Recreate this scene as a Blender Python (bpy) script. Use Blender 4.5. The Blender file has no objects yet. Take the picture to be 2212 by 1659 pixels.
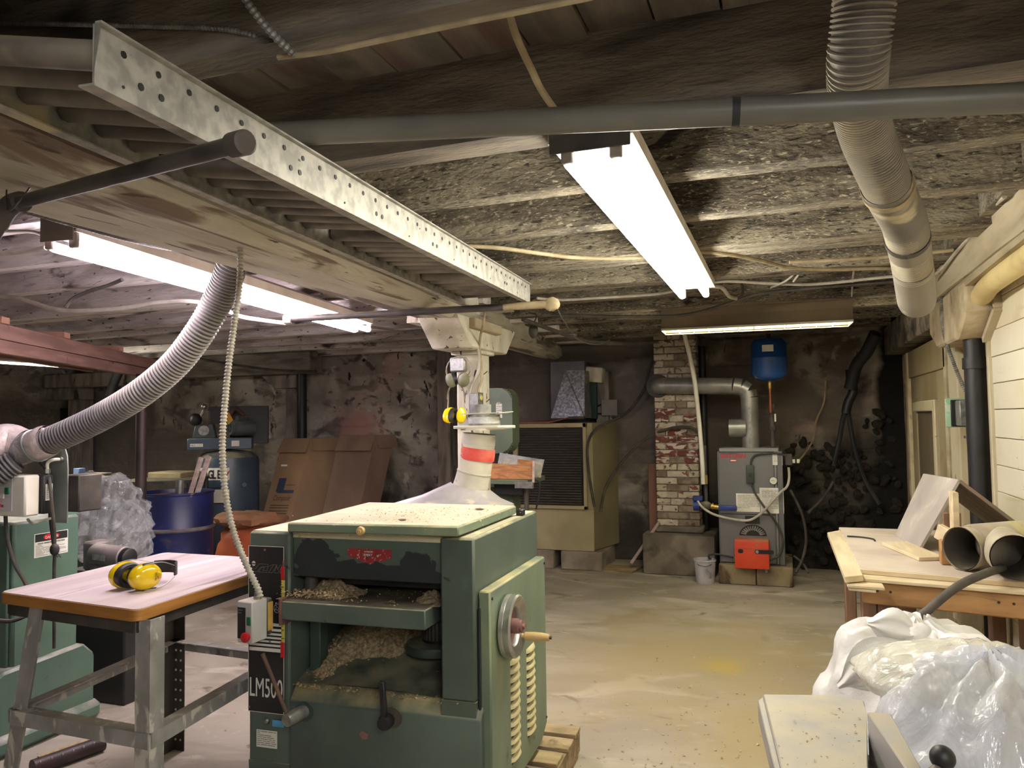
import bpy, bmesh, math, random
from mathutils import Vector, Matrix, noise, Quaternion
R_ = random.Random(7)
S = bpy.context.scene
COL = S.collection
PI = math.pi
# ---------------------------------------------------------------- camera (calibrated from the photograph's vanishing points)
FPX, CX, CY = 1650.0, 1106.0, 829.5
CAM = Vector((0, 0, 1.5))
_up = Vector((-493, -35200, 1650)).normalized()
_dy = Vector((594, 69.5, 1650.0)); _dy = (_dy - _up * _dy.dot(_up)).normalized()
_dx = _dy.cross(_up)
RW = Matrix((_dx, _dy, _up))                      # rows: world axes in camera space (x right, y down, z ahead)
RW = Matrix((-RW[0], RW[1], RW[2])) if RW[0][0] < 0 else RW
cam_d = bpy.data.cameras.new('camera'); cam = bpy.data.objects.new('camera', cam_d); COL.objects.link(cam)
cam_d.sensor_fit = 'HORIZONTAL'; cam_d.sensor_width = 36; cam_d.lens = FPX / 2212 * 36
cam_d.clip_start = 0.05; cam_d.clip_end = 100
_r, _d, _f = RW.col[0], RW.col[1], RW.col[2]
cam.matrix_world = Matrix(((_r[0], -_d[0], -_f[0], CAM[0]), (_r[1], -_d[1], -_f[1], CAM[1]), (_r[2], -_d[2], -_f[2], CAM[2]), (0, 0, 0, 1)))
S.camera = cam
# measuring helpers: where the sight line through a point of the photograph meets a real plane of the room
def ray(px, py): return RW @ Vector(((px - CX) / FPX, (py - CY) / FPX, 1.0))
def az(px, py, z): d = ray(px, py); return CAM + d * ((z - CAM.z) / d.z)
def ay(px, py, y): d = ray(px, py); return CAM + d * (y / d.y)
def ax(px, py, x): d = ray(px, py); return CAM + d * (x / d.x)
# ---------------------------------------------------------------- world, exposure
W = bpy.data.worlds.new('world'); S.world = W; W.use_nodes = True
W.node_tree.nodes['Background'].inputs[0].default_value = (0.9, 0.95, 1.0, 1)
W.node_tree.nodes['Background'].inputs[1].default_value = 0.0
S.view_settings.view_transform = 'Standard'; S.view_settings.look = 'None'
S.view_settings.exposure = 0.0; S.view_settings.gamma = 1.0
S.view_settings.use_curve_mapping = False
S.cycles.max_bounces = 9; S.cycles.diffuse_bounces = 6; S.cycles.transparent_max_bounces = 12
S.cycles.sample_clamp_indirect = 6.0
# lamp strengths (the tubes themselves are built with their fixtures below)
TUBE_RIGHT = ((1.0, 0.955, 0.80), 66.0)
TUBE_LEFT = ((1.0, 0.87, 0.99), 70.0)
TROFFER = ((1.0, 0.95, 0.68), 58.0)
FAR_LAMP = ((1.0, 0.96, 0.80), 190.0)
NEAR_FILL = ((0.95, 0.97, 1.0), 88.0)  # added lamp behind the camera, fills the bags and near joists

# ---------------------------------------------------------------- helpers
def srgb(c):
    if len(c) == 4: return c
    return tuple(((v / 255) / 12.92 if v / 255 <= 0.04045 else ((v / 255 + 0.055) / 1.055) ** 2.4) for v in c) + (1.0,)
MATS = {}
def mat(name, c1, c2=None, scale=5.0, stretch=(1, 1, 1), con=(0.35, 0.65), rough=0.7, metal=0.0, bump=0.0, bscale=None,
        spots=(), dust=None, detail=5.0, rnd=True, dist=0.0, spec=0.5, alpha=None, trans=0.0, bstretch=None, coat=0.0, bdist=0.01, patches=(), rmap=None):
    m = bpy.data.materials.new(name); m.use_nodes = True; MATS[name] = m
    nt = m.node_tree; N = nt.nodes; L = nt.links
    b = N['Principled BSDF']
    b.inputs['Roughness'].default_value = rough; b.inputs['Metallic'].default_value = metal
    b.inputs['Specular IOR Level'].default_value = spec
    if trans: b.inputs['Transmission Weight'].default_value = trans
    if coat: b.inputs['Coat Weight'].default_value = coat
    tc = N.new('ShaderNodeTexCoord'); vec = tc.outputs['Object']
    if rnd:
        oi = N.new('ShaderNodeObjectInfo'); ml = N.new('ShaderNodeMath'); ml.operation = 'MULTIPLY'; ml.inputs[1].default_value = 37.0
        L.new(oi.outputs['Random'], ml.inputs[0])
        va = N.new('ShaderNodeVectorMath'); va.operation = 'ADD'; L.new(vec, va.inputs[0]); L.new(ml.outputs[0], va.inputs[1]); vec = va.outputs[0]
    def tex(sc, st, det=detail, ds=0.0):
        mp = N.new('ShaderNodeMapping'); mp.inputs['Scale'].default_value = st; L.new(vec, mp.inputs[0])
        n = N.new('ShaderNodeTexNoise'); n.inputs['Scale'].default_value = sc; n.inputs['Detail'].default_value = det
        n.inputs['Distortion'].default_value = ds; L.new(mp.outputs[0], n.inputs['Vector'])
        return n.outputs['Fac']
    def rng(fac, lo, hi):
        r = N.new('ShaderNodeMapRange'); r.interpolation_type = 'SMOOTHSTEP'; r.inputs['From Min'].default_value = lo; r.inputs['From Max'].default_value = hi
        L.new(fac, r.inputs['Value']); return r.outputs['Result']
    def mix(f, a, bb):
        x = N.new('ShaderNodeMix'); x.data_type = 'RGBA'; L.new(f, x.inputs[0])
        for s, v in ((6, a), (7, bb)):
            if isinstance(v, tuple): x.inputs[s].default_value = v
            else: L.new(v, x.inputs[s])
        return x.outputs[2]
    col = srgb(c1)
    if c2 is not None: col = mix(rng(tex(scale, stretch, ds=dist), *con), srgb(c1), srgb(c2))
    for sp in spots:
        c, sc, lo, hi = sp[:4]; st = sp[4] if len(sp) > 4 else (1, 1, 1); ds = sp[5] if len(sp) > 5 else 0.6
        col = mix(rng(tex(sc, st, 7, ds), lo, hi), col, srgb(c))
    for pc, ctr, rad, ns, amt, soft in patches:        # a stain, chip or painted shade with a place and outline of its own
        mp = N.new('ShaderNodeMapping'); mp.vector_type = 'POINT'; sc = [1 / q for q in rad]
        mp.inputs['Scale'].default_value = sc; mp.inputs['Location'].default_value = [-c * q for c, q in zip(ctr, sc)]
        L.new(tc.outputs['Object'], mp.inputs[0])
        ln = N.new('ShaderNodeVectorMath'); ln.operation = 'LENGTH'; L.new(mp.outputs[0], ln.inputs[0])
        nm = N.new('ShaderNodeMath'); nm.operation = 'MULTIPLY_ADD'; L.new(tex(ns, (1, 1, 1), 6, .5), nm.inputs[0]); nm.inputs[1].default_value = amt; L.new(ln.outputs['Value'], nm.inputs[2])
        col = mix(rng(nm.outputs[0], 1 + amt * .5 + soft, 1 + amt * .5 - soft), col, srgb(pc))
    if dust:
        ge = N.new('ShaderNodeNewGeometry'); sx = N.new('ShaderNodeSeparateXYZ'); L.new(ge.outputs['Normal'], sx.inputs[0])
        up = rng(sx.outputs[2], 0.25, 0.85); nz = rng(tex(9.0, (1, 1, 1), 6), 0.25, 0.7)
        mm = N.new('ShaderNodeMath'); mm.operation = 'MULTIPLY'; L.new(up, mm.inputs[0]); L.new(nz, mm.inputs[1])
        m2 = N.new('ShaderNodeMath'); m2.operation = 'MULTIPLY'; L.new(mm.outputs[0], m2.inputs[0]); m2.inputs[1].default_value = dust[1]
        col = mix(m2.outputs[0], col, srgb(dust[0]))
    if isinstance(col, tuple): b.inputs['Base Color'].default_value = col
    else: L.new(col, b.inputs['Base Color'])
    if bump:
        bp = N.new('ShaderNodeBump'); bp.inputs['Strength'].default_value = bump; bp.inputs['Distance'].default_value = bdist
        L.new(tex(bscale or scale * 4, bstretch or stretch, 8), bp.inputs['Height']); L.new(bp.outputs[0], b.inputs['Normal'])
    if alpha is not None: b.inputs['Alpha'].default_value = alpha
    return m
def emit(name, c, strength):
    m = bpy.data.materials.new(name); m.use_nodes = True; N = m.node_tree.nodes; MATS[name] = m
    b = N['Principled BSDF']; b.inputs['Base Color'].default_value = (.8, .8, .8, 1)
    b.inputs['Emission Color'].default_value = (*c, 1); b.inputs['Emission Strength'].default_value = strength
    return m
def film(name, tint, opac, rough=0.12, bump=0.6, bscale=9.0, stretch=(1, 1, 1)):
    """thin plastic film: part clear, part milky, glossy and wrinkled"""
    m = bpy.data.materials.new(name); m.use_nodes = True; MATS[name] = m
    nt = m.node_tree; N = nt.nodes; L = nt.links; N.remove(N['Principled BSDF']); out = N['Material Output']
    tr = N.new('ShaderNodeBsdfTransparent'); pr = N.new('ShaderNodeBsdfPrincipled'); mx = N.new('ShaderNodeMixShader')
    pr.inputs['Base Color'].default_value = srgb(tint); pr.inputs['Roughness'].default_value = rough; pr.inputs['Specular IOR Level'].default_value = 0.8
    tc = N.new('ShaderNodeTexCoord'); mp = N.new('ShaderNodeMapping'); mp.inputs['Scale'].default_value = stretch; L.new(tc.outputs['Object'], mp.inputs[0])
    n = N.new('ShaderNodeTexNoise'); n.inputs['Scale'].default_value = bscale; n.inputs['Detail'].default_value = 5; n.inputs['Distortion'].default_value = 1.2
    L.new(mp.outputs[0], n.inputs['Vector'])
    sc_ = N.new('ShaderNodeVectorMath'); sc_.operation = 'SCALE'; sc_.inputs['Scale'].default_value = .12; L.new(n.outputs['Color'], sc_.inputs[0])
    ad = N.new('ShaderNodeVectorMath'); ad.operation = 'ADD'; L.new(mp.outputs[0], ad.inputs[0]); L.new(sc_.outputs[0], ad.inputs[1])
    vo = N.new('ShaderNodeTexVoronoi'); vo.inputs['Scale'].default_value = bscale * 1.3; L.new(ad.outputs[0], vo.inputs['Vector'])     # creases between facets
    bp = N.new('ShaderNodeBump'); bp.inputs['Strength'].default_value = bump; bp.inputs['Distance'].default_value = 0.02; L.new(vo.outputs['Distance'], bp.inputs['Height']); L.new(bp.outputs[0], pr.inputs['Normal'])
    r = N.new('ShaderNodeMapRange'); r.inputs['From Min'].default_value = 0.3; r.inputs['From Max'].default_value = 0.7
    r.inputs['To Min'].default_value = max(0, opac - .18); r.inputs['To Max'].default_value = min(1, opac + .18); L.new(n.outputs['Fac'], r.inputs['Value'])
    L.new(r.outputs[0], mx.inputs[0]); L.new(tr.outputs[0], mx.inputs[1]); L.new(pr.outputs[0], mx.inputs[2]); L.new(mx.outputs[0], out.inputs['Surface'])
    return m

class MB:
    def __init__(s, T=None): s.bm = bmesh.new(); s.T = T or Matrix.Identity(4)
    def _add(s, verts, faces):
        vs = [s.bm.verts.new(s.T @ Vector(v)) for v in verts]; out = []
        for f in faces:
            try: out.append(s.bm.faces.new([vs[i] for i in f]))
            except ValueError: pass
        return vs, out
    def box(s, lo, hi, bev=0.0, rot=None, seg=1):
        lo, hi = Vector(lo), Vector(hi); c = (lo + hi) / 2; h = (hi - lo) / 2
        pts = [Vector((sx * h.x, sy * h.y, sz * h.z)) for sx in (-1, 1) for sy in (-1, 1) for sz in (-1, 1)]
        if rot is not None: pts = [rot @ p for p in pts]
        vs, fs = s._add([p + c for p in pts], [(0, 1, 3, 2), (4, 6, 7, 5), (0, 4, 5, 1), (2, 3, 7, 6), (0, 2, 6, 4), (1, 5, 7, 3)])
        if bev:
            es = list({e for f in fs for e in f.edges})
            bmesh.ops.bevel(s.bm, geom=es, offset=bev, segments=seg, affect='EDGES', profile=0.6)
        return s
    def bar(s, a, b, w, h, up=(0, 0, 1), bev=0.0):
        """rectangular bar from a to b; w across, h along up"""
        a, b = Vector(a), Vector(b); y = (b - a); ln = y.length; y.normalize(); u = Vector(up); x = y.cross(u).normalized(); u = x.cross(y)
        rot = Matrix((x, y, u)).transposed(); c = (a + b) / 2
        return s.box(c - Vector((w / 2, ln / 2, h / 2)), c + Vector((w / 2, ln / 2, h / 2)), bev, rot)
    def prism(s, poly, vec, bev=0.0):
        n = len(poly); vec = Vector(vec); P = [Vector(p) for p in poly]
        vs, fs = s._add(P + [p + vec for p in P], [tuple(range(n))[::-1], tuple(range(n, 2 * n))] + [(i, (i + 1) % n, n + (i + 1) % n, n + i) for i in range(n)])
        if bev: bmesh.ops.bevel(s.bm, geom=list({e for f in fs for e in f.edges}), offset=bev, segments=1, affect='EDGES')
        return s
    def tube(s, path, r, n=10, cap=True, closed=False):
        P = [Vector(p) for p in path]; rs = r if isinstance(r, (list, tuple)) else [r] * len(P)
        t = (P[1] - P[0]).normalized(); u = t.orthogonal().normalized(); rings = []
        for i, p in enumerate(P):
            if i: 
                t2 = (P[min(i + 1, len(P) - 1)] - P[i - 1]).normalized()
                u = t.rotation_difference(t2) @ u; t = t2
            w = t.cross(u)
            rings.append([s.bm.verts.new(s.T @ (p + (u * math.cos(2 * PI * k / n) + w * math.sin(2 * PI * k / n)) * rs[i])) for k in range(n)])
        for a, b in zip(rings, rings[1:]):
            for k in range(n): s.bm.faces.new((a[k], a[(k + 1) % n], b[(k + 1) % n], b[k]))
        if cap:
            s.bm.faces.new(rings[0][::-1]); s.bm.faces.new(rings[-1])
        return s
    def cyl(s, a, b, r, r2=None, n=16, cap=True): return s.tube([a, b], [r, r if r2 is None else r2], n, cap)
    def lathe(s, prof, n=24, M=None, cap=True):
        """prof: (radius, height) pairs round the z axis of M"""
        M = M or Matrix.Identity(4); rings = []
        for r, z in prof:
            if r < 1e-6: rings.append([s.bm.verts.new(s.T @ M @ Vector((0, 0, z)))])
            else: rings.append([s.bm.verts.new(s.T @ M @ Vector((r * math.cos(2 * PI * k / n), r * math.sin(2 * PI * k / n), z))) for k in range(n)])
        for a, b in zip(rings, rings[1:]):
            for k in range(n):
                q = [a[k % len(a)], a[(k + 1) % len(a)], b[(k + 1) % len(b)], b[k % len(b)]]
                q = list(dict.fromkeys(q))
                if len(q) > 2:
                    try: s.bm.faces.new(q)
                    except ValueError: pass
        if cap:
            if len(rings[0]) > 1: s.bm.faces.new(rings[0][::-1])
            if len(rings[-1]) > 1: s.bm.faces.new(rings[-1])
        return s
    def loft(s, rings, cap=True, closed=True):
        R = [[s.bm.verts.new(s.T @ Vector(p)) for p in r] for r in rings]; n = len(R[0])
        for a, b in zip(R, R[1:]):
            for k in range(n if closed else n - 1): s.bm.faces.new((a[k], a[(k + 1) % n], b[(k + 1) % n], b[k]))
        if cap: s.bm.faces.new(R[0][::-1]); s.bm.faces.new(R[-1])
        return s
    def quad(s, pts): s._add(pts, [tuple(range(len(pts)))]); return s
    def grid(s, f, nu, nv):
        g = [[s.bm.verts.new(s.T @ Vector(f(i / nu, j / nv))) for j in range(nv + 1)] for i in range(nu + 1)]
        for i in range(nu):
            for j in range(nv): s.bm.faces.new((g[i][j], g[i + 1][j], g[i + 1][j + 1], g[i][j + 1]))
        return s
    def ball(s, c, r, u=16, v=10, sc=(1, 1, 1), fn=None):
        c = Vector(c); prof = [(math.sin(PI * i / v), -math.cos(PI * i / v)) for i in range(v + 1)]; rings = []
        for rr, z in prof:
            m = 1 if rr < 1e-6 else u; ring = []
            for k in range(m):
                d = Vector((rr * math.cos(2 * PI * k / u), rr * math.sin(2 * PI * k / u), z))
                k2 = fn(d) if fn else 1.0
                ring.append(s.bm.verts.new(s.T @ (c + Vector((d.x * sc[0], d.y * sc[1], d.z * sc[2])) * r * k2)))
            rings.append(ring)
        for a, b in zip(rings, rings[1:]):
            for k in range(u):
                q = list(dict.fromkeys([a[k % len(a)], a[(k + 1) % len(a)], b[(k + 1) % len(b)], b[k % len(b)]]))
                if len(q) > 2:
                    try: s.bm.faces.new(q)
                    except ValueError: pass
        return s
def smoothpath(pts, n=8):
    P = [Vector(p) for p in pts]; out = []
    for i in range(len(P) - 1):
        p0 = P[i - 1] if i else 2 * P[0] - P[1]; p1, p2 = P[i], P[i + 1]; p3 = P[i + 2] if i + 2 < len(P) else 2 * P[-1] - P[-2]
        for k in range(n):
            t = k / n
            out.append(0.5 * ((2 * p1) + (p2 - p0) * t + (2 * p0 - 5 * p1 + 4 * p2 - p3) * t * t + (3 * p1 - p0 - 3 * p2 + p3) * t ** 3))
    out.append(P[-1]); return out
def resample(P, step):
    out = [P[0].copy()]; acc = 0.0
    for a, b in zip(P, P[1:]):
        ln = (b - a).length; d = step - acc
        while d <= ln: out.append(a.lerp(b, d / ln)); d += step
        acc = ln - (d - step)
    return out
def corrugated(mb, pts, r, pitch, depth, n=20, cap=False):
    P = resample(smoothpath(pts, 14), pitch / 4)
    return mb.tube(P, [r + depth * (0, .5, 1, .5)[i % 4] - depth / 2 for i in range(len(P))], n, cap)
def ribs(mb, pts, r, pitch, h, n=22):
    """the raised wire ribs of a flexible hose, one ring per pitch"""
    P = resample(smoothpath(pts, 14), pitch)
    for i in range(1, len(P) - 1):
        t = (P[i + 1] - P[i - 1]).normalized() * pitch * .30; mb.tube([P[i] - t, P[i] - t * .4, P[i] + t * .4, P[i] + t], [r, r + h, r + h, r], n, False)
    return mb
def link(name, m, material, parent=None, smooth=True, angle=38):
    me = bpy.data.meshes.new(name); 
    bmesh.ops.recalc_face_normals(m.bm, faces=m.bm.faces); m.bm.to_mesh(me); m.bm.free()
    if smooth: me.shade_smooth(); me.set_sharp_from_angle(angle=math.radians(angle))
    if material is not None: me.materials.append(material)
    o = bpy.data.objects.new(name, me); COL.objects.link(o)
    if parent is not None: hang(o, parent)
    return o
def wm(o):
    m = Matrix.LocRotScale(o.location, o.rotation_euler, o.scale)
    return (wm(o.parent) @ o.matrix_parent_inverse @ m) if o.parent else m
def hang(o, parent): o.parent = parent; o.matrix_parent_inverse = wm(parent).inverted()
def tag(o, label, cat, group=None, kind=None):
    o['label'] = label; o['category'] = cat
    if group: o['group'] = group
    if kind: o['kind'] = kind
    return o
def thing(name, label, cat, loc=(0, 0, 0), group=None, kind=None):
    o = bpy.data.objects.new(name, None); COL.objects.link(o); o.location = loc; o.empty_display_size = .1
    return tag(o, label, cat, group, kind)
def solo(name, m, material, label, cat, group=None, kind=None, smooth=True): return tag(link(name, m, material, None, smooth), label, cat, group, kind)
def piece(name, src, M, parent):
    """another object on the same mesh, placed by M, as a child of parent"""
    o = bpy.data.objects.new(name, src.data); COL.objects.link(o); o.matrix_world = M
    o.location, o.rotation_euler, o.scale = M.to_translation(), M.to_euler(), M.to_scale(); hang(o, parent); return o
def text(body, origin, right, up, size, material, parent, name='lettering', ext=0.0006, align='LEFT', sx=1.0, shear=0.0, bold=0.0):
    c = bpy.data.curves.new(name, 'FONT'); c.body = body; c.size = size; c.extrude = ext; c.align_x = align; c.shear = shear; c.offset = bold
    c.resolution_u = 3
    t_ = bpy.data.objects.new(name, c); me = bpy.data.meshes.new_from_object(t_); bpy.data.objects.remove(t_); bpy.data.curves.remove(c)
    me.name = name; me.materials.clear(); me.materials.append(material); o = bpy.data.objects.new(name, me); COL.objects.link(o); o['kind'] = 'stuff'
    r = Vector(right).normalized(); u = Vector(up); u = (u - r * u.dot(r)).normalized(); n = r.cross(u)
    M = Matrix((r * sx, u, n)).transposed().to_4x4(); M.translation = Vector(origin) + n * 0.0008
    o.location, o.rotation_euler, o.scale = M.to_translation(), M.to_euler(), M.to_scale(); hang(o, parent); return o
def label_lines(parent, o, right, up, w, rows, material, h=0.002, gap=0.006, seed=1):
    """rows of small unreadable print as thin raised strips, one joined part"""
    r = Vector(right).normalized(); u = Vector(up).normalized(); n = r.cross(u); mb = MB(); q = random.Random(seed); o = Vector(o)
    for i in range(rows):
        x = 0.0
        while x < w * .92:
            l = q.uniform(.12, .4) * w; l = min(l, w - x)
            a = o + r * x - u * (i * gap); mb.prism([a, a + r * l, a + r * l - u * h, a - u * h], n * 0.0006); x += l + w * .04
            if q.random() < .18: break
    p = link('print', mb, material, parent, False); p['kind'] = 'stuff'; return p
# ---------------------------------------------------------------- materials
CREAM = (214, 200, 170)
mat('joist_wood', (100, 91, 79), (150, 141, 123), 2.2, (1, 5, 5), (.36, .62), .9, bump=1.0, bscale=30, bstretch=(1, 2.2, 2.2), bdist=.02,
    spots=(((62, 56, 50), 1.3, .54, .70, (1, 2.5, 2.5), 1.0), ((58, 53, 48), 34, .53, .68, (.6, 2.4, 2.4), .6), ((190, 178, 154), 58, .56, .70, (.7, 2.0, 2.0), .6), ((52, 47, 43), 6, .64, .70, (.6, 2, 2), .8)))
mat('joist_dark', (92, 85, 78), (132, 122, 110), 2.2, (1, 5, 5), (.35, .62), .9, bump=.8, bscale=22, bstretch=(1, 4, 4), bdist=.01, spots=(((46, 42, 40), 1.3, .54, .7, (1, 3, 3)), ((92, 70, 66), .9, .6, .74)))
mat('joist_pink', (176, 165, 161), (224, 215, 210), 2.0, (1, 5, 5), (.36, .6), .9, bump=1.0, bscale=18, bstretch=(1, 4, 4), bdist=.012, spots=(((78, 66, 64), 2.2, .57, .68, (1, 3, 3)), ((70, 60, 58), 14, .62, .70, (1, 3, 3)),))
mat('deck_wood', (94, 86, 78), (130, 119, 105), 1.6, (5, 1, 1), (.35, .65), .9, bump=.4, bscale=20, bstretch=(6, 1, 1), spots=(((104, 72, 66), .8, .55, .7, (3, 1, 1)), ((140, 118, 86), 1.1, .58, .75), ((54, 48, 44), 1.4, .58, .72)))
mat('beam_paint', (200, 195, 180), (180, 173, 156), 2.0, (4, 1, 4), rough=.8, bump=.6, bscale=14, bstretch=(6, 1, 6), bdist=.006, rnd=False,
    spots=(((122, 106, 94), 1.3, .5, .6, (7, .8, 7), .9), ((84, 70, 62), 5, .62, .68, (5, .5, 5), .8)))
mat('post_paint', (214, 208, 190), (190, 182, 162), 4, (2, 2, 1), rough=.8, bump=.4, bscale=20, bdist=.004, spots=(((60, 54, 48), 26, .64, .69, (1, 1, .35)), ((150, 140, 120), 3, .58, .75)))
mat('old_post', (150, 140, 132), (104, 96, 90), 4, (3, 3, .6), rough=.9, bump=.4, spots=(((58, 52, 48), 7, .62, .7, (1, 1, .5)),))
mat('plank_paint', (228, 221, 200), (214, 202, 172), 1.2, (1, 1, 1), (.4, .7), .55, bump=.12, bscale=30, bstretch=(1, .3, 1), spots=(((214, 186, 128), 1.6, .6, .8), ((110, 92, 66), 24, .7, .74), ((196, 178, 140), 5, .6, .8, (1, .3, 2))))
mat('trim_paint', (198, 188, 162), (178, 165, 136), 2.5, (1, 1, 1), rough=.6, bump=.1, spots=(((140, 118, 84), 9, .66, .72),))
mat('right_timber', (192, 180, 154), (160, 146, 120), 2.2, (3, .7, 3), rough=.8, bump=.5, bscale=16, bstretch=(4, .6, 4), bdist=.006, spots=(((118, 98, 76), 1.8, .55, .68, (4, .5, 4)),))
mat('stone_paint', (204, 190, 160), (168, 150, 122), 5, rough=.9, bump=.8, bscale=14, bdist=.012, spots=(((120, 104, 84), 4, .58, .7),))
mat('door_paint', (158, 146, 118), (134, 121, 94), 2, (1, 1, .5), rough=.6, bump=.1, spots=(((120, 92, 52), 3, .62, .75, (1, 1, .3)),))
mat('door_panel', (104, 93, 76), (86, 77, 63), 2, (1, 1, .5), rough=.7)
mat('concrete', (128, 118, 104), (96, 88, 78), 5, rough=.95, bump=.5, bscale=30, bdist=.006, spots=(((66, 58, 50), 3, .58, .72),))
mat('block_concrete', (158, 146, 132), (128, 116, 104), 5, rough=.95, bump=.5, bscale=40, bdist=.005, spots=(((92, 80, 66), 3, .6, .75),))
mat('base_concrete', (150, 136, 104), (110, 98, 78), 4, rough=.95, bump=.5, bscale=30, bdist=.006, spots=(((70, 54, 34), 4, .52, .62, (1, 1, .4)), ((196, 178, 130), 5, .62, .72, (1, 1, .4))))
mat('floor_concrete', (176, 167, 152), (152, 142, 126), .9, (1, 1.6, 1), (.35, .65), .62, bump=.14, bscale=14, rnd=False, dist=1.4, bdist=.01,
    spots=(((196, 188, 172), 1.3, .55, .7, (1, 1.7, 1), 1.6), ((140, 126, 102), 1.1, .58, .72, (1, 1.5, 1), 1.2), ((112, 100, 84), 2.6, .63, .73, (1, 1.6, 1), 1.4), ((190, 180, 160), 5, .62, .72, (1, 1.5, 1), 1.6), ((92, 82, 70), 36, .70, .76)),
    patches=(((164, 150, 112), (-.55, 5.0, 0), (.8, 1.0, 1), 2.2, 2.0, .9), ((176, 156, 88), (-.42, 4.85, 0), (.13, .15, 1), 5, 2.0, .7), ((168, 152, 114), (-.1, 3.9, 0), (.3, .5, 1), 2.2, 1.8, .8), ((166, 138, 96), (.0, 2.75, 0), (.12, .35, 1), 4, 1.6, .3)))
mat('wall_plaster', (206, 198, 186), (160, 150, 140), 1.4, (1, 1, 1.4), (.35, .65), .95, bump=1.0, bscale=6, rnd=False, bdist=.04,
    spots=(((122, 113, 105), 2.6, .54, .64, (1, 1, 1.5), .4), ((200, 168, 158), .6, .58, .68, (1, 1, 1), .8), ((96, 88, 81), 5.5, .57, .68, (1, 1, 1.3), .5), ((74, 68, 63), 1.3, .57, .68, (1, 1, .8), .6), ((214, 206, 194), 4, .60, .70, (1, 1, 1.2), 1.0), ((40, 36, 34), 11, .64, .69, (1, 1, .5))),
    patches=(((70, 64, 59), (-5, 8, -.1), (6, 4, .9), 2.2, 1.9, .4), ((198, 156, 146), (-4.95, 8, 1.45), (.35, 2, .22), 4, 2.4, .5), ((20, 18, 17), (.55, 8, .55), (.75, 4, .75), 3, 1.0, .2), ((104, 94, 84), (-.3, 8, 1.6), (1.1, 4, 1.0), 2.8, 2.0, .5), ((24, 22, 21), (1.02, 8, 1.4), (.2, 4, 1.6), 3, .8, .2), ((112, 103, 96), (-2.2, 8, 1.9), (1.3, 4, 1.2), 2.8, 2.0, .5), ((104, 96, 90), (-8.8, 8, 1.1), (2.2, 4, 1.1), 2.2, 2.0, .5), ((40, 36, 33), (-.25, 8, .4), (.6, 4, .75), 3, 1.2, .3)))  # near-black right-corner patches: mould mixed with painted lamp shade
mat('stone_rubble', (58, 51, 44), (30, 27, 24), 6, rough=.95, bump=.6, bscale=20)
mat('brick_red', (122, 66, 56), (96, 54, 46), 14, rough=.9, bump=.5, bscale=60, bdist=.003, spots=(((200, 190, 176), 12, .50, .58, (1, 1, 2)), ((70, 58, 52), 22, .62, .68)))
mat('brick_white', (206, 196, 178), (176, 164, 146), 12, rough=.9, bump=.5, bscale=60, bdist=.003, spots=(((128, 74, 62), 12, .59, .66, (1, 1, 2)), ((84, 74, 66), 18, .58, .66)))
mat('brick_grey', (150, 136, 118), (112, 98, 84), 12, rough=.9, bump=.5, bscale=60, bdist=.003, spots=(((84, 72, 62), 10, .6, .68),))
mat('mortar', (152, 138, 122), (108, 96, 84), 14, rough=.95, bump=.5, bscale=40)
mat('black', (22, 22, 24), (32, 32, 34), 6, rough=.5)
mat('black_rubber', (26, 26, 28), (40, 40, 42), 8, rough=.65, dust=((120, 112, 96), .5))
mat('steel_dark', (58, 54, 52), (84, 78, 72), 7, rough=.55, metal=.3, dust=((140, 130, 110), .6), bump=.1)
mat('steel', (176, 176, 174), (148, 148, 146), 8, rough=.35, metal=.9)
mat('galv', (156, 156, 153), (126, 126, 124), 30, rough=.45, metal=.55, bump=.05, spots=(((196, 192, 180), 7, .55, .75),))
mat('alu', (200, 200, 198), (176, 176, 174), 8, rough=.28, metal=.95)
mat('white_plastic', (226, 222, 208), (210, 204, 190), 5, rough=.45)
mat('red_plastic', (186, 30, 34), rough=.35)
mat('green_plastic', (24, 100, 66), rough=.4)
mat('paper', (232, 230, 220), (216, 212, 200), 9, rough=.8)
mat('ink', (50, 50, 52), rough=.7)
mat('ink_grey', (130, 128, 122), rough=.8)
mat('white_ink', (226, 224, 216), rough=.6)
mat('red_ink', (190, 40, 44), rough=.6)
mat('cable_tan', (176, 160, 128), (148, 132, 104), 12, rough=.8)
mat('cable_white', (196, 190, 178), (172, 164, 150), 12, rough=.7)
mat('cable_dark', (56, 52, 48), (80, 74, 66), 12, rough=.7)
mat('wire', (84, 80, 76), rough=.5, metal=.5)

# ---------------------------------------------------------------- the room
WX0, WX1, WY0, WY1 = -9.6, 1.03, -2.6, 8.1
m = MB().box((WX0 - .2, WY0 - .2, -.12), (WX1 + .4, WY1 + .3, 0)); o = link('floor', m, MATS['floor_concrete'], None, False); tag(o, 'bare concrete floor with yellow stains and sawdust', 'floor', kind='structure')
def wall_pt(u, v):
    x = WX0 + (WX1 + .1 - WX0) * u; z = 2.66 * v
    d = noise.fractal(Vector((x * 1.3, z * 1.6, 3)), 1.0, 2.0, 5) * .035 + noise.noise(Vector((x * .35, z * .5, 9))) * .04
    k = (z + .03 * noise.noise(Vector((x * 1.5, 0, 5)))) / .29
    if abs(k - round(k)) < .05: d += .022 * (noise.noise(Vector((x * 1.1, round(k) * 7, 1))) + .45)
    return (x, WY1 + d, z)
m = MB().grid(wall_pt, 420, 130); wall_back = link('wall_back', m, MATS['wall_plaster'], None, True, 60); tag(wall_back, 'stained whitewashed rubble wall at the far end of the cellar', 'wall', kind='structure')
link('wall_backing', MB().box((WX0 - .2, WY1 + .1, -.1), (WX1 + .4, WY1 + .3, 2.7)), MATS['concrete'], wall_back, False)
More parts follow.
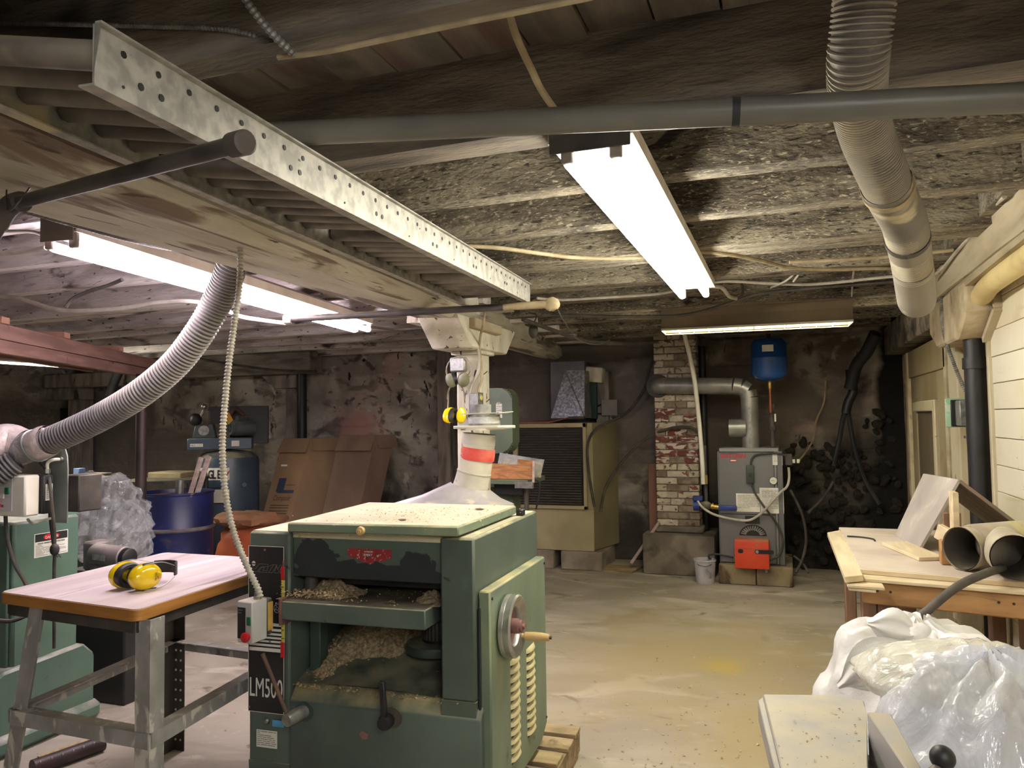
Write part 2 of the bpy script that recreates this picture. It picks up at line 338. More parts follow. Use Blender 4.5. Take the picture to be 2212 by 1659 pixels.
m = MB().box((WX0 - .2, WY0 - .2, 0), (WX0, WY1 + .1, 2.66)); tag(link('wall_left', m, MATS['wall_plaster'], None, False), 'dark stained far side wall of the cellar', 'wall', kind='structure')
m = MB().box((WX0, WY0 - .2, 0), (WX1 + .3, WY0, 2.66)); tag(link('wall_front', m, MATS['concrete'], None, False), 'rough wall behind the machines', 'wall', kind='structure')
# ceiling: deck boards running away from the camera over rough joists
m = MB().box((WX0 - .2, WY0 - .2, 2.60), (WX1 + .4, WY1 + .3, 2.7)); ceiling = link('ceiling', m, MATS['joist_dark'], None, False); tag(ceiling, 'timber ceiling of dusty boards on rough joists', 'ceiling', kind='structure')
x = -2.9
while x < 1.2:
    w = R_.uniform(.165, .215); z = 2.56 + R_.uniform(-.004, .006)
    link('board', MB().box((x + .004, WY0, z), (x + w - .003, WY1, z + .04)), MATS['deck_wood'], ceiling, False); x += w
link('board', MB().box((WX0, WY0, 2.56), (-2.91, WY1, 2.6)), MATS['deck_wood'], ceiling, False)
def joist(x0, x1, y, th, z0, z1, m_):
    n = max(3, int((x1 - x0) / .28)); sd = R_.random() * 50; rings = []
    for i in range(n + 1):
        xx = x0 + (x1 - x0) * i / n
        a, b, c = [noise.noise(Vector((xx * 1.3, sd, q))) * .008 for q in (0, 5, 9)]
        rings.append([(xx, y + a, z0 + b), (xx, y + th + c, z0 + b * .6), (xx, y + th + c, z1), (xx, y + a, z1)])
    return link('joist', MB().loft(rings), MATS[m_], ceiling, False)
JY = [(-1.9, .09), (-1.2, .09), (-.5, .09), (.2, .09), (.78, .09), (1.36, .085), (2.02, .13), (2.60, .10), (3.10, .11), (3.74, .26), (4.56, .16), (5.16, .10), (5.70, .12), (6.35, .11), (6.95, .12), (7.55, .14)]
for i, (y, th) in enumerate(JY):
    joist(-2.28, .90, y, th, 2.32 + R_.uniform(-.01, .01), 2.57, 'joist_dark' if y < 2.2 else 'joist_wood')
    joist(-9.4, -1.9, y + th + .015, th * .9, 2.30 + R_.uniform(-.015, .012), 2.57, 'joist_pink')
# short trimmer and blocking at the right ends of the joists
for y0, y1 in ((2.71, 3.09), (3.22, 3.73), (4.02, 4.55), (4.74, 5.15)):
    link('blocking', MB().box((.80, y0, 2.34), (.86, y1, 2.56)), MATS['joist_wood'], ceiling, False)
# right wall: painted planks, black pipe, posts, door beyond
wr = MB().box((WX1 + .02, WY0, 0), (WX1 + .3, WY1 + .1, 2.66)); wall_right = link('wall_right', wr, MATS['stone_paint'], None, False); tag(wall_right, 'cream painted plank wall on the right', 'wall', kind='structure')
z = .02
while z < 2.56:
    h = R_.uniform(.135, .165); t = R_.uniform(.0, .004)
    link('plank', MB().box((WX1 - .012 - t, WY0, z), (WX1 + .02, 4.60, z + h - .004), .002), MATS['plank_paint'], wall_right, False); z += h
# right wall trim, posts and the far door
X = WX1
o = link('trim_1', MB().box((X - .03, 4.60, 0), (X + .02, 4.645, 1.96), .004), MATS['trim_paint']); tag(o, 'narrow cream corner strip at the end of the planks', 'trim', kind='structure')
P = MB(); P.lathe([(.052, 0), (.052, 1.97)], 20, Matrix.Translation((X - .068, 4.72, 0)))
pipe = thing('drain_pipe', 'black plastic drain pipe standing against the end of the plank wall', 'pipe', (X - .068, 4.72, 0))
link('pipe_body', P, MATS['black'], pipe); link('pipe_collar', MB().lathe([(.06, 1.74), (.06, 1.80)], 20, Matrix.Translation((X - .068, 4.72, 0))), MATS['black'], pipe)
P2 = MB().lathe([(.04, 0), (.04, 1.95)], 18, Matrix.Translation((X - .05, 4.83, 0))); solo('drain_pipe', P2, MATS['black_rubber'], 'thinner dusty black pipe just behind the black drain pipe', 'pipe')
o = link('wooden_post', MB().box((X - .06, 4.92, 0), (X + .06, 5.02, 2.0), .006), MATS['trim_paint']); tag(o, 'cream painted post right behind the black drain pipe', 'post', kind='structure')
o = link('wooden_post', MB().box((X - .05, 5.30, 0), (X + .06, 5.56, 2.28), .01), MATS['trim_paint']); tag(o, 'wide cream painted post between the far door and the electrical box', 'post', kind='structure')
o = link('trim_2', MB().box((X - .01, 5.02, 1.72), (X + .03, 5.30, 1.80), .004), MATS['trim_paint']); tag(o, 'short cream rail between two posts on the right wall', 'trim', kind='structure')
o = link('wall_panel', MB().box((X, 5.02, 0), (X + .02, 5.30, 2.1)), MATS['trim_paint']); tag(o, 'cream boards in the recess behind the electrical box', 'panel', kind='structure')
# far door
door = thing('door_1', 'cream panelled door in the right wall near the dark corner', 'door', (X, 6.5, 0), kind='structure')
link('door_leaf', MB().box((X - .02, 5.66, 0), (X + .03, 7.15, 1.80)), MATS['door_paint'], door, False)
link('stile', MB().box((X - .045, 5.66, 0), (X - .02, 5.98, 1.80), .004), MATS['door_paint'], door)
link('stile', MB().box((X - .045, 6.92, 0), (X - .02, 7.15, 1.80), .004), MATS['door_paint'], door)
link('rail', MB().box((X - .045, 5.98, 1.60), (X - .02, 6.92, 1.80), .004), MATS['door_paint'], door)
link('rail', MB().box((X - .045, 5.98, .0), (X - .02, 6.92, .22), .004), MATS['door_paint'], door)
link('door_moulding', MB().box((X - .07, 5.98, .22), (X - .03, 6.06, 1.60), .008), MATS['trim_paint'], door)
link('door_moulding', MB().box((X - .07, 6.06, 1.52), (X - .03, 6.92, 1.60), .008), MATS['trim_paint'], door)
link('door_panel', MB().box((X - .035, 6.06, .22), (X - .015, 6.92, 1.52), .004), MATS['door_panel'], door)
link('door_head', MB().box((X - .06, 5.60, 1.80), (X + .02, 7.25, 2.02), .006), MATS['door_paint'], door)
link('jamb', MB().box((X - .07, 7.15, 0), (X + .02, 7.28, 2.02), .01), MATS['stone_paint'], door)
link('jamb', MB().box((X - .06, 5.575, 0), (X + .02, 5.655, 2.02), .004), MATS['right_timber'], door)
# timber wall plate along the right wall, bolster below it
rt = MB(); n = 14; rings = []
for i in range(n + 1):
    y = .2 + (5.16 - .2) * i / n; w = .006 * noise.noise(Vector((y * 2, 1, 1)))
    rings.append([(X - .17 + w, y, 2.19 - w), (X + .02, y, 2.17), (X + .02, y, 2.50), (X - .15 + w, y, 2.50), (X - .19 + w, y, 2.44)])
o = solo('timber_beam', rt.loft(rings), MATS['right_timber'], 'cream painted timber beam along the top of the right wall', 'beam', kind='structure', smooth=False)
o = solo('timber_beam', MB().box((X - .14, 5.2, 2.06), (X + .03, 8.0, 2.32), .01), MATS['joist_dark'], 'dark timber running over the far door into the corner', 'beam', kind='structure')
bol = MB().prism([(X - .16, 4.42, 2.18), (X - .16, 4.42, 2.02), (X - .16, 4.66, 1.90), (X - .16, 5.24, 1.90), (X - .16, 5.46, 2.0), (X - .16, 5.46, 2.18)], (.19, 0, 0), .012)
solo('bolster', bol, MATS['stone_paint'], 'rough cream painted bolster block under the right wall beam', 'beam', kind='structure')
T = MB(); T.bar((X - .03, 4.42, 2.22), (X - .03, 4.36, 2.02), .03, .04, (1, 0, 0)); T.bar((X - .03, 4.36, 2.02), (X - .03, 4.62, 1.885), .03, .04, (1, 0, 0)); T.bar((X - .03, 4.42, 2.22), (X - .03, 3.2, 2.22), .03, .05, (1, 0, 0))
tag(link('trim_3', T, MATS['trim_paint']), 'cream moulding following the outline of the bolster block', 'trim', kind='structure')
solo('insulated_pipe', MB().tube(smoothpath([(X - .09, 4.40, 2.09), (X - .1, 4.1, 2.115), (X - .1, 3.2, 2.125), (X - .1, 1.0, 2.13)], 6), .05, 18), mat('pipe_wrap', (226, 206, 150), (200, 178, 128), 4, rough=.8, bump=.2), 'fat yellowish wrapped pipe below the right wall beam', 'pipe')
solo('wooden_batten', MB().bar((X - .14, 4.95, 2.16), (X - .15, 2.2, 2.20), .03, .04), MATS['right_timber'], 'thin cream batten between the right wall beam and the wrapped pipe', 'batten')
# electrical box with green cover and its conduits
eb = thing('electrical_box', 'grey metal electrical box with a pale green cover beside the black pipe', 'electrical box', (X - .08, 5.0, 1.5))
link('box_body', MB().box((X - .11, 4.93, 1.43), (X - .03, 5.05, 1.575), .006), MATS['galv'], eb)
link('box_back', MB().box((X - .13, 5.05, 1.425), (X - .03, 5.07, 1.58), .003), MATS['black'], eb)
link('cover', MB().box((X - .155, 5.075, 1.42), (X - .03, 5.10, 1.59), .012, seg=2), mat('mint', (150, 200, 160), (176, 214, 178), 8, rough=.5, spots=(((206, 214, 190), 30, .62, .66),)), eb)
link('connector', MB().cyl((X - .06, 4.96, 1.575), (X - .06, 4.96, 1.60), .016), MATS['galv'], eb)
link('connector', MB().cyl((X - .06, 4.93, 1.43), (X - .06, 4.93, 1.33), .022).cyl((X - .06, 4.93, 1.375), (X - .06, 4.93, 1.36), .034), MATS['steel'], eb)
cd = MB(); corrugated(cd, [ay(2035, 640, 5.0), ay(2036, 700, 5.0), ay(2046, 745, 5.0), ay(2066, 800, 5.0), ay(2083, 840, 4.97), (X - .06, 4.96, 1.59)], .0105, .012, .004, 10)
solo('flexible_conduit', cd, MATS['galv'], 'thin silver flexible conduit dropping to the electrical box', 'conduit')
cd = MB(); corrugated(cd, [(X - .06, 4.93, 1.34), (X - .055, 4.93, .9), (X - .05, 4.95, .3)], .017, .014, .005, 10)
solo('flexible_conduit', cd, MATS['cable_tan'], 'dusty flexible conduit running down below the electrical box', 'conduit')

# ---------------------------------------------------------------- main beam on the post
def hewn(pts_w, z0, z1, sd):
    rings = []
    for (y, xl, xr) in pts_w:
        q = [noise.noise(Vector((y * 1.7, sd, k))) * .018 for k in range(6)]
        rings.append([(xl + q[0], y, z0 + .012), (xr - .07 + q[1], y, z0 + q[2] * .3), (xr + q[3], y, z0 + .055), (xr - .01, y, z1), (xl + .01, y, z1), (xl + q[4] * .4, y, z0 + .05)])
    return MB().loft(rings)
B1 = [(y, -2.06 - .012 * y, -1.50 - .075 * y) for y in [-2.5 + .35 * i for i in range(21)] if y < 4.75]
b1 = solo('timber_beam', hewn(B1, 2.118, 2.345, 3), MATS['beam_paint'], 'massive peeling cream painted beam overhead from the camera to the post', 'beam', kind='structure', smooth=False)
B2 = [(4.45 + .35 * i, -2.32 - .03 * (.35 * i), -1.98 - .085 * (.35 * i)) for i in range(11)]
solo('timber_beam', hewn(B2, 2.13, 2.345, 8), MATS['beam_paint'], 'peeling painted beam from the post to the back wall', 'beam', kind='structure', smooth=False)
post = thing('wooden_post', 'white painted wooden post with a wide bolster and hanging ear defenders', 'post', (-1.95, 4.65, 0), kind='structure')
link('shaft', MB().box((-2.04, 4.60, 0), (-1.87, 4.77, 1.96), .012), MATS['post_paint'], post)
link('collar', MB().box((-2.065, 4.575, 1.93), (-1.845, 4.795, 1.955), .004), MATS['post_paint'], post)
cap = MB().prism([(-2.11, 4.16, 2.14), (-2.11, 4.38, 1.955), (-2.11, 5.0, 1.955), (-2.11, 5.2, 2.14)], (.28, 0, 0), .008)
link('capital', cap, MATS['post_paint'], post)
link('ledger', MB().box((-1.845, 4.33, 2.07), (-1.79, 4.80, 2.135), .006), MATS['right_timber'], post)
for zz, yy in ((1.80, 4.66), (1.62, 4.70)):
    link('nail', MB().cyl((-1.87, yy, zz), (-1.84, yy - .01, zz + .02), .003, n=6), MATS['wire'], post)
# whitewashed wall posts and brackets on the back wall
def wallpost(px0, px1, z1, y, label, brk=None):
    a, b = ay(px0, 900, y).x, ay(px1, 900, y).x
    t = thing('wall_post', label, 'post', ((a + b) / 2, y, 0), kind='structure')
    link('shaft', MB().box((a, y, 0), (b, y + .2, z1), .008), MATS['old_post'], t)
    if brk:
        l = ay(brk, 900, y).x
        link('bracket', MB().prism([(b + .02, y - .06, z1 + .16), (l, y - .06, z1 + .16), (l + .22, y - .06, z1), (b + .02, y - .06, z1)], (0, .24, 0), .006), MATS['old_post'], t)
    return t
wallpost(944, 972, 2.3, 7.75, 'pale narrow post on the back wall behind the middle post')
wallpost(617, 643, 1.92, 7.8, 'grey post with a slanted bracket beside the cardboard boxes', 570)
wallpost(146, 176, 1.86, 7.8, 'grey post with a slanted bracket near the far left doorway', 86)
wallpost(1288, 1316, 2.0, 7.95, 'pale post stub behind the furnace casing')
o = solo('timber_beam', MB().box((-7.8, 7.55, 2.08), (-5.2, 7.8, 2.34), .01), MATS['joist_dark'], 'dark heavy timber across the back wall left of the pink plaster', 'beam', kind='structure')
o = solo('timber_beam', MB().box((-9.5, 7.6, 2.02), (-7.75, 7.8, 2.2), .01), MATS['old_post'], 'pale timber over the far left doorway', 'beam', kind='structure')
solo('steel_pipe', MB().cyl((-5.42, 7.7, 0), (-5.42, 7.7, 2.1), .055), MATS['black'], 'black standpipe between the grey post and the pink plaster', 'pipe')
dk = MB().box((-9.6, 7.95, 0), (-9.35, 8.08, 1.75)); tag(link('door_2', dk, MATS['black'], None, False), 'dark doorway at the far left of the back wall', 'door', kind='structure')
# ---------------------------------------------------------------- fluorescent lamps
mat('lamp_white', (222, 214, 200), (200, 190, 172), 6, rough=.5, dust=((150, 138, 116), .5))
mat('lamp_grey', (150, 138, 132), (128, 118, 112), 5, rough=.6, spots=(((166, 128, 88), 2.0, .63, .66),))
def strip_lamp(label, a, b, light, housing, wide, tubes, dz=.045):
    a, b = Vector(a), Vector(b); d = (b - a).normalized(); s = d.cross(Vector((0, 0, 1))).normalized()
    t = thing('fluorescent_lamp', label, 'lamp', (a + b) / 2, 'bare strip lamps on the joists')
    h = Vector((0, 0, dz)); e = d * .03
    mb = MB(); mb.bar(a - e + h + Vector((0, 0, .03)), b + e + h + Vector((0, 0, .03)), wide, .06, bev=.006); link('housing', mb, MATS[housing], t)
    mb = MB(); mb.bar(a - e + h, b + e + h, wide + .03, .006)
    for q in (1, -1): mb.bar(a - e + s * q * (wide / 2 + .012) + h * 1.0 + Vector((0, 0, .02)), b + e + s * q * (wide / 2 + .012) + h + Vector((0, 0, .02)), .004, .045)
    link('reflector', mb, MATS['lamp_white'], t)
    em = emit('tube_glow', *light)
    for o_ in tubes:
        link('tube', MB().tube([a + s * o_ + d * f for f in (-.005, 0, .01)] + [b + s * o_ - d * f for f in (.01, 0, -.005)], [.012, .017, .0185, .0185, .017, .012], 12), em, t)
        for p, q in ((a, -1), (b, 1)):
            link('socket', MB().bar(p + s * o_ + d * q * .012 + Vector((0, 0, -.012)), p + s * o_ + d * q * .012 + h, .034, .02, d, .004), MATS['lamp_grey'] if q < 0 else MATS['lamp_white'], t)
    link('end_plate', MB().bar(a - e * 1.2 + Vector((0, 0, .01)), a - e * 1.2 + h + Vector((0, 0, .062)), wide + .02, .006, d, .002), MATS['steel_dark'] if housing == 'lamp_white' else MATS['lamp_grey'], t)
    return t
strip_lamp('long twin-tube strip lamp glowing yellow-white under the joists on the right', (-.472, 1.98, 2.20), (-.482, 4.46, 2.20), TUBE_RIGHT, 'lamp_white', .20, (-.066, .066))
l2 = strip_lamp('long twin-tube strip lamp glowing pinkish white left of the painted beam', (-2.44, 2.03, 2.15), (-2.81, 4.70, 2.15), TUBE_LEFT, 'lamp_grey', .12, (-.05, .05))
for f in (.15, .8):
    p = Vector((-2.44, 2.03, 2.25)).lerp(Vector((-2.81, 4.70, 2.25)), f); link('hanger', MB().cyl(p, p + Vector((0, 0, .06)), .004, n=6), MATS['wire'], l2)
# strip lamp added out of view behind the camera as fill for the foreground
strip_lamp('added fill lamp of cooler white, unseen behind the camera position', (.70, -1.9, 2.22), (.70, .15, 2.22), NEAR_FILL, 'lamp_white', .20, (-.06, .06))
# louvred troffer lamps near the back
def troffer(label, a, b, w, z, light, top):
    a, b = Vector(a), Vector(b); d = (b - a).normalized(); s = Vector((0, 0, 1)).cross(d).normalized()
    t = thing('louvred_lamp', label, 'lamp', ((a + b) / 2).to_tuple()[:2] + (z,))
    hs = MB(); c0, c1 = a - s * w / 2, a + s * w / 2
    prof = [(-w / 2, z), (-w / 2 + .03, z + .012), (-w / 2 + .03, z + top), (w / 2 - .03, z + top), (w / 2 - .03, z + .012), (w / 2, z), (w / 2 - .012, z), (w / 2 - .045, z + top - .012), (-w / 2 + .045, z + top - .012), (-w / 2 + .012, z)]
    hs.loft([[Vector((p.x, p.y, 0)) + s * u + Vector((0, 0, v)) for u, v in prof] for p in (a, b)])
    link('housing', hs, mat('lamp_tan', (134, 116, 88), (112, 98, 76), 3, rough=.7) if top > .13 else MATS['lamp_grey'], t, False)
    L_ = (b - a).length
    lv = MB()
    for i in range(13):
        p = Vector((a.x, a.y, z + .012)) + d * (L_ * i / 12); lv.bar(p - s * (w / 2 - .025), p + s * (w / 2 - .025), .004, .03)
    lo = link('louvre', lv, MATS['lamp_white'], t, False)
    rim = MB()
    for q in (-1, 1): p = Vector((0, 0, z + .006)) + s * q * (w / 2 - .008); rim.bar(Vector((a.x, a.y, 0)) + p, Vector((b.x, b.y, 0)) + p, .016, .014)
    link('rim', rim, MATS['lamp_white'], t, False)
    em = emit('troffer_glow', *light)
    for q in (-.25, .25):
        p = Vector((0, 0, z + .05)) + s * w * q; link('tube', MB().cyl(Vector((a.x, a.y, 0)) + p + d * .03, Vector((b.x, b.y, 0)) + p - d * .03, .018, n=10), em, t)
    return t
troffer('wide louvred lamp with a tan dusty side above the boiler', (-.885, 5.98, 0), (.455, 6.03, 0), .34, 2.16, TROFFER, .20)
troffer('narrow louvred lamp far left behind the lumber rack', (-6.88, 4.4, 0), (-6.84, 5.95, 0), .30, 2.10, FAR_LAMP, .12)

# ---------------------------------------------------------------- roller conveyor stored overhead on two pipes
rc = thing('roller_conveyor', 'long galvanized roller conveyor stored overhead along the painted beam', 'conveyor', (-1.3, 2.4, 2.1))
mat('rail_zinc', (182, 179, 170), (148, 145, 138), 26, (1, 1, 1), rough=.5, metal=.25, spots=(((112, 104, 92), 5, .62, .72), ((196, 184, 146), 1.6, .66, .72)), rnd=False, dust=((120, 108, 88), .9))
mat('roller_steel', (138, 130, 120), (104, 98, 92), 6, (1, 1, 1), rough=.6, metal=.15, dust=((150, 140, 118), .8), spots=(((128, 118, 104), 7, .6, .7),))
RN, RF = Vector((-1.0, .88, 2.03)), Vector((-1.29, 3.90, 2.13)); LN, LF = Vector((-1.385, .84, 2.10)), Vector((-1.655, 3.86, 2.125))
rd = (RF - RN).normalized(); side = rd.cross(Vector((0, 0, 1))).normalized(); RH = .102
def rail(A, B, sg, nm):
    up = Vector((0, 0, 1)); t_ = .004; fl = .03; pr = [(0, 0), (fl, 0), (fl, t_), (t_, t_), (t_, RH - t_), (fl, RH - t_), (fl, RH), (0, RH)] if sg < 0 else [(0, 0), (-fl, 0), (-fl, t_), (-t_, t_), (-t_, RH - t_), (.012, RH - t_), (.012, RH), (0, RH)]
    return link(nm, MB().loft([[p + side * u * 1 + up * v for u, v in pr] for p in (A, B)]), MATS['rail_zinc'], rc, False)
rr = rail(RN, RF, 1, 'rail'); rl = rail(LN, LF, -1, 'rail')
hm = MB().cyl((0, 0, 0), (.0016, 0, 0), .0062, n=8); h0 = link('axle_hole', hm, MATS['black'], rr, False)
rot = Matrix((side, rd, side.cross(rd))).transposed()
def hole(dist, up, r=1.0):
    global h0
    p = RN + rd * dist + Vector((0, 0, up)) + side * .0002; M = Matrix.LocRotScale(p, rot, Vector((1, r, r)))
    if h0 is not None and not h0.get('used'):
        h0['used'] = 1; h0.matrix_world = M; h0.location, h0.rotation_euler, h0.scale = M.to_translation(), M.to_euler(), M.to_scale(); hang(h0, rr); return
    piece('axle_hole', h0, M, rr)
k = .06
while k < 3.0:
    hole(k, .074); k += .082
for k in (.10, .15, .58, .62, 1.05, 1.09, 1.52, 1.56, 2.0, 2.04, 2.5, 2.54): hole(k, .036, 1.1)
for k in (.06, .33, .85, 1.3, 1.75, 2.25, 2.75): hole(k, .020, .45)
del h0['used']
for i in range(31):
    f = (.035 + .097 * i) / 3.03
    if f > 1 or i in (6, 14, 23): 
        if f <= 1: link('axle', MB().cyl(LN.lerp(LF, f) + Vector((0, 0, .062)), RN.lerp(RF, f) + Vector((0, 0, .062)), .006, n=6), MATS['steel_dark'], rc)
        continue
    a = LN.lerp(LF, f) + Vector((0, 0, .060)); b = RN.lerp(RF, f) + Vector((0, 0, .060)); u = (b - a).normalized()
    link('roller', MB().tube([a + u * .012, a + u * .016, a + u * .03, b - u * .012], [.021, .0245, .0245, .0245], 14), MATS['roller_steel'], rc)
# pipes carrying the conveyor
mat('iron_pipe', (62, 58, 58), (84, 78, 74), 7, rough=.55, metal=.2, dust=((150, 138, 112), .9))
p1a, p1b = az(512, 312, 1.995), az(30, 440, 2.075)
p1 = thing('iron_pipe', 'dark iron pipe with a capped end under the near end of the conveyor', 'pipe', p1a)
u = (p1b - p1a).normalized()
link('pipe_body', MB().cyl(p1a, p1b, .0165, n=18), MATS['iron_pipe'], p1)
link('pipe_cap', MB().tube([p1a - u * .03, p1a - u * .026, p1a + u * .012, p1a + u * .016], [.018, .0225, .0225, .018], 18), MATS['iron_pipe'], p1)
link('elbow', MB().tube(smoothpath([p1b - u * .05, p1b, p1b + Vector((-.03, .0, -.015)), p1b + Vector((-.06, .0, -.05))], 5), .026, 16), MATS['iron_pipe'], p1)
link('drop_pipe', MB().cyl(p1b + Vector((-.04, .0, -.03)), p1b + Vector((-.40, .02, -.42)), .021, n=16), MATS['iron_pipe'], p1)
w_ = MB().tube(smoothpath([p1b + u * -.10 + Vector((0, 0, .03)), p1b + u * -.09 + Vector((.0, -.03, -.02)), p1b + u * -.04 + Vector((.0, -.035, -.03)), p1b + Vector((0, -.02, .03))], 5), .0022, 5)
link('tie_wire', w_, MATS['wire'], p1)
p2a, p2b = az(618, 690, 2.085), az(1192, 657, 2.105)
p2 = thing('iron_pipe', 'dark iron pipe with a tape-wrapped end under the far end of the conveyor', 'pipe', p2a)
u = (p2b - p2a).normalized()
link('pipe_body', MB().cyl(p2a, p2b, .019, n=16), MATS['iron_pipe'], p2)
link('pipe_cap', MB().tube([p2a - u * .01, p2a - u * .008, p2a + u * .035, p2a + u * .037], [.020, .027, .027, .021], 16), MATS['joist_pink'], p2)
link('tape_wrap', MB().ball(p2b, .038, 12, 8, (1.2, .8, .95), lambda d: 1 + .25 * noise.noise(d * 3)), MATS['cable_tan'], p2)
link('dusty_sleeve', MB().cyl(p2b - u * .26, p2b, .0205, n=14), MATS['cable_tan'], p2)
solo('hanging_wire', MB().tube(smoothpath([p2b + Vector((.02, .02, -.02)), ay(1222, 700, 4.6), ay(1250, 735, 4.9), ay(1290, 744, 5.1), ay(1318, 734, 5.3)], 6), .004, 6), MATS['cable_dark'], 'thin dark wire sagging from the tape-wrapped pipe end', 'wire')
# grey pipe across the room
a, b = az(560, 292, 2.205), az(2290, 207, 2.10)
gp = thing('grey_pipe', 'long grey plastic pipe running across the room under the joists', 'pipe', (a + b) / 2)
mat('pvc_grey', (120, 118, 110), (104, 102, 96), 3, rough=.4, dust=((84, 76, 64), .7))
link('pipe_body', MB().cyl(a, b, .029, n=24), MATS['pvc_grey'], gp)
c = a.lerp(b, .655); u = (b - a).normalized(); link('coupling_band', MB().cyl(c - u * .008, c + u * .008, .0302, n=24), MATS['black_rubber'], gp)
# flexible ducts
mat('hose_rib', (142, 137, 130), (100, 97, 97), 2.2, (1, 1, 1), (.4, .62), rough=.55, rnd=False, spots=(((96, 92, 94), 2.4, .58, .7),)); mat('duct_rib', (196, 186, 164), (150, 142, 130), 3, rough=.6, rnd=False, spots=(((110, 104, 100), 2.6, .56, .68, (1, 1, .7)),))
mat('duct_grey', (140, 132, 120), (104, 99, 94), 3, (1, 1, 1), rough=.6, spots=(((92, 88, 88), 2.6, .56, .68, (1, 1, .7)), ((206, 192, 160), 3.5, .62, .72)), rnd=False)
mat('duct_dark', (78, 75, 77), (60, 58, 62), 2.2, (1, 1, 1), (.4, .62), rough=.5, rnd=False, spots=(((70, 66, 72), 2.4, .58, .7),))
fd = thing('flexible_duct', 'fat dusty corrugated duct hanging from the ceiling on the right', 'duct', (.3, 2.5, 2.0))
path = [ay(1872, -60, 1.78), ay(1864, 30, 1.80), ay(1853, 130, 1.85), ay(1854, 205, 1.97), ay(1872, 290, 2.15), ay(1900, 360, 2.30), ay(1926, 425, 2.52), ay(1953, 480, 2.75), ay(1965, 540, 2.95), ay(1973, 590, 3.1), ay(1981, 655, 3.3)]
link('hose_body', MB().tube(smoothpath(path[:7], 8), .0605, 26, False), MATS['duct_grey'], fd); link('hose_ribs', ribs(MB(), path[:7], .059, .0118, .0075, 26), MATS['duct_rib'], fd)['kind'] = 'stuff'
link('smooth_sleeve', MB().tube(smoothpath(path[5:9], 8)[4:], .069, 26, False), MATS['duct_grey'], fd)
q = smoothpath(path[5:8], 8); link('clamp_ring', MB().tube([q[5], q[6]], .073, 26), MATS['cable_tan'], fd); q = smoothpath(path[7:9], 8); link('clamp_ring', MB().tube([q[4], q[5]], .0715, 26), MATS['steel_dark'], fd)
link('hose_body', MB().tube(smoothpath(path[7:10], 8), .063, 26, False), MATS['duct_grey'], fd); link('hose_ribs', ribs(MB(), path[7:10], .062, .0115, .006, 26), MATS['duct_rib'], fd)['kind'] = 'stuff'
q = smoothpath(path[8:], 8)[6:]; e = (q[-1] - q[-2]).normalized(); q2 = q + [q[-1] + e * .01]
link('duct_end', MB().tube(q2, [.068] * (len(q2) - 2) + [.064, .04], 26, True), MATS['duct_grey'], fd)
dh = thing('dust_hose', 'grey corrugated dust hose curving down from the ceiling to the green edge machine', 'hose', (-2.6, 2.6, 1.8))
hpts = [(-2.165, 1.15, 2.225), (-2.175, 1.7, 2.215), (-2.20, 2.25, 2.225), ay(503, 520, 2.5), ay(497, 585, 2.58), ay(470, 650, 2.62), ay(430, 720, 2.62), ay(375, 790, 2.62), ay(300, 852, 2.6), ay(220, 900, 2.6), ay(150, 934, 2.58), ay(92, 958, 2.56)]
link('hose_body', MB().tube(smoothpath(hpts, 8), .055, 24, False), MATS['duct_dark'], dh); link('hose_ribs', ribs(MB(), hpts, .0535, .0165, .0095, 24), MATS['hose_rib'], dh)['kind'] = 'stuff'
# ---------------------------------------------------------------- cables and conduits on the ceiling
def cable(name, pts, r, m_, label, cat='cable', n=8, corr=0):
    mb = MB()
    if corr: corrugated(mb, pts, r, corr, r * .35, n)
    else: mb.tube(smoothpath(pts, 8), r, n)
    return solo(name, mb, MATS[m_], label, cat)
cable('armoured_cable', [ay(-60, 50, 1.32), ay(120, 52, 1.33), ay(330, 57, 1.34), ay(470, 62, 1.35), ay(550, 78, 1.36), ay(600, 100, 1.40)], .0055, 'galv', 'thin armoured cable along the nearest joist at top left', n=8, corr=.009)
cable('armoured_cable', [ay(520, -20, 1.28), ay(545, 20, 1.30), ay(590, 75, 1.33), ay(636, 118, 1.36)], .0085, 'galv', 'thicker armoured cable hanging down in front of the nearest joist', n=8, corr=.012)
cable('conduit', [az(600, 124, 2.300), az(700, 112, 2.300), az(800, 92, 2.300), az(960, 58, 2.300), az(1080, 34, 2.300), az(1280, -6, 2.300)], .0062, 'cable_tan', 'dusty conduit crossing below the ceiling boards between the first two joists')
cable('lamp_cord', [ay(1088, -20, 1.55), ay(1100, 30, 1.6), ay(1120, 90, 1.66), ay(1148, 150, 1.74), ay(1170, 195, 1.82), ay(1205, 245, 1.9), ay(1228, 272, 1.93), ay(1252, 280, 1.98)], .0095, 'cable_tan', 'dusty tan cord hanging down to the right strip lamp')
cable('ceiling_cable', [az(985, 530, 2.308), az(1080, 536, 2.308), az(1170, 548, 2.308), az(1240, 556, 2.308), az(1330, 558, 2.308), az(1400, 554, 2.308), az(1500, 545, 2.308), az(1560, 548, 2.308), az(1640, 562, 2.308), az(1700, 577, 2.308), az(1790, 582, 2.308), az(1940, 580, 2.308), az(2040, 590, 2.308)], .010, 'cable_tan', 'tan cable stapled across the joists behind the right strip lamp')
cable('ceiling_cable', [az(1160, 644, 2.308), az(1210, 648, 2.308), az(1290, 644, 2.308), az(1420, 635, 2.308), az(1480, 622, 2.308), az(1560, 608, 2.308), az(1660, 612, 2.308), az(1760, 614, 2.308), az(1900, 600, 2.308), az(2050, 585, 2.308)], .009, 'cable_white', 'white cable running from the taped pipe end across the back joists')
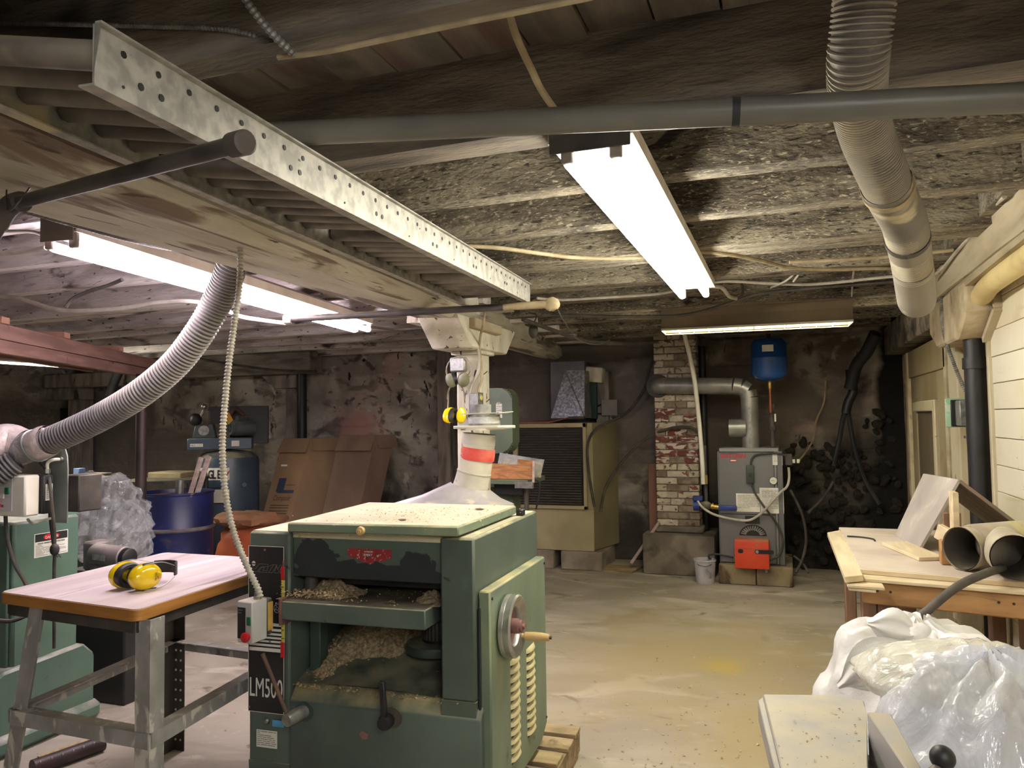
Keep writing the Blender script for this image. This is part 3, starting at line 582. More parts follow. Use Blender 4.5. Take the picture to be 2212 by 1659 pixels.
cable('ceiling_cable', [ay(1170, 680, 5.0), ay(1250, 682, 5.1), ay(1380, 684, 5.14), ay(1480, 680, 5.14), ay(1560, 660, 5.14), ay(1640, 635, 5.13), ay(1760, 622, 5.13), ay(1950, 606, 5.13)], .011, 'cable_dark', 'dark sagging cable in front of the louvred lamp')
cable('ceiling_cable', [ay(1530, 618, 4.5), ay(1560, 622, 4.7), ay(1575, 640, 5.0), ay(1590, 645, 5.12)], .012, 'cable_white', 'short white cord looping off the far end of the right strip lamp')
cable('ceiling_cable', [ay(1600, 606, 5.1), ay(1605, 625, 5.1), ay(1602, 640, 5.1)], .008, 'cable_dark', 'short dark drop wire left of the louvred lamp')
cable('ceiling_cable', [ay(1722, 584, 4.7), ay(1700, 605, 4.8), ay(1665, 622, 5.05)], .006, 'cable_white', 'thin loose white wire hanging below the joists')
cable('ceiling_cable', [ay(1730, 586, 4.7), ay(1714, 608, 4.8)], .006, 'cable_white', 'short stub of loose white wire below the joists')
cable('ceiling_cable', [ay(1844, 585, 5.0), ay(1842, 604, 5.1), ay(1840, 640, 5.6)], .006, 'cable_white', 'white wire dropping to the right end of the louvred lamp')
cable('copper_pipe', [az(1705, 566, 2.308), az(1800, 562, 2.308), az(1950, 552, 2.308), az(2060, 540, 2.308)], .009, 'wood_red' if 'wood_red' in MATS else 'cable_tan', 'thin reddish pipe fixed to a joist at the right', 'pipe')
cable('wall_cable', [ay(1995, 605, 4.95), ay(2030, 585, 4.75), ay(2065, 545, 4.4), ay(2100, 505, 4.1), ay(2130, 460, 3.75), ay(2170, 425, 3.4)], .009, 'cable_white', 'pale cable climbing along the right wall beam')
cable('wall_cable', [ay(2045, 580, 4.9), ay(2090, 530, 4.4), ay(2140, 470, 3.9), ay(2180, 430, 3.5), ay(2240, 330, 3.0)], .007, 'cable_tan', 'thin tan cable along the face of the right wall beam')
cable('ceiling_cable', [ay(-40, 636, 3.05), ay(40, 645, 3.06), ay(120, 668, 3.05), ay(190, 671, 3.07), ay(270, 665, 3.09), ay(350, 653, 3.1), ay(420, 652, 3.12), ay(480, 668, 3.2), ay(520, 684, 3.4), ay(570, 692, 3.7), ay(615, 698, 3.9)], .012, 'cable_white', 'pale sagging cable under the joists behind the dust hose')
cable('ceiling_cable', [ay(264, 604, 2.9), ay(235, 616, 2.9), ay(190, 630, 2.88), ay(158, 645, 2.86), ay(142, 664, 2.84)], .010, 'cable_dark', 'short bent dark cable on a joist left of the dust hose')
cable('ceiling_cable', [ay(-30, 500, 1.95), ay(60, 500, 2.0), ay(95, 508, 2.02)], .006, 'cable_white', 'thin pale cable near the left end of the pinkish lamp')
cable('ceiling_cable', [ay(-30, 548, 2.3), ay(40, 545, 2.3), ay(100, 535, 2.25)], .010, 'cable_white', 'pale cable running into the left end of the pinkish lamp')
cable('ceiling_cable', [ay(800, 706, 4.4), ay(860, 712, 4.6), ay(930, 708, 4.7), ay(990, 715, 5.0)], .008, 'cable_dark', 'dark cable sagging from the pinkish lamp to the beam')
cable('ceiling_cable', [ay(1130, 690, 4.9), ay(1200, 715, 5.4), ay(1260, 735, 5.9), ay(1330, 742, 6.4), ay(1420, 738, 6.9)], .016, 'cable_dark', 'bundle of dark cables along the top of the far beam')
cable('ceiling_cable', [ay(1420, 706, 6.3), ay(1500, 716, 6.4), ay(1560, 722, 6.6), ay(1700, 716, 6.7), ay(1900, 700, 6.8)], .008, 'cable_dark', 'dark cable on the last joist behind the louvred lamp')
cable('post_cable', [ay(975, 680, 4.5), ay(1002, 700, 4.45), ay(1022, 730, 4.45), ay(1032, 752, 4.5), ay(1036, 785, 4.57), ay(1030, 810, 4.58), ay(1018, 835, 4.58), ay(1014, 860, 4.585), ay(1014, 900, 4.585)], .010, 'cable_white', 'white cable running down the left face of the middle post')
cable('post_cable', [ay(1047, 674, 4.25), ay(1044, 700, 4.3), ay(1038, 725, 4.4), ay(1036, 750, 4.5), ay(1040, 790, 4.58), ay(1042, 815, 4.58), ay(1034, 845, 4.58), ay(1044, 862, 4.6)], .008, 'cable_tan', 'tan cord running down the middle post to the outlet box')
ob = thing('outlet_box', 'grey outlet box with two yellow sockets on the middle post', 'outlet', (-1.87, 4.6, 1.6))
link('box_body', MB().box((-1.925, 4.535, 1.555), (-1.865, 4.6, 1.675), .005), MATS['galv'], ob)
link('face_plate', MB().box((-1.868, 4.535, 1.55), (-1.862, 4.63, 1.68), .002), MATS['galv'], ob)
for zz in (1.585, 1.645): link('socket', MB().cyl((-1.862, 4.59, zz), (-1.856, 4.59, zz), .017, n=12), mat('socket_yellow', (226, 220, 96), rough=.5) if 'socket_yellow' not in MATS else MATS['socket_yellow'], ob)
jb = MB().box(ay(977, 772, 4.57) - Vector((.0, .05, .10)), ay(1004, 772, 4.57) + Vector((.02, 0, 0.0)), .01); solo('junction_box', jb, MATS['galv'], 'dented grey junction box behind the green ear defenders', 'box')
c0 = ay(1152, 708, 5.2); ho = thing('wire_box', 'small dark oval box hanging from a wire on the far beam', 'box', c0)
link('box_body', MB().ball(c0 + Vector((0, 0, -.02)), .045, 14, 10, (.8, .4, 1.3)), MATS['steel_dark'], ho); link('wire', MB().tube(smoothpath([c0 + Vector((0, 0, .03)), c0 + Vector((.02, .02, .09)), c0 + Vector((-.05, .05, .12))], 5), .005, 6), MATS['cable_dark'], ho)
# white conduit hanging to the switch box on the planer
cd = MB(); corrugated(cd, [ay(512, 490, 2.2), ay(519, 540, 2.2), ay(517, 620, 2.2), ay(506, 700, 2.2), ay(495, 780, 2.2), ay(487, 860, 2.2), ay(481, 940, 2.2), ay(482, 1010, 2.2), ay(489, 1080, 2.2), ay(505, 1150, 2.2), ay(530, 1215, 2.2), ay(556, 1270, 2.2), ay(562, 1290, 2.2)], .0105, .0125, .0045, 12)
solo('flexible_conduit', cd, MATS['cable_white'], 'long cream flexible conduit hanging from the beam to the planer switch box', 'conduit')
# ---------------------------------------------------------------- green thickness planer on its pallet
PT = Matrix.Translation((-1.011, 2.413, 0)) @ Matrix.Rotation(math.radians(2.5), 4, 'Z'); PI_ = PT.inverted(); P3 = PT.to_3x3()
def plane_hit(px, py, n, d):
    r = ray(px, py); o = PT.to_translation(); n = P3 @ Vector(n); t = (d - n.dot(CAM - o)) / n.dot(r); return PI_ @ (CAM + r * t)
def pf(px, py, y=0.0): return plane_hit(px, py, (0, 1, 0), y)
def pr(px, py, x=0.0): return plane_hit(px, py, (1, 0, 0), x)
DUST = (206, 190, 140)
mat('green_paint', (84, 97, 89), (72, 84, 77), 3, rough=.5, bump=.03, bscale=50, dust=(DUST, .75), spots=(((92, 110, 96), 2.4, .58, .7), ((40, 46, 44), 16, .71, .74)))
mat('green_lit', (118, 132, 112), (100, 116, 100), 3.5, (1, 1, .6), rough=.5, dust=(DUST, .8), bump=.03, bscale=50, spots=(((136, 148, 116), 3, .52, .7, (1, 1, .4)), ((70, 92, 76), 6, .64, .72)))  # lighter copy of green_paint, lamp light put into the colour
mat('green_fascia', (78, 94, 84), (70, 84, 76), 3, rough=.5, rnd=False, spots=(((36, 42, 44), 14, .70, .73),),
    patches=tuple((c_, tuple(PT @ Vector(o_)), r_, n_, a_, s_) for c_, o_, r_, n_, a_, s_ in (((38, 44, 48), (-.63, 0, 1.0), (.085, 1, .07), 20, 1.1, .02), ((38, 44, 48), (-.45, 0, .955), (.26, 1, .045), 18, 1.2, .02), ((38, 44, 48), (-.22, 0, .99), (.065, 1, .05), 20, 1.1, .02), ((38, 44, 48), (-.18, 0, .945), (.09, 1, .035), 20, 1.1, .02), ((120, 104, 84), (-.06, 0, 1.075), (.03, 1, .022), 14, .8, .05))))
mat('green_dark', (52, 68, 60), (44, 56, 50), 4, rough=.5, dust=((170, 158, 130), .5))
mat('dusty_top', (210, 199, 170), (180, 176, 150), 3, rough=.85, bump=.3, bscale=60, spots=(((218, 206, 174), 7, .5, .66), ((176, 148, 108), 30, .66, .72), ((128, 140, 118), 2.2, .64, .74)))
mat('plate_black', (26, 27, 30), (40, 40, 42), 5, rough=.45, spots=(((84, 78, 72), 5, .6, .78),))
mat('shaving', (206, 184, 142), (168, 146, 108), 40, rough=.9)
mat('wood_pale', (206, 178, 122), (188, 158, 102), 6, (1, 6, 6), rough=.55)
mat('cast_alu', (196, 194, 188), (160, 160, 156), 12, rough=.32, metal=.75, bump=.06, bscale=60)
mat('pale_red', (134, 98, 92), (108, 72, 68), 8, rough=.6)
mat('tape_yellow', (216, 204, 88), (200, 188, 76), 20, rough=.5)
pl = thing('thickness_planer', 'big green thickness planer with a handwheel and dusty top on a pallet', 'planer', PT.to_translation())
def pp_(name, mb, m_, parent=pl, smooth=True): return link(name, mb, MATS[m_] if isinstance(m_, str) else m_, parent, smooth)
def L(): return MB(PT)
LX0, LX1, D = -.895, -.720, .80
pp_('side_column', L().box((LX0, 0, .20), (LX1, D, 1.098), .008), 'green_paint')
b = L(); b.box((-.126, 0, .55), (0, D, 1.10), .008); b.prism([(0, 0, .55), (0, D, .55), (0, D, .2), (0, 0, .2)], (-.126, 0, 0)); pp_('side_column', b, 'green_paint')
pp_('fascia', L().box((LX1, .022, .935), (-.12, .05, 1.098), .004), 'green_fascia')
pp_('top_deck', L().box((LX1 - .002, .02, 1.075), (-.12, D, 1.099), .004), 'dusty_top')
pp_('top_film', L().box((-.885, .01, 1.0985), (-.012, D - .01, 1.1005)), 'dusty_top', smooth=False)
b = L(); b.prism([(LX1, -.004, .24), (LX1, -.004, .495), (LX1, .03, .535), (LX1, .06, .545), (LX1, .06, .20), (LX1, .02, .20)], (.738, 0, 0), .006)
b.prism([(LX0 + .003, .0, .2), (LX0 + .003, -.003, .265), (LX1, -.003, .265), (LX1, .0, .2)], (0, .05, 0))
pp_('front_casting', b, 'green_paint')
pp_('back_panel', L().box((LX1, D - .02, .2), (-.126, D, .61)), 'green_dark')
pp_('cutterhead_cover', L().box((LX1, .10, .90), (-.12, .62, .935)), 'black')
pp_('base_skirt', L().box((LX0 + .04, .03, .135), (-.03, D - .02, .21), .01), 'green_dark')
# cast bed below the table, with heaps of shavings
def bed(u, v):
    x = LX1 + .60 * u; y = .04 + .70 * v; bump_ = math.exp(-((x + .45) / .23) ** 2 - ((y - .28) / .26) ** 2)
    return (x, y, .54 + .10 * min(1, v * 2.2) * (1 - .3 * u) + .03 * bump_)
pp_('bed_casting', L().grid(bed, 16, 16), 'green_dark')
def heap(u, v):
    x = LX1 + .005 + .575 * u; y = .055 + .70 * v; n = noise.fractal(Vector((x * 7, y * 7, 2)), 1, 2, 4)
    h = .20 * math.exp(-((x + .52) / .16) ** 2 - ((y - .42) / .20) ** 2) + .085 * math.exp(-((x + .12) / .13) ** 2) * min(1, v * 3) + .05 * math.exp(-((x + .66) / .08) ** 2 - ((y - .16) / .12) ** 2) - .045 + .022 * n + .012 * v
    z = bed(u, v)[2]; return (x, y, z + max(-.02, h))
hp = solo('shavings_heap', L().grid(heap, 60, 60), mat('shaving_heap', (196, 176, 138), (138, 120, 94), 70, rough=.95, bump=1.0, bscale=220, bdist=.01, spots=(((222, 206, 170), 110, .58, .66),)), 'heap of wood shavings inside the planer under its table', 'shavings', kind='stuff')
# planing table
tb = L(); tb.box((-.724, -.055, .795), (-.158, .72, .862), .004); pp_('planing_table', tb, 'green_paint')
pp_('table_surface', L().box((-.716, -.05, .860), (-.165, .71, .8645), .001), 'steel_dark')
b = L(); b.box((-.727, -.06, .775), (-.716, .2, .87), .002); pp_('table_edge_guard', b, 'pale_red')
pp_('roller_block', L().lathe([(.0, .955), (.02, .955), (.023, .95), (.026, .90), (.026, .86)], 14, Matrix.Translation((-.675, .075, 0))), 'steel_dark')
pp_('guide_post', L().box((-.70, .10, .57), (-.655, .16, .80), .004), 'green_dark')
pp_('screw_column', L().cyl((-.262, .30, .66), (-.262, .30, .80), .062, n=24), 'black')
g = L(); 
for i in range(12): a = PI * (1.1 + .8 * i / 11); g.bar((-.262 + .062 * math.cos(a), .30 + .062 * math.sin(a), .672), (-.262 + .062 * math.cos(a), .30 + .062 * math.sin(a), .74), .006, .004, (math.cos(a), math.sin(a), 0))
pp_('screw_ridges', g, 'steel_dark')['kind'] = 'stuff'
pp_('column_flange', L().lathe([(.115, .628), (.118, .645), (.112, .66), (.0, .662)], 32, Matrix.Translation((-.262, .28, 0))), 'green_dark')
# heaps on the table
def theap(cx, cy, rx, ry, h):
    return L().grid(lambda u, v: ((cx + rx * (2 * u - 1)), cy + ry * (2 * v - 1), .8635 + max(-.002, h * math.exp(-4 * ((2 * u - 1) ** 2 + (2 * v - 1) ** 2)) * (1 + .6 * noise.fractal(Vector((u * 5, v * 5, cx)), 1, 2, 4)) - h * .06)), 26, 26)
solo('shavings_heap', theap(-.60, .10, .16, .13, .055), MATS['shaving_heap'], 'small heap of shavings on the left of the planer table', 'shavings', kind='stuff')
solo('shavings_heap', theap(-.20, .10, .07, .10, .03), MATS['shaving_heap'], 'small heap of shavings on the right edge of the planer table', 'shavings', kind='stuff')
# cover with turned knob
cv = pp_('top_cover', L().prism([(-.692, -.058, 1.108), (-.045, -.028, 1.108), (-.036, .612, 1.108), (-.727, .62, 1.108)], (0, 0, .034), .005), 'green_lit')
pp_('cover_dust', L().prism([(-.686, -.05, 1.142), (-.052, -.021, 1.142), (-.043, .605, 1.142), (-.72, .612, 1.142)], (0, 0, .0012)), 'dusty_top', cv, False)
pp_('knob', L().lathe([(0, .03), (.006, .029), (.007, .026), (.014, .024), (.0155, .014), (.012, .004), (.006, 0), (.006, -.015)], 20, Matrix.Translation((-.396, -.045, 1.122)) @ Matrix.Rotation(PI / 2, 4, 'X')), 'wood_pale', cv)
pp_('hinge', L().box((-.035, .60, 1.10), (-.005, .64, 1.128), .004), 'black')
pp_('chip', L().ball((-.13, .42, 1.148), .012, 8, 5, (1.6, .6, .35)), 'pale_red', cv); pp_('chip', L().ball((-.30, .07, 1.147), .012, 8, 5, (1.4, .7, .3)), 'pale_red', cv)
# black front plate with its print
pz0, pz1 = .441, 1.045
plate = pp_('name_plate', L().box((-.893, -.004, pz0), (-.742, 0.002, pz1), .001), 'plate_black')
fr_ = L()
for a, b in (((-.893, pz0), (-.893, pz1)), ((-.742, pz0), (-.742, pz1))): fr_.box((a[0] - .001, -.0046, a[1]), (b[0] + .001, -.004, b[1]))
for zz in (pz0, pz1): fr_.box((-.893, -.0046, zz - .001), (-.742, -.004, zz + .001))
pp_('plate_border', fr_, 'white_ink', plate, False)['kind'] = 'stuff'
X_, Z_ = P3 @ Vector((1, 0, 0)), Vector((0, 0, 1))
text('LM500', PT @ Vector((-.889, -.0046, .497)), X_, Z_, .098, MATS['white_ink'], plate, 'model_lettering', sx=.53)
st = L()
for i, (z0, z1) in enumerate(((.766, .755), (.746, .737), (.730, .7225), (.716, .709), (.7025, .6955), (.689, .681), (.675, .662))): st.box((-.889, -.0048, z1), (-.748, -.004, z0))
pp_('stripes', st, 'white_ink', plate, False)['kind'] = 'stuff'
lg = L()
def zl(X0, Y0): q = pf(525 + X0 / 13.825, 1170 + Y0 / 13.825, -.004); return Vector((q.x, -.0048, q.z))
for poly in ([(285, 805), (380, 805), (480, 665), (760, 680), (735, 740), (530, 760), (430, 895), (310, 890)], [(460, 905), (570, 760), (640, 765), (600, 860), (720, 870), (745, 760), (860, 690), (1020, 690), (870, 930), (460, 905)], [(780, 905), (910, 700)], [(930, 925), (1010, 720), (1035, 840), (1110, 700), (1285, 712), (1260, 770), (1150, 765), (1050, 935), (940, 930)], [(1105, 940), (1160, 830), (1190, 835), (1185, 945), (1105, 940)]):
    for a, b in zip(poly, poly[1:]): lg.bar(zl(*a), zl(*b), .0009, .0008, (0, -1, 0))
pp_('brand_logo', lg, 'ink_grey', plate, False)['kind'] = 'stuff'
c = zl(320, 650); e = L()
e.prism([(c.x + .0155 * math.cos(t) * .5, -.005, c.z + .0155 * .62 * math.sin(t)) for t in [2 * PI * k / 8 + .39 for k in range(8)]], (0, .001, 0)); pp_('brand_badge', e, 'white_ink', plate, False)
pp_('badge_band', L().box((c.x - .0075, -.0056, c.z - .003), (c.x + .0075, -.0049, c.z + .002)), 'pale_red', plate, False)
ar = L()
cc = pf(490 + 1205 / 11.06, 1280 + 380 / 11.06, -.004)
for r, a0, a1 in ((.0052, 0, 2 * PI), (.0135, 0, 2 * PI), (.0175, .1, 1.9)):
    n = 20
    for k in range(n):
        t0, t1 = a0 + (a1 - a0) * k / n, a0 + (a1 - a0) * (k + 1) / n; ar.bar((cc.x + r * math.cos(t0), -.0046, cc.z + r * math.sin(t0) * 1.15), (cc.x + r * math.cos(t1), -.0046, cc.z + r * math.sin(t1) * 1.15), .001, .0008, (0, -1, 0))
for k in range(4): t = .3 + k * PI / 2; ar.bar((cc.x + .009 * math.cos(t), -.0046, cc.z + .009 * math.sin(t)), (cc.x + .0135 * math.cos(t + .3), -.0046, cc.z + .0135 * math.sin(t + .3)), .0018, .0008, (0, -1, 0))
ar.prism([(cc.x - .0085, -.005, cc.z + .019), (cc.x - .003, -.005, cc.z + .0225), (cc.x - .004, -.005, cc.z + .0155)], (0, .0008, 0))
pp_('rotation_symbol', ar, 'white_ink', plate, False)['kind'] = 'stuff'
for (x, z) in ((-.822, 1.032), (-.752, .90), (-.888, .455), (-.80, .70)): pp_('plate_screw', L().lathe([(.0045, 0), (.004, .003), (0, .0035)], 10, Matrix.Translation((x, -.004, z)) @ Matrix.Rotation(PI / 2, 4, 'X')), 'steel', plate)
# measuring tape strip
tp = pp_('measuring_tape', L().box((-.7505, -.0075, .70), (-.7375, -.004, .925)), 'tape_yellow', smooth=False)
pp_('tape_end', L().box((-.752, -.009, .925), (-.7365, -.004, .975), .002), 'red_plastic', tp); pp_('tape_end', L().box((-.754, -.009, .645), (-.737, -.004, .702), .002), 'red_plastic', tp)
pp_('tape_end', L().box((-.746, -.008, .975), (-.738, -.004, .997), .002), 'pale_red', tp)
tk = L(); z = .705
while z < .92: tk.box((-.7505, -.0082, z), (-.7455, -.0074, z + .0015)); z += .0085
pp_('tape_marks', tk, 'black', tp, False)['kind'] = 'stuff'
for i, z in enumerate((.712, .742, .772, .802, .832)): text('234567'[i], PT @ Vector((-.7385, -.0082, z)), -Z_ * -1, -X_, .0125, MATS['black'], tp, 'tape_number')
text('1', PT @ Vector((-.7385, -.0082, .895)), Z_, -X_, .022, MATS['black'], tp, 'tape_number')
# worn red sticker on the fascia
def blob(mb, y, pts): mb.prism([(p[0], y, p[1]) for p in pts], (0, .001, 0))
sk = L(); z0, z1 = 1.046, 1.018; xs = [-.492 + (.172) * i / 16 for i in range(17)]
sk.prism([(x, .0205, z0 + R_.uniform(-.001, .001)) for x in xs] + [(x, .0205, z1 - R_.uniform(0, .012) - .016 * max(0, 1 - abs(x + .40) / .07)) for x in xs[::-1]], (0, .001, 0))
stk = pp_('red_sticker', sk, 'sticker_red' if 'sticker_red' in MATS else 'red_ink', smooth=False)
stk.data.materials.clear(); stk.data.materials.append(mat('sticker_red', (132, 32, 40), (150, 40, 46), 40, rough=.6, spots=(((196, 176, 160), 90, .6, .64), ((40, 46, 44), 60, .62, .66))))
text('LONDON', PT @ Vector((-.425, .0200, 1.034)), X_, Z_, .0075, MATS['paper'], stk); text('KMSKY', PT @ Vector((-.428, .0200, 1.022)), X_, Z_, .011, MATS['paper'], stk)
# right side panel with louvres and handwheel
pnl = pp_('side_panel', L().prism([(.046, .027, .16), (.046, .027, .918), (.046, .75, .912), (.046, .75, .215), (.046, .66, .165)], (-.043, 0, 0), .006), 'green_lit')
pp_('panel_seal', L().box((.002, .018, .16), (.012, .028, .86), .002), 'black')
lm = MB(); nseg = 8; rings = []
for i in range(nseg + 1):
    t = i / nseg; k = math.sin(PI * t) ** .35 if 0 < t < 1 else .02
    rings.append([(0, (t - .5) * .112, -.005), (.0135 * k, (t - .5) * .112, -.0085), (.0125 * k, (t - .5) * .112, -.004), (.007 * k, (t - .5) * .112, .003), (0, (t - .5) * .112, .008)])
lm.loft(rings); lv0 = link('louvre', lm, MATS['louvre_cream'] if 'louvre_cream' in MATS else mat('louvre_cream', (206, 196, 150), (186, 180, 136), 10, rough=.6, dust=(DUST, .6)), pnl)
sl = L()
for yc, zt in ((.295, .613), (.505, .595)):
    for i in range(12 if yc < .4 else 11): sl.box((.044, yc - .05, zt - .0315 * i - .019), (.0468, yc + .05, zt - .0315 * i - .004))
so = pp_('louvre_slots', sl, 'black', pnl, False); so['kind'] = 'stuff'
first = True
for yc, zt in ((.295, .613), (.505, .595)):
    for i in range(12 if yc < .4 else 11):
        M = PT @ Matrix.Translation((.046, yc, zt - .0315 * i))
        if first: lv0.location, lv0.rotation_euler = M.to_translation(), M.to_euler(); hang(lv0, pnl); first = False
        else: piece('louvre', lv0, M, pnl)
for (y, z) in ((.045, .89), (.735, .885), (.735, .24)): pp_('panel_screw', L().cyl((.046, y, z), (.050, y, z), .005, n=8), 'black', pnl)
WC = Matrix.Translation((.052, .185, .765)) @ Matrix.Rotation(PI / 2, 4, 'Y')
wh = pp_('handwheel', L().lathe([(.088, .0), (.108, .002), (.110, .012), (.108, .019), (.110, .022), (.110, .040), (.104, .046), (.094, .044), (.082, .036), (.070, .034), (.066, .028), (.066, .012), (.030, .006), (.028, .0)], 48, WC, False), 'cast_alu')
pp_('wheel_web', L().lathe([(.0, .006), (.067, .010), (.067, .016), (.0, .012)], 32, WC), 'pale_red', wh)
pp_('wheel_hub', L().lathe([(.026, .008), (.026, .048), (.022, .050), (.022, .060), (.010, .061), (.009, .070), (0, .070)], 24, WC), 'pale_red', wh)
hp_ = WC @ Matrix.Translation((.012, -.028 + .085, 0)); hp_ = WC @ Matrix.Translation((.052, .066, 0))
pp_('crank_handle', L().lathe([(.008, .036), (.008, .046), (.0145, .05), (.0165, .085), (.0155, .115), (.0125, .140), (.0, .141)], 18, hp_), 'wood_pale', wh)
pp_('crank_bolt', L().lathe([(.006, .13), (.006, .148), (0, .149)], 10, hp_), 'steel_dark', wh); pp_('crank_pin', L().lathe([(.006, .02), (.006, .05)], 10, hp_), 'steel', wh)
# levers on the front
a0, a1 = Vector((-.655, .0, .463)), pf(618, 1557, -.095)
pp_('lever_disc', L().cyl(a0 + Vector((0, -.004, 0)), a0 + Vector((0, -.010, 0)), .036, n=24), 'green_dark')
hb = pp_('lever_hub', L().tube([a0, a0.lerp(a1, .93), a1], [.0235, .0235, .021], 20), 'galv')
pp_('lever_rod', L().cyl(a0.lerp(a1, .85), pf(567, 1412, -.115), .0075, n=12), mat('rusty', (110, 84, 70), (84, 66, 58), 10, rough=.7, metal=.2), hb)
kc = pf(829, 1563, -.05)
pp_('dial_disc', L().cyl((kc.x + .012, -.004, kc.z + .006), (kc.x + .012, -.012, kc.z + .006), .036, n=28), 'steel_dark')
kb = pp_('clamp_hub', L().lathe([(.022, 0), (.026, .01), (.027, .03), (.022, .045), (.0, .047)], 20, Matrix.Translation((kc.x, -.012, kc.z)) @ Matrix.Rotation(PI / 2, 4, 'X')), 'black')
pp_('clamp_lever', L().bar((kc.x, -.045, kc.z + .02), pf(825, 1472, -.06), .021, .016, (0, -1, 0), .003), 'black', kb)
# small plates on the lower front
lb = pp_('rating_label', L().box((-.857, -.0055, .316), (-.770, -.003, .378)), 'paper', smooth=False); label_lines(lb, PT @ Vector((-.853, -.0056, .374)), X_, Z_, .080, 8, MATS['ink_grey'], .0022, .0068)
pp_('blue_sticker', L().box((-.79, -.005, .395), (-.742, -.003, .418)), mat('sky_blue', (84, 160, 206), (70, 140, 190), 20, rough=.5) and 'sky_blue', smooth=False)
pp_('front_bolt', L().lathe([(.011, 0), (.011, .006), (.007, .012), (0, .013)], 12, Matrix.Translation((-.812, -.003, .412)) @ Matrix.Rotation(PI / 2, 4, 'X')), 'steel')
pp_('paint_chip', L().prism([(-.436, -.0052, .404), (-.425, -.0052, .418), (-.40, -.0052, .407), (-.405, -.0052, .39), (-.425, -.0052, .388)], (0, .001, 0)), 'pale_red', smooth=False)
# switch box hanging beside the plate
sb = thing('switch_box', 'light grey starter box with green and red buttons in front of the planer plate', 'switch box', PT @ Vector((-.9, -.12, .75)))
BX = Matrix.Translation(pf(536, 1345, -.15)) @ Matrix.Rotation(math.radians(-8), 4, 'Z')
def SBm(): return MB(PT @ BX)
link('box_body', SBm().box((-.052, 0, -.073), (.018, .075, .071), .004), MATS['lamp_body'] if 'lamp_body' in MATS else mat('lamp_body', (200, 200, 200), (188, 188, 186), 8, rough=.45, dust=((206, 190, 160), .7)), sb)
link('box_base', SBm().box((-.050, .075, -.06), (.020, .098, .068), .004), MATS['steel_dark'], sb)
link('yellow_label', SBm().box((.0195, .074, -.045), (.0215, .099, .055)), mat('old_yellow', (206, 176, 92), (180, 142, 70), 14, rough=.6), sb, False)
lp = link('label_panel', SBm().box((-.048, -.0015, -.058), (-.012, 0, .050)), MATS['plate_black'], sb, False)
Y_ = (PT @ BX).to_3x3() @ Vector((1, 0, 0)); label_lines(lp, (PT @ BX) @ Vector((-.045, -.0016, .042)), Y_, Z_, .02, 3, MATS['ink_grey'], .002, .005)
link('start_button', SBm().box((-.006, -.004, -.010), (.014, 0, .020), .002), MATS['green_plastic'], sb)
link('stop_button', SBm().lathe([(.010, 0), (.010, .008), (.017, .010), (.0175, .018), (.012, .022), (0, .023)], 20, Matrix.Translation((0, 0, -.048)) @ Matrix.Rotation(PI / 2, 4, 'X')), MATS['red_plastic'], sb)
link('cable_gland', SBm().cyl((-.005, .05, .068), (-.005, .05, .082), .014, n=14).cyl((-.005, .05, .082), (-.005, .05, .095), .011, n=12), MATS['steel'], sb)
# pallet
plt = thing('pallet', 'weathered wooden pallet under the green planer', 'pallet', PT @ Vector((-.4, .4, 0)))
mat('pallet_wood', (168, 146, 112), (130, 110, 82), 4, (1, 6, 6), rough=.9, bump=.4, bscale=40, spots=(((84, 70, 54), 6, .62, .72),), dust=(DUST, .4))
for i in range(7): y = -.04 + .147 * i; link('deck_board', L().box((-1.0, y, .115 + R_.uniform(-.002, .002)), (.145 + R_.uniform(-.012, .008), y + R_.uniform(.09, .115), .135), .003), MATS['pallet_wood'], plt)
for x in (-.99, -.45, .10): link('stringer', L().box((x, -.04, .018), (x + .04, .96, .115), .003), MATS['pallet_wood'], plt)
for i in range(3): y = -.03 + .42 * i; link('bottom_board', L().box((-1.0, y, .0), (.14, y + .1, .018), .003), MATS['pallet_wood'], plt)
# dust extraction duct rising behind the planer
dd = thing('duct_elbow', 'dusty white metal duct with red tape rising from the planer hood', 'duct', PT @ Vector((-.26, .85, 1.1)))
mat('duct_white', (214, 208, 190), (186, 182, 168), 5, rough=.5, metal=.25, bump=.05, spots=(((150, 142, 128), 22, .66, .7),), dust=(DUST, .5))
mat('tape_red', (196, 62, 56), (214, 110, 96), 9, rough=.5, bump=.6, bscale=24)
mat('film_hood', (176, 172, 170), (148, 144, 146), 6, rough=.35, metal=.2, spots=(((206, 196, 170), 9, .52, .68),))
cz = [( -.33, .80, 1.215, .10), (-.285, .83, 1.28, .080), (-.245, .84, 1.35, .0765)]
ctr = [pf(1012, 1084, .84), pf(1016, 1055, .845), pf(1024, 1020, .85), pf(1030, 985, .85), pf(1033, 960, .85), pf(1035, 937, .85)]
q = smoothpath(ctr, 3); rs = [.086 - .0095 * min(1, i / 6) for i in range(len(q))]
for k in range(0, len(q) - 1, 3): link('elbow_gore', L().tube([q[k], q[k + 1], q[k + 2], q[min(k + 3, len(q) - 1)]], [rs[k] + .001, rs[k + 1], rs[k + 2], rs[min(k + 3, len(q) - 1)]], 28, False), MATS['duct_white'], dd)
for k in (3, 6): t = (q[k + 1] - q[k]).normalized(); link('seam_ring', L().cyl(q[k] - t * .003, q[k] + t * .003, rs[k] + .003, n=28), MATS['duct_white'], dd)
tcm = pf(1032, 980, .85); tq_ = (pf(1034, 955, .85) - pf(1028, 1005, .85)).normalized(); link('red_tape', L().tube([tcm - tq_ * .028, tcm - tq_ * .01, tcm + tq_ * .012, tcm + tq_ * .028], [.0785, .0795, .079, .0785], 30, False), MATS['tape_red'], dd)
ring = [(-.262 + .088 * math.cos(2 * PI * k / 28 + .5), .80 + .088 * math.sin(2 * PI * k / 28 + .5) * .8, 1.20) for k in range(28)]
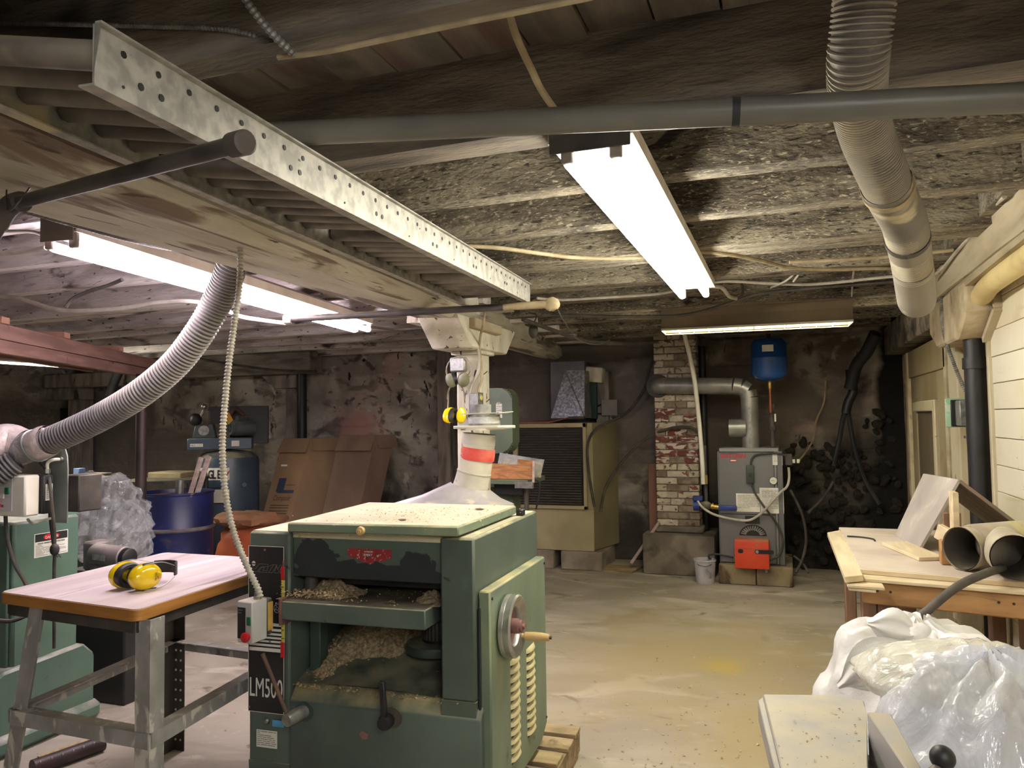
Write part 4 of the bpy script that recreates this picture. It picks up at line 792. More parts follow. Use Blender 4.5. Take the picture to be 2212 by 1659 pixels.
def rect(t_): return (-.375 + .275 * max(-1, min(1, 1.35 * math.cos(t_))), .725 + .075 * max(-1, min(1, 1.35 * math.sin(t_))), 1.130)
ra = [Vector(rect(2 * PI * k / 28)) for k in range(28)]; rb = [ctr[1] + Vector((.087 * math.cos(2 * PI * k / 28), .087 * math.sin(2 * PI * k / 28), .012 - .02 * math.cos(2 * PI * k / 28))) for k in range(28)]
link('hood', L().loft([[Vector((a.x, a.y, 1.102)) for a in ra], ra, [a.lerp(b, .5) + Vector((0, 0, -.010)) for a, b in zip(ra, rb)], rb], False), MATS['film_hood'], dd)
gt = pp_('blast_gate', L().prism([(-.375, .76, 1.462), (-.16, .75, 1.462), (-.105, .79, 1.462), (-.11, .86, 1.462), (-.375, .95, 1.462)], (0, 0, .014), .003), 'duct_white', dd)
pp_('gate_flange', L().lathe([(.105, 1.455), (.105, 1.464)], 30, Matrix.Translation((-.26, .85, 0))), 'duct_white', dd)
pp_('duct_collar', L().lathe([(.0745, 1.47), (.0745, 1.525)], 30, Matrix.Translation((-.258, .85, 0)), False), 'galv', dd)
pp_('collar_flange', L().prism([(-.345, .78, 1.527), (-.16, .775, 1.53), (-.12, .86, 1.535), (-.17, .93, 1.53), (-.34, .93, 1.527)], (0, 0, .004)), 'duct_white', dd)
pp_('top_collar', L().lathe([(.05, 1.53), (.05, 1.572)], 26, Matrix.Translation((-.275, .85, 0)), False), 'galv', dd)
pp_('tape_patch', L().tube([Vector((-.258, .85, 1.485)), Vector((-.258, .85, 1.515))], .0752, 30, False), mat('clear_tape', (206, 206, 204), (176, 178, 182), 14, rough=.2, bump=.4) and 'clear_tape', dd)
# loose curls of shaving
def curls(mb, n, f, s=(.006, .014)):
    for _ in range(n):
        p, up = f(); a = R_.uniform(0, 2 * PI); l = R_.uniform(*s); w = l * R_.uniform(.2, .5); d = Vector((math.cos(a), math.sin(a), R_.uniform(-.3, .5))).normalized(); e = d.cross(Vector((0, 0, 1))).normalized() * w; h = Vector((0, 0, l * R_.uniform(.1, .5)))
        p = Vector(p) + Vector((0, 0, .001)); mb.quad([p - e, p + e, p + d * l * .5 + e + h, p + d * l * .5 - e + h]); mb.quad([p + d * l * .5 - e + h, p + d * l * .5 + e + h, p + d * l + e, p + d * l - e])
mb = L()
curls(mb, 2600, lambda: (heap(min(.99, max(0, R_.random())), R_.random() ** 1.5), 0), (.005, .016))
curls(mb, 300, lambda: ((R_.uniform(-.72, -.05), R_.uniform(.0, .07), .537 + R_.uniform(0, .006)), 0), (.004, .012))
solo('wood_shavings', mb, MATS['shaving'], 'loose curls of wood shavings strewn inside the planer', 'shavings', kind='stuff', smooth=False)
mb = L()
curls(mb, 500, lambda: ((R_.gauss(-.62, .06), abs(R_.gauss(.06, .06)) - .03, .868 + R_.uniform(0, .02)), 0), (.004, .012)); curls(mb, 120, lambda: ((R_.uniform(-.70, -.17), R_.uniform(-.04, .2), .866), 0), (.003, .008))
solo('wood_shavings', mb, MATS['shaving'], 'loose curls of wood shavings on the planer table', 'shavings', kind='stuff', smooth=False)
mb = L()
curls(mb, 700, lambda: ((R_.gauss(-.28, .16), R_.gauss(.25, .16), 1.1435), 0), (.002, .006)); curls(mb, 90, lambda: ((R_.uniform(-.87, -.02), R_.uniform(.02, .75), 1.101), 0), (.002, .006))
solo('wood_shavings', mb, MATS['shaving'], 'fine chips scattered on top of the planer', 'shavings', kind='stuff', smooth=False)
mb = MB()
curls(mb, 500, lambda: ((R_.gauss(-.5, .35), R_.gauss(3.3, .7), .001), 0), (.004, .014)); curls(mb, 250, lambda: ((R_.uniform(-3, .9), R_.uniform(2.2, 7), .001), 0), (.005, .014))
solo('wood_shavings', mb, MATS['shaving'], 'sparse wood chips strewn on the concrete floor', 'shavings', kind='stuff', smooth=False)
# ---------------------------------------------------------------- work table with laminate top on angle-iron legs
mat('laminate', (212, 196, 196), (188, 172, 170), 1.6, (7, .7, 1), (.35, .68), .5, bump=.03, bscale=40, rnd=False, spots=(((206, 182, 140), 3.2, .62, .76, (1, 1, 1)), ((150, 134, 128), 2.2, .6, .72, (9, .6, 1)), ((228, 218, 214), 1.4, .6, .7, (8, .5, 1))))
mat('wood_edge', (176, 122, 60), (146, 98, 46), 3, (1, 1, 14), rough=.45)
mat('angle_iron', (168, 166, 164), (136, 134, 132), 8, (1, 1, .6), rough=.5, metal=.15, bump=.08, spots=(((206, 202, 192), 18, .56, .64, (1, 1, .4)), ((100, 96, 94), 5, .60, .70)), dust=((150, 142, 120), .7))
wt = thing('work_table', 'work table with a worn wood-grain top and angle-iron legs beside the planer', 'table', (-2.35, 2.4, 0))
def tq(px, py): return az(px, py, .905)
c = [Vector((-2.70, 1.995, 0)), Vector((-1.985, 1.93, 0)), Vector((-2.03, 2.84, 0)), Vector((-2.755, 2.84, 0))]
def rounded(P, r, n=5):
    out = []
    for i, p in enumerate(P):
        a = (P[i - 1] - p).normalized(); b = (P[(i + 1) % len(P)] - p).normalized()
        for k in range(n + 1):
            t = k / n; out.append(p + a * r * (1 - t) ** 2 + b * r * t ** 2)
    return out
rc_ = rounded(c, .035)
link('table_edge', MB().prism([p + Vector((0, 0, .866)) for p in rc_], (0, 0, .036), .002), MATS['wood_edge'], wt)
ins = rounded([p + (Vector((-2.37, 2.4, 0)) - p).normalized() * .006 for p in c], .034)
link('table_top', MB().prism([p + Vector((0, 0, .9015)) for p in ins], (0, 0, .0035)), MATS['laminate'], wt, False)
def angle(mb, a, b, w, u, v, t=.005):
    """angle iron from a to b; flanges along u and v"""
    a, b, u, v = Vector(a), Vector(b), Vector(u).normalized(), Vector(v).normalized()
    pr_ = [(0, 0), (w, 0), (w, t), (t, t), (t, w), (0, w)]
    mb.loft([[p + u * i + v * j for i, j in pr_] for p in (a, b)]); return mb
def legp(a, b, u, v, holes=False):
    lg_ = link('leg', angle(MB(), a, b, .062, u, v), MATS['angle_iron'], wt, False)
    return lg_
legp((-1.965, 1.965, 0), (-1.965, 1.965, .866), (-1, 0, 0), (0, 1, 0))
legp((-2.70, 1.98, 0), (-2.535, 1.99, .866), (1, .0, -.1), (0, 1, 0))
bl = legp((-2.715, 2.86, 0), (-2.715, 2.86, .866), (1, 0, 0), (0, -1, 0)); bl.data.materials.clear(); bl.data.materials.append(MATS['steel_dark'])
h0_ = None
for i in range(8):
    for dx in (.017, .045):
        zz = .05 + .05 * i if i < 1 else .14 + .045 * i
        M = Matrix.Translation((-2.715 + dx, 2.853, zz)) @ Matrix.Rotation(PI / 2, 4, 'X')
        if h0_ is None:
            h0_ = link('bolt_hole', MB().cyl((0, 0, 0), (0, 0, .0015), .0055, n=8), MATS['paper'], bl, False); h0_.location, h0_.rotation_euler = M.to_translation(), M.to_euler(); hang(h0_, bl)
        else: piece('bolt_hole', h0_, M, bl)
lr = legp((-2.06, 2.82, 0), (-2.06, 2.82, .866), (-1, 0, 0), (0, -1, 0))
def str_(a, b, u, v): return link('stretcher', angle(MB(), a, b, .05, u, v), MATS['angle_iron'], wt, False)
str_((-2.60, 1.972, .505), (-1.965, 1.958, .505), (0, 0, -1), (0, 1, 0))
str_((-1.958, 1.97, .505), (-2.05, 2.86, .505), (0, 0, -1), (-1, 0, 0))
str_((-2.62, 1.98, .505), (-2.72, 2.86, .505), (0, 0, -1), (1, 0, 0))
str_((-2.715, 2.865, .505), (-2.06, 2.83, .505), (0, 0, -1), (0, -1, 0))
link('apron', MB().bar((-2.66, 2.01, .845), (-2.02, 1.955, .845), .006, .044).bar((-2.015, 1.96, .845), (-2.06, 2.81, .845), .006, .044).bar((-2.68, 2.02, .845), (-2.73, 2.82, .845), .006, .044), MATS['steel_dark'], wt, False)
# ear defenders
mat('muff_yellow', (232, 198, 18), (222, 186, 10), 6, rough=.22, coat=.5)
mat('muff_green', (120, 120, 92), (96, 98, 78), 8, rough=.6, dust=((150, 140, 110), .8))
mat('band_grey', (150, 140, 128), (120, 112, 104), 8, rough=.6)
def muff_cup(parent, M, r, mcol, mpad='black', sc=(1, .78)):
    prof = [(r * .62, -.008), (r * .95, -.006), (r, .004), (r * .97, .016), (r * .86, .028), (r * .6, .036), (r * .25, .040), (0, .041)]
    S_ = Matrix.Diagonal((sc[0], sc[1], 1, 1))
    cup = link('cup', MB().lathe(prof, 32, M @ S_), MATS[mcol], parent)
    pad = [(r * .5, -.008), (r * .5, -.020), (r * .62, -.028), (r * .82, -.027), (r * .9, -.018), (r * .9, -.006)]
    link('ear_pad', MB().lathe(pad, 32, M @ S_), MATS[mpad], parent); return cup
em_ = thing('ear_defenders', 'bright yellow ear defenders with a black headband lying on the work table', 'ear defenders', (-2.3, 2.2, .905))
fwd = (az(330, 1255, .95) - az(245, 1262, .95)); fwd.z = 0
e1 = Vector((.155, .98, 0)).normalized(); nn = Vector((e1.y, -e1.x, 0))        # cups face left and right across the table; nn points to the camera
def frame(o, x, y, z): M = Matrix((Vector(x).normalized(), Vector(y).normalized(), Vector(z).normalized())).transposed().to_4x4(); M.translation = Vector(o); return M
cA = ay(283, 1258, 2.17); cA = Vector((cA.x + .055, 2.175, .953)); 
cup1 = muff_cup(em_, frame(cA, e1, (0, 0, 1), nn), .062, 'muff_yellow')
cB = cA - nn * .085 - e1 * .01
muff_cup(em_, frame(cB, -e1, (0, 0, 1), -nn), .062, 'muff_yellow')
link('cup_ridge', MB().ball(cA + nn * .036 + e1 * .028 + Vector((0, 0, .006)), .018, 12, 8, (1.2, .3, .55)), MATS['muff_yellow'], cup1)
text('PELTOR', cA + nn * .0425 + e1 * .020 + Vector((0, 0, -.014)), Vector((0, 0, 1)), -e1, .008, MATS['ink'], cup1); text('H9', cA + nn * .0405 + e1 * .032 + Vector((0, 0, -.012)), Vector((0, 0, 1)), -e1, .010, MATS['ink'], cup1); text('3M', cA + nn * .036 + e1 * .044 + Vector((0, 0, -.012)), Vector((0, 0, 1)), -e1, .011, MATS['red_ink'], cup1)
arc = []
for k in range(15):
    t = PI * k / 14; arc.append((cA + cB) / 2 + nn * .075 * math.cos(t) + e1 * (.055 + .105 * math.sin(t)))
def strap(pts, w, th): 
    mb = MB(); rings = []
    for i, p in enumerate(pts):
        t = (pts[min(i + 1, len(pts) - 1)] - pts[max(i - 1, 0)]).normalized(); n_ = t.cross(Vector((0, 0, 1))).normalized(); zz = Vector((0, 0, w / 2))
        rings.append([p + n_ * th / 2 - zz, p + n_ * th / 2 + zz, p - n_ * th / 2 + zz, p - n_ * th / 2 - zz])
    return mb.loft(rings)
link('headband', strap([p + Vector((0, 0, .006)) for p in arc[3:12]], .046, .006), MATS['black'], em_)
for zz in (.030, -.030):
    link('wire', MB().tube(smoothpath([cA + Vector((0, 0, zz * 1.5)) + nn * .02 - e1 * .02, cA + Vector((0, 0, zz * 1.5)) + nn * .03 + e1 * .05, arc[3] + Vector((0, 0, zz * .7))], 6), .0017, 6), MATS['steel'], em_)
    link('wire', MB().tube(smoothpath([cB + Vector((0, 0, zz * 1.5)) - nn * .02 - e1 * .02, cB + Vector((0, 0, zz * 1.5)) - nn * .03 + e1 * .05, arc[11] + Vector((0, 0, zz * .7))], 6), .0017, 6), MATS['steel'], em_)
    link('wire_guard', MB().bar(cA + Vector((0, 0, zz * 1.55)) + nn * .02 - e1 * .02, cA + Vector((0, 0, zz * 1.55)) + nn * .02 + e1 * .035, .005, .005), MATS['black'], em_)
# two pairs hanging on the post
def hanging(label, cx, cz, yb, mcup, rx, rz, faces):
    t = thing('ear_defenders', label, 'ear defenders', (cx, yb, cz))
    pts = [(cx + rx * math.cos(a), yb + .0, cz + rz * math.sin(a)) for a in [PI * (-.18 + 1.36 * k / 24) for k in range(25)]]
    link('headband', MB().tube(pts, .005, 8), MATS['band_grey'], t)
    for s, (ox, oz, tilt, yaw) in faces:
        z_ = Vector((s * math.cos(yaw), -math.sin(yaw), -tilt)).normalized(); x_ = z_.cross(Vector((0, 1, .2))).normalized(); y_ = z_.cross(x_)
        muff_cup(t, frame((cx + ox, yb - .01, cz + oz), x_, y_, z_), .047, mcup)
        link('yoke', MB().tube(smoothpath([(cx + ox + s * .03, yb, cz + oz + .03), (cx + s * rx * .98, yb, cz + .0), (cx + s * rx * .9, yb, cz - rz * .35)], 5), .003, 6), MATS['wire'], t)
    return t
g0 = ay(991, 800, 4.53); hanging('dusty olive ear defenders hanging by a thin band high on the post', g0.x, g0.z - .00, 4.53, 'muff_green', .088, .088, ((-1, (-.043, -.062, .35, .5)), (1, (.035, -.062, .45, .7))))
y0 = ay(988, 880, 4.53); t_ = thing('ear_defenders', 'yellow ear defenders with a grey band hanging low on the post', 'ear defenders', y0)
b0 = ay(985, 848, 4.53)
link('headband', strap([Vector((b0.x + .062 * math.cos(a), 4.53, b0.z - .04 + .10 * math.sin(a))) for a in [PI * k / 14 for k in range(15)]], .004, .022), MATS['band_grey'], t_)
cl, cr = ay(974, 897, 4.51), ay(996, 897, 4.50)
muff_cup(t_, frame(cl, (0, .3, 1), (.3, 1, 0), (-.9, -.35, 0)), .054, 'muff_yellow'); muff_cup(t_, frame(cr, (0, .2, 1), (-.9, .3, 0), (.55, -.85, 0)), .054, 'muff_yellow')
for p, dx in ((cl, -.03), (cr, .02)): link('yoke', MB().tube(smoothpath([p + Vector((dx, 0, 0)), p + Vector((dx * .8, .01, .07)), Vector((b0.x + (-.055 if dx < 0 else .055), 4.53, b0.z))], 5), .004, 6), MATS['band_grey'], t_)

# ---------------------------------------------------------------- green machine at the left edge
mat('mach_green', (86, 112, 98), (74, 98, 86), 3, rough=.4, dust=((200, 190, 176), .7), bump=.02, bscale=60, spots=(((150, 170, 150), 1.8, .66, .74), ((60, 84, 74), 7, .66, .74)))
gm = thing('edge_machine', 'tall green woodworking machine with a danger label at the left edge', 'machine', (-3.7, 2.75, 0))
GX = -3.42
link('cabinet', MB().prism([(GX, 2.60, .33), (GX, 2.95, .33), (GX, 2.955, 1.05), (GX, 2.60, 1.05)], (-.75, 0, 0), .012), MATS['mach_green'], gm)
link('cabinet_rib', MB().box((GX - .08, 2.585, .33), (GX - .02, 2.60, 1.04), .006), MATS['mach_green'], gm)
link('base', MB().prism([(GX + .03, 2.34, .0), (GX + .03, 3.03, .0), (GX + .03, 3.03, .33), (GX + .03, 2.96, .40), (GX + .03, 2.54, .38), (GX + .03, 2.40, .30), (GX + .03, 2.34, .26)], (-1.0, 0, 0), .012), MATS['mach_green'], gm)
link('plinth', MB().box((GX - 1.05, 2.26, 0), (GX + .06, 3.06, .10), .03), MATS['mach_green'], gm)
link('gusset', MB().prism([(GX - .02, 2.80, 1.05), (GX - .02, 2.97, 1.05), (GX - .02, 2.86, 1.12), (GX - .02, 2.80, 1.13)], (-.006, 0, 0)), MATS['mach_green'], gm)
dl = link('danger_label', MB().prism([(GX + .0005, 2.702, .868), (GX + .0005, 2.885, .868), (GX + .0005, 2.885, .982), (GX + .0005, 2.702, .982)], (.0012, 0, 0)), MATS['paper'], gm, False)
link('label_header', MB().box((GX + .0012, 2.706, .942), (GX + .0022, 2.881, .979)), MATS['ink'] if False else MATS['black'], dl, False)
ov = MB(); ov.prism([(GX + .002, 2.793 + .043 * math.cos(2 * PI * k / 24), .961 + .0155 * math.sin(2 * PI * k / 24)) for k in range(24)], (.0009, 0, 0)); link('label_oval', ov, MATS['red_plastic'], dl, False)
text('DANGER', (GX + .0032, 2.793, .9525), (0, 1, 0), (0, 0, 1), .019, MATS['paper'], dl, align='CENTER', sx=.92)
text('HAUTE TENSION   HIGH VOLTAGE', (GX + .0018, 2.793, .930), (0, 1, 0), (0, 0, 1), .0098, MATS['ink'], dl, align='CENTER', sx=.95)
label_lines(dl, (GX + .0018, 2.710, .926), (0, 1, 0), (0, 0, 1), .168, 9, MATS['ink_grey'], .0024, .0062, 4)
# its starter box
SX = -3.14
st_ = thing('starter_box', 'cream and black starter box with a red stop button on the left machine', 'switch box', (-3.28, 2.57, 1.18))
link('box_front', MB().prism([(-3.50, 2.50, 1.095), (-3.225, 2.50, 1.095), (-3.225, 2.50, 1.28), (-3.50, 2.50, 1.28)], (0, .075, 0), .008), MATS['white_plastic'], st_)
link('box_back', MB().box((-3.49, 2.575, 1.10), (-3.205, 2.63, 1.278), .006), MATS['black'], st_)
lbs = link('side_label', MB().box((-3.2055, 2.585, 1.16), (-3.2035, 2.62, 1.235)), MATS['paper'], st_, False); label_lines(lbs, (-3.2033, 2.588, 1.232), (0, 1, 0), (0, 0, 1), .03, 8, MATS['ink_grey'], .003, .0085, 5)
link('front_recess', MB().box((-3.50, 2.4985, 1.12), (-3.305, 2.5005, 1.265)), MATS['lamp_body'], st_, False)
link('stop_button', MB().lathe([(.012, 0), (.012, .01), (.022, .013), (.022, .022), (0, .026)], 20, Matrix.Translation((-3.385, 2.499, 1.145)) @ Matrix.Rotation(PI / 2, 4, 'X')), MATS['red_plastic'], st_)
link('start_button', MB().box((-3.345, 2.492, 1.195), (-3.318, 2.499, 1.225), .002), MATS['green_plastic'], st_)
nb = link('counter', MB().box((-3.40, 2.494, 1.175), (-3.352, 2.4995, 1.198), .001), MATS['paper'], st_); text('0 0', (-3.393, 2.4936, 1.180), (1, 0, 0), (0, 0, 1), .014, MATS['ink'], nb)
link('key', MB().bar((-3.352, 2.485, 1.145), (-3.335, 2.485, 1.143), .004, .010), MATS['steel'], st_)
link('bracket_plate', MB().prism([(-3.24, 2.66, 1.05), (-3.16, 2.66, 1.05), (-3.16, 2.66, 1.30), (-3.165, 2.66, 1.36), (-3.20, 2.66, 1.45), (-3.32, 2.66, 1.40), (-3.32, 2.66, 1.28)], (0, .006, 0)), mat('plate_grey', (150, 156, 148), (126, 132, 126), 6, rough=.4, metal=.3), st_)
link('mount_box', MB().box((-3.20, 2.67, 1.10), (-3.10, 2.80, 1.272), .006), MATS['steel_dark'], st_)
link('cable_gland', MB().tube(smoothpath([(-3.195, 2.655, 1.345), (-3.20, 2.62, 1.345), (-3.225, 2.61, 1.33), (-3.225, 2.61, 1.29)], 5), .008, 10), MATS['white_plastic'], st_)
link('gland_nut', MB().cyl((-3.195, 2.66, 1.345), (-3.195, 2.645, 1.345), .016, n=12).cyl((-3.225, 2.61, 1.283), (-3.225, 2.61, 1.303), .013, n=6), MATS['steel'], st_)
cable('power_cord', [ay(88, 1000, 2.66), ay(100, 1015, 2.62), ay(108, 1045, 2.60), ay(112, 1090, 2.60), ay(117, 1140, 2.62), ay(118, 1175, 2.63), ay(118, 1200, 2.64), ay(117, 1230, 2.65), ay(117, 1290, 2.66), ay(117, 1400, 2.68)], .008, 'cable_dark', 'thick dark cord hanging in front of the danger label', 'cord')
cable('power_cord', [ay(104, 1040, 2.64), ay(107, 1100, 2.64), ay(112, 1150, 2.66), ay(116, 1180, 2.66)], .007, 'black_rubber', 'black cord beside the thick cord on the left machine', 'cord')
pg = ay(118, 1187, 2.62); plug = thing('plug', 'black electrical plug hanging against the danger label', 'plug', pg)
link('plug_body', MB().ball(pg, .028, 12, 8, (.8, .7, 1.0)), MATS['black_rubber'], plug)
for dx in (-.008, .010): link('prong', MB().cyl(pg + Vector((dx, .01, -.02)), pg + Vector((dx + .006, .02, -.038)), .003, n=6), MATS['steel_dark'], plug)
cable('power_cord', [ay(12, 1115, 2.56), ay(14, 1150, 2.55), ay(22, 1190, 2.55), ay(35, 1225, 2.55), ay(55, 1260, 2.56), ay(85, 1330, 2.58)], .0085, 'cable_dark', 'dark cord looping down the corner of the left machine', 'cord')
cable('power_cord', [ay(-20, 1338, 2.05), ay(20, 1342, 2.1), ay(50, 1333, 2.15), ay(85, 1318, 2.3)], .008, 'black_rubber', 'black cord hanging below the front edge of the work table', 'cord')
cable('power_cord', [ay(60, 1122, 2.6), ay(70, 1130, 2.57), ay(90, 1125, 2.6), ay(115, 1118, 2.66), ay(130, 1112, 2.75)], .006, 'cable_white', 'pale cord running along the top of the left machine', 'cord')
# plastic hose fitting with tape
hf = thing('hose_fitting', 'clear plastic wye fitting taped to the dust hose at the left edge', 'fitting', (-3.25, 2.56, 1.41))
mat('tape_white', (206, 190, 186), (168, 154, 150), 14, rough=.35, bump=.8, bscale=26, spots=(((110, 100, 96), 6, .6, .7),))
film('clear_duct', (176, 172, 172), .72, .15, .5, 14)
E_ = ay(96, 957, 2.56)
link('fitting_body', MB().tube(smoothpath([E_ + Vector((.0, 0, .0)), ay(72, 962, 2.56), ay(40, 972, 2.56), ay(10, 975, 2.56), ay(-30, 985, 2.56)], 6), [.064 + .012 * min(1, i / 14) for i in range(25)], 28, False), MATS['clear_duct'], hf)
link('tape_wrap', MB().tube([ay(108, 950, 2.56), ay(100, 953, 2.56), ay(92, 957, 2.56), ay(82, 961, 2.56)], [.068, .074, .075, .071], 28, False), MATS['tape_white'], hf)
link('tape_tail', MB().ball(ay(93, 935, 2.53), .018, 8, 6, (.8, .8, 1.3), lambda d: 1 + .3 * noise.noise(d * 3)), MATS['tape_white'], hf)
link('upper_branch', MB().tube(smoothpath([ay(45, 962, 2.56), ay(20, 952, 2.54), ay(-5, 956, 2.5), ay(-40, 970, 2.45)], 6), .078, 26, False), MATS['tape_white'], hf)
link('clamp_flange', MB().cyl(ay(80, 962, 2.56), ay(78, 963, 2.56), .078, n=30), MATS['plate_grey'], hf)
lp_ = [ay(35, 995, 2.5), ay(10, 1012, 2.47), ay(-30, 1040, 2.42)]; link('lower_branch', MB().tube(smoothpath(lp_, 6), .048, 22, False), MATS['duct_dark'], hf); link('branch_ribs', ribs(MB(), lp_, .047, .018, .009, 22), MATS['hose_rib'], hf)['kind'] = 'stuff'
mt = thing('gear_motor', 'dusty grey electric motor sticking out behind the left machine', 'motor', (-3.5, 3.25, .8))
def mM(px, py): return ay(px, py, 3.2)
a, b = mM(205, 1197), mM(280, 1206); u = (b - a).normalized()
link('motor_body', MB().tube([a, a + u * .01, b - u * .035, b - u * .03], [.055, .06, .06, .056], 24), mat('motor_grey', (120, 114, 114), (92, 88, 90), 8, rough=.5, metal=.2, dust=((176, 160, 154), .8)), mt)
link('end_cap', MB().tube([b - u * .03, b, b + u * .006], [.052, .052, .044], 24), MATS['black'], mt)
link('gear_box', MB().box(mM(176, 1232), mM(208, 1172) + Vector((0, .12, 0)), .012), MATS['motor_grey'], mt)
link('rating_plate', MB().bar(a.lerp(b, .2) + Vector((0, -.0605, .0)), a.lerp(b, .55) + Vector((0, -.0605, 0)), .002, .03), MATS['galv'], mt)
link('motor_stand', MB().box((mM(190, 1200).x - .1, 3.2, 0), (mM(270, 1200).x, 3.36, mM(200, 1235).z), .01), MATS['black'], mt)
bt = thing('steel_bar', 'dark round bar with bright studs lying on the floor by the left machine', 'bar', (-3.1, 2.5, .03))
A, B = az(70, 1659, .035), az(222, 1605, .035); link('bar_body', MB().cyl(A, B, .034, n=16), mat('bar_brown', (66, 48, 46), (48, 38, 38), 8, rough=.5), bt)
link('dust_ridge', MB().bar(A.lerp(B, .1) + Vector((-.01, 0, .033)), A.lerp(B, .9) + Vector((-.01, 0, .033)), .02, .008), MATS['shaving'], bt)
for i in range(6): p = A.lerp(B, .12 + .15 * i); link('stud', MB().ball(p + Vector((.02, -.02, .022)), .006, 8, 5), MATS['alu'], bt)
# ---------------------------------------------------------------- lumber rack on steel posts, left background
mat('lumber_red', (146, 112, 100), (120, 90, 80), 2.4, (1, 1, 9), rough=.7, bump=.15, spots=(((90, 56, 48), 5, .64, .72),))
mat('lumber_end', (186, 140, 120), (160, 116, 98), 10, rough=.8)
lk = thing('lumber_rack', 'reddish timber rack of stacked beams on brown steel posts', 'rack', (-4.1, 3.9, 2.0))
zr = 2.03; P = az(352, 792, zr); Q = az(-90, 697, zr); rd_ = (P - Q).normalized()
link('rack_beam', MB().bar(Q, P + rd_ * .45, .045, .088, bev=.003), MATS['lumber_red'], lk)
P2_ = az(311, 805, 1.947); link('rack_beam', MB().bar(Q + Vector((0, 0, -.085)), P2_, .05, .074, bev=.003), MATS['lumber_red'], lk)
sd_ = rd_.cross(Vector((0, 0, 1))).normalized()
Q2, PP = Q - sd_ * .62, P - sd_ * .62; link('rack_beam', MB().bar(Q2, PP, .045, .088, bev=.003), MATS['lumber_red'], lk)
for px in (-2, 133, 252, 400):
    p = az(px, 697 + (px + 90) * .215, zr) + Vector((0, 0, .062)); link('cross_piece', MB().bar(p + sd_ * .035, p - sd_ * .68, .085, .038, bev=.002), MATS['lumber_end'], lk)
mat('steel_brown', (62, 48, 46), (50, 41, 41), 6, rough=.5, metal=.2)
pb = az(302, 808, 1.908); link('rack_post', MB().cyl((pb.x, pb.y + .02, 0), (pb.x, pb.y + .02, 1.908), .042, n=18), MATS['steel_brown'], lk)
p7 = Q.lerp(P, .42) - sd_ * .62; link('rack_post', MB().cyl((p7.x, p7.y, 0), (p7.x, p7.y, 1.985), .042, n=18), MATS['steel_brown'], lk)
# ---------------------------------------------------------------- blue drum with offcuts
mat('drum_blue', (30, 38, 92), (22, 28, 66), 3, rough=.4, bump=.05, spots=(((84, 78, 84), 4, .58, .72), ((120, 104, 90), 7, .66, .74), ((20, 22, 40), 2.4, .6, .7)))
mat('drum_rust', (120, 70, 44), (90, 56, 40), 5, rough=.7)
DC = Vector((-5.02, 5.31, 0)); dr = thing('steel_drum', 'dark blue steel drum holding wood strips and a metal pipe', 'drum', DC)
pf_ = [(.30, 0), (.305, .012), (.305, .03), (.297, .04), (.297, .29), (.308, .305), (.308, .315), (.297, .33), (.297, .59), (.308, .605), (.308, .615), (.297, .63), (.297, .895), (.305, .905), (.305, .918), (.294, .92), (.288, .90), (.288, .05), (0, .05)]
link('drum_body', MB().lathe(pf_, 48, Matrix.Translation(DC), False), MATS['drum_blue'], dr)
link('drum_lining', MB().lathe([(.286, .885), (.286, .06), (0, .06)], 40, Matrix.Translation(DC), False), MATS['drum_rust'], dr)
for z_ in (.305, .605): link('drum_hoop', MB().lathe([(.300, z_ - .012), (.3095, z_), (.3095, z_ + .01), (.300, z_ + .022)], 48, Matrix.Translation(DC), False), mat('hoop_worn', (120, 112, 108), (70, 68, 84), 5, rough=.5) if z_ < .5 else MATS['hoop_worn'], dr)
mat('strip_wood', (206, 186, 178), (180, 158, 150), 4, (1, 1, 8), rough=.6)
def stick(p0, p1, w, h, lab): solo('wood_strip', MB().bar(p0, p1, w, h, (0, 1, 0), .002), MATS['strip_wood'], lab, 'strip', 'wood strips in the blue drum')
yb = 5.28
stick(ay(398, 1110, yb), ay(435, 988, yb), .03, .03, 'thin square wood strip leaning out of the blue drum, left one')
stick(ay(412, 1110, yb + .05), ay(452, 985, yb + .05), .045, .02, 'wider flat wood strip leaning out of the blue drum, right one')
mp = thing('metal_pipe', 'short shiny metal pipe standing in the blue drum', 'pipe', ay(388, 1060, 5.25)); a, b = ay(384, 1120, 5.2), ay(389, 1037, 5.2)
link('pipe_body', MB().tube([a, b], .035, 20, False), MATS['steel'], mp); link('pipe_inside', MB().tube([a, b], .032, 20, False), MATS['alu'], mp)
# ---------------------------------------------------------------- compressor
CCx, CCy = -5.86, 6.95; cp = thing('air_compressor', 'upright blue-grey air compressor with pump and motor on top', 'compressor', (CCx, CCy, 0))
mat('comp_blue', (66, 82, 98), (56, 70, 86), 3, rough=.35, dust=((150, 140, 116), .9))
link('tank', MB().lathe([(.26, .12), (.325, .16), (.33, .2), (.33, 1.08), (.32, 1.13), (.26, 1.18), (.12, 1.21), (0, 1.22)], 40, Matrix.Translation((CCx, CCy, 0))), MATS['comp_blue'], cp)
link('foot_ring', MB().lathe([(.27, 0), (.27, .16)], 30, Matrix.Translation((CCx, CCy, 0))), MATS['comp_blue'], cp)
link('platform', MB().box((CCx - .40, CCy - .20, 1.225), (CCx + .26, CCy + .2, 1.345), .006), MATS['comp_blue'], cp)
gdx = CCx + .30; link('belt_guard', MB().box((gdx - .30, CCy + .18, 1.27), (gdx + .12, CCy + .30, 1.70), .004), MATS['black'], cp)
link('pump_crankcase', MB().prism([(CCx - .36, CCy - .12, 1.345), (CCx - .12, CCy - .12, 1.345), (CCx - .15, CCy - .12, 1.50), (CCx - .33, CCy - .12, 1.50)], (0, .22, 0), .01), mat('pump_grey', (84, 92, 94), (66, 74, 76), 6, rough=.5, dust=((140, 130, 112), .6)), cp)
fins = MB()
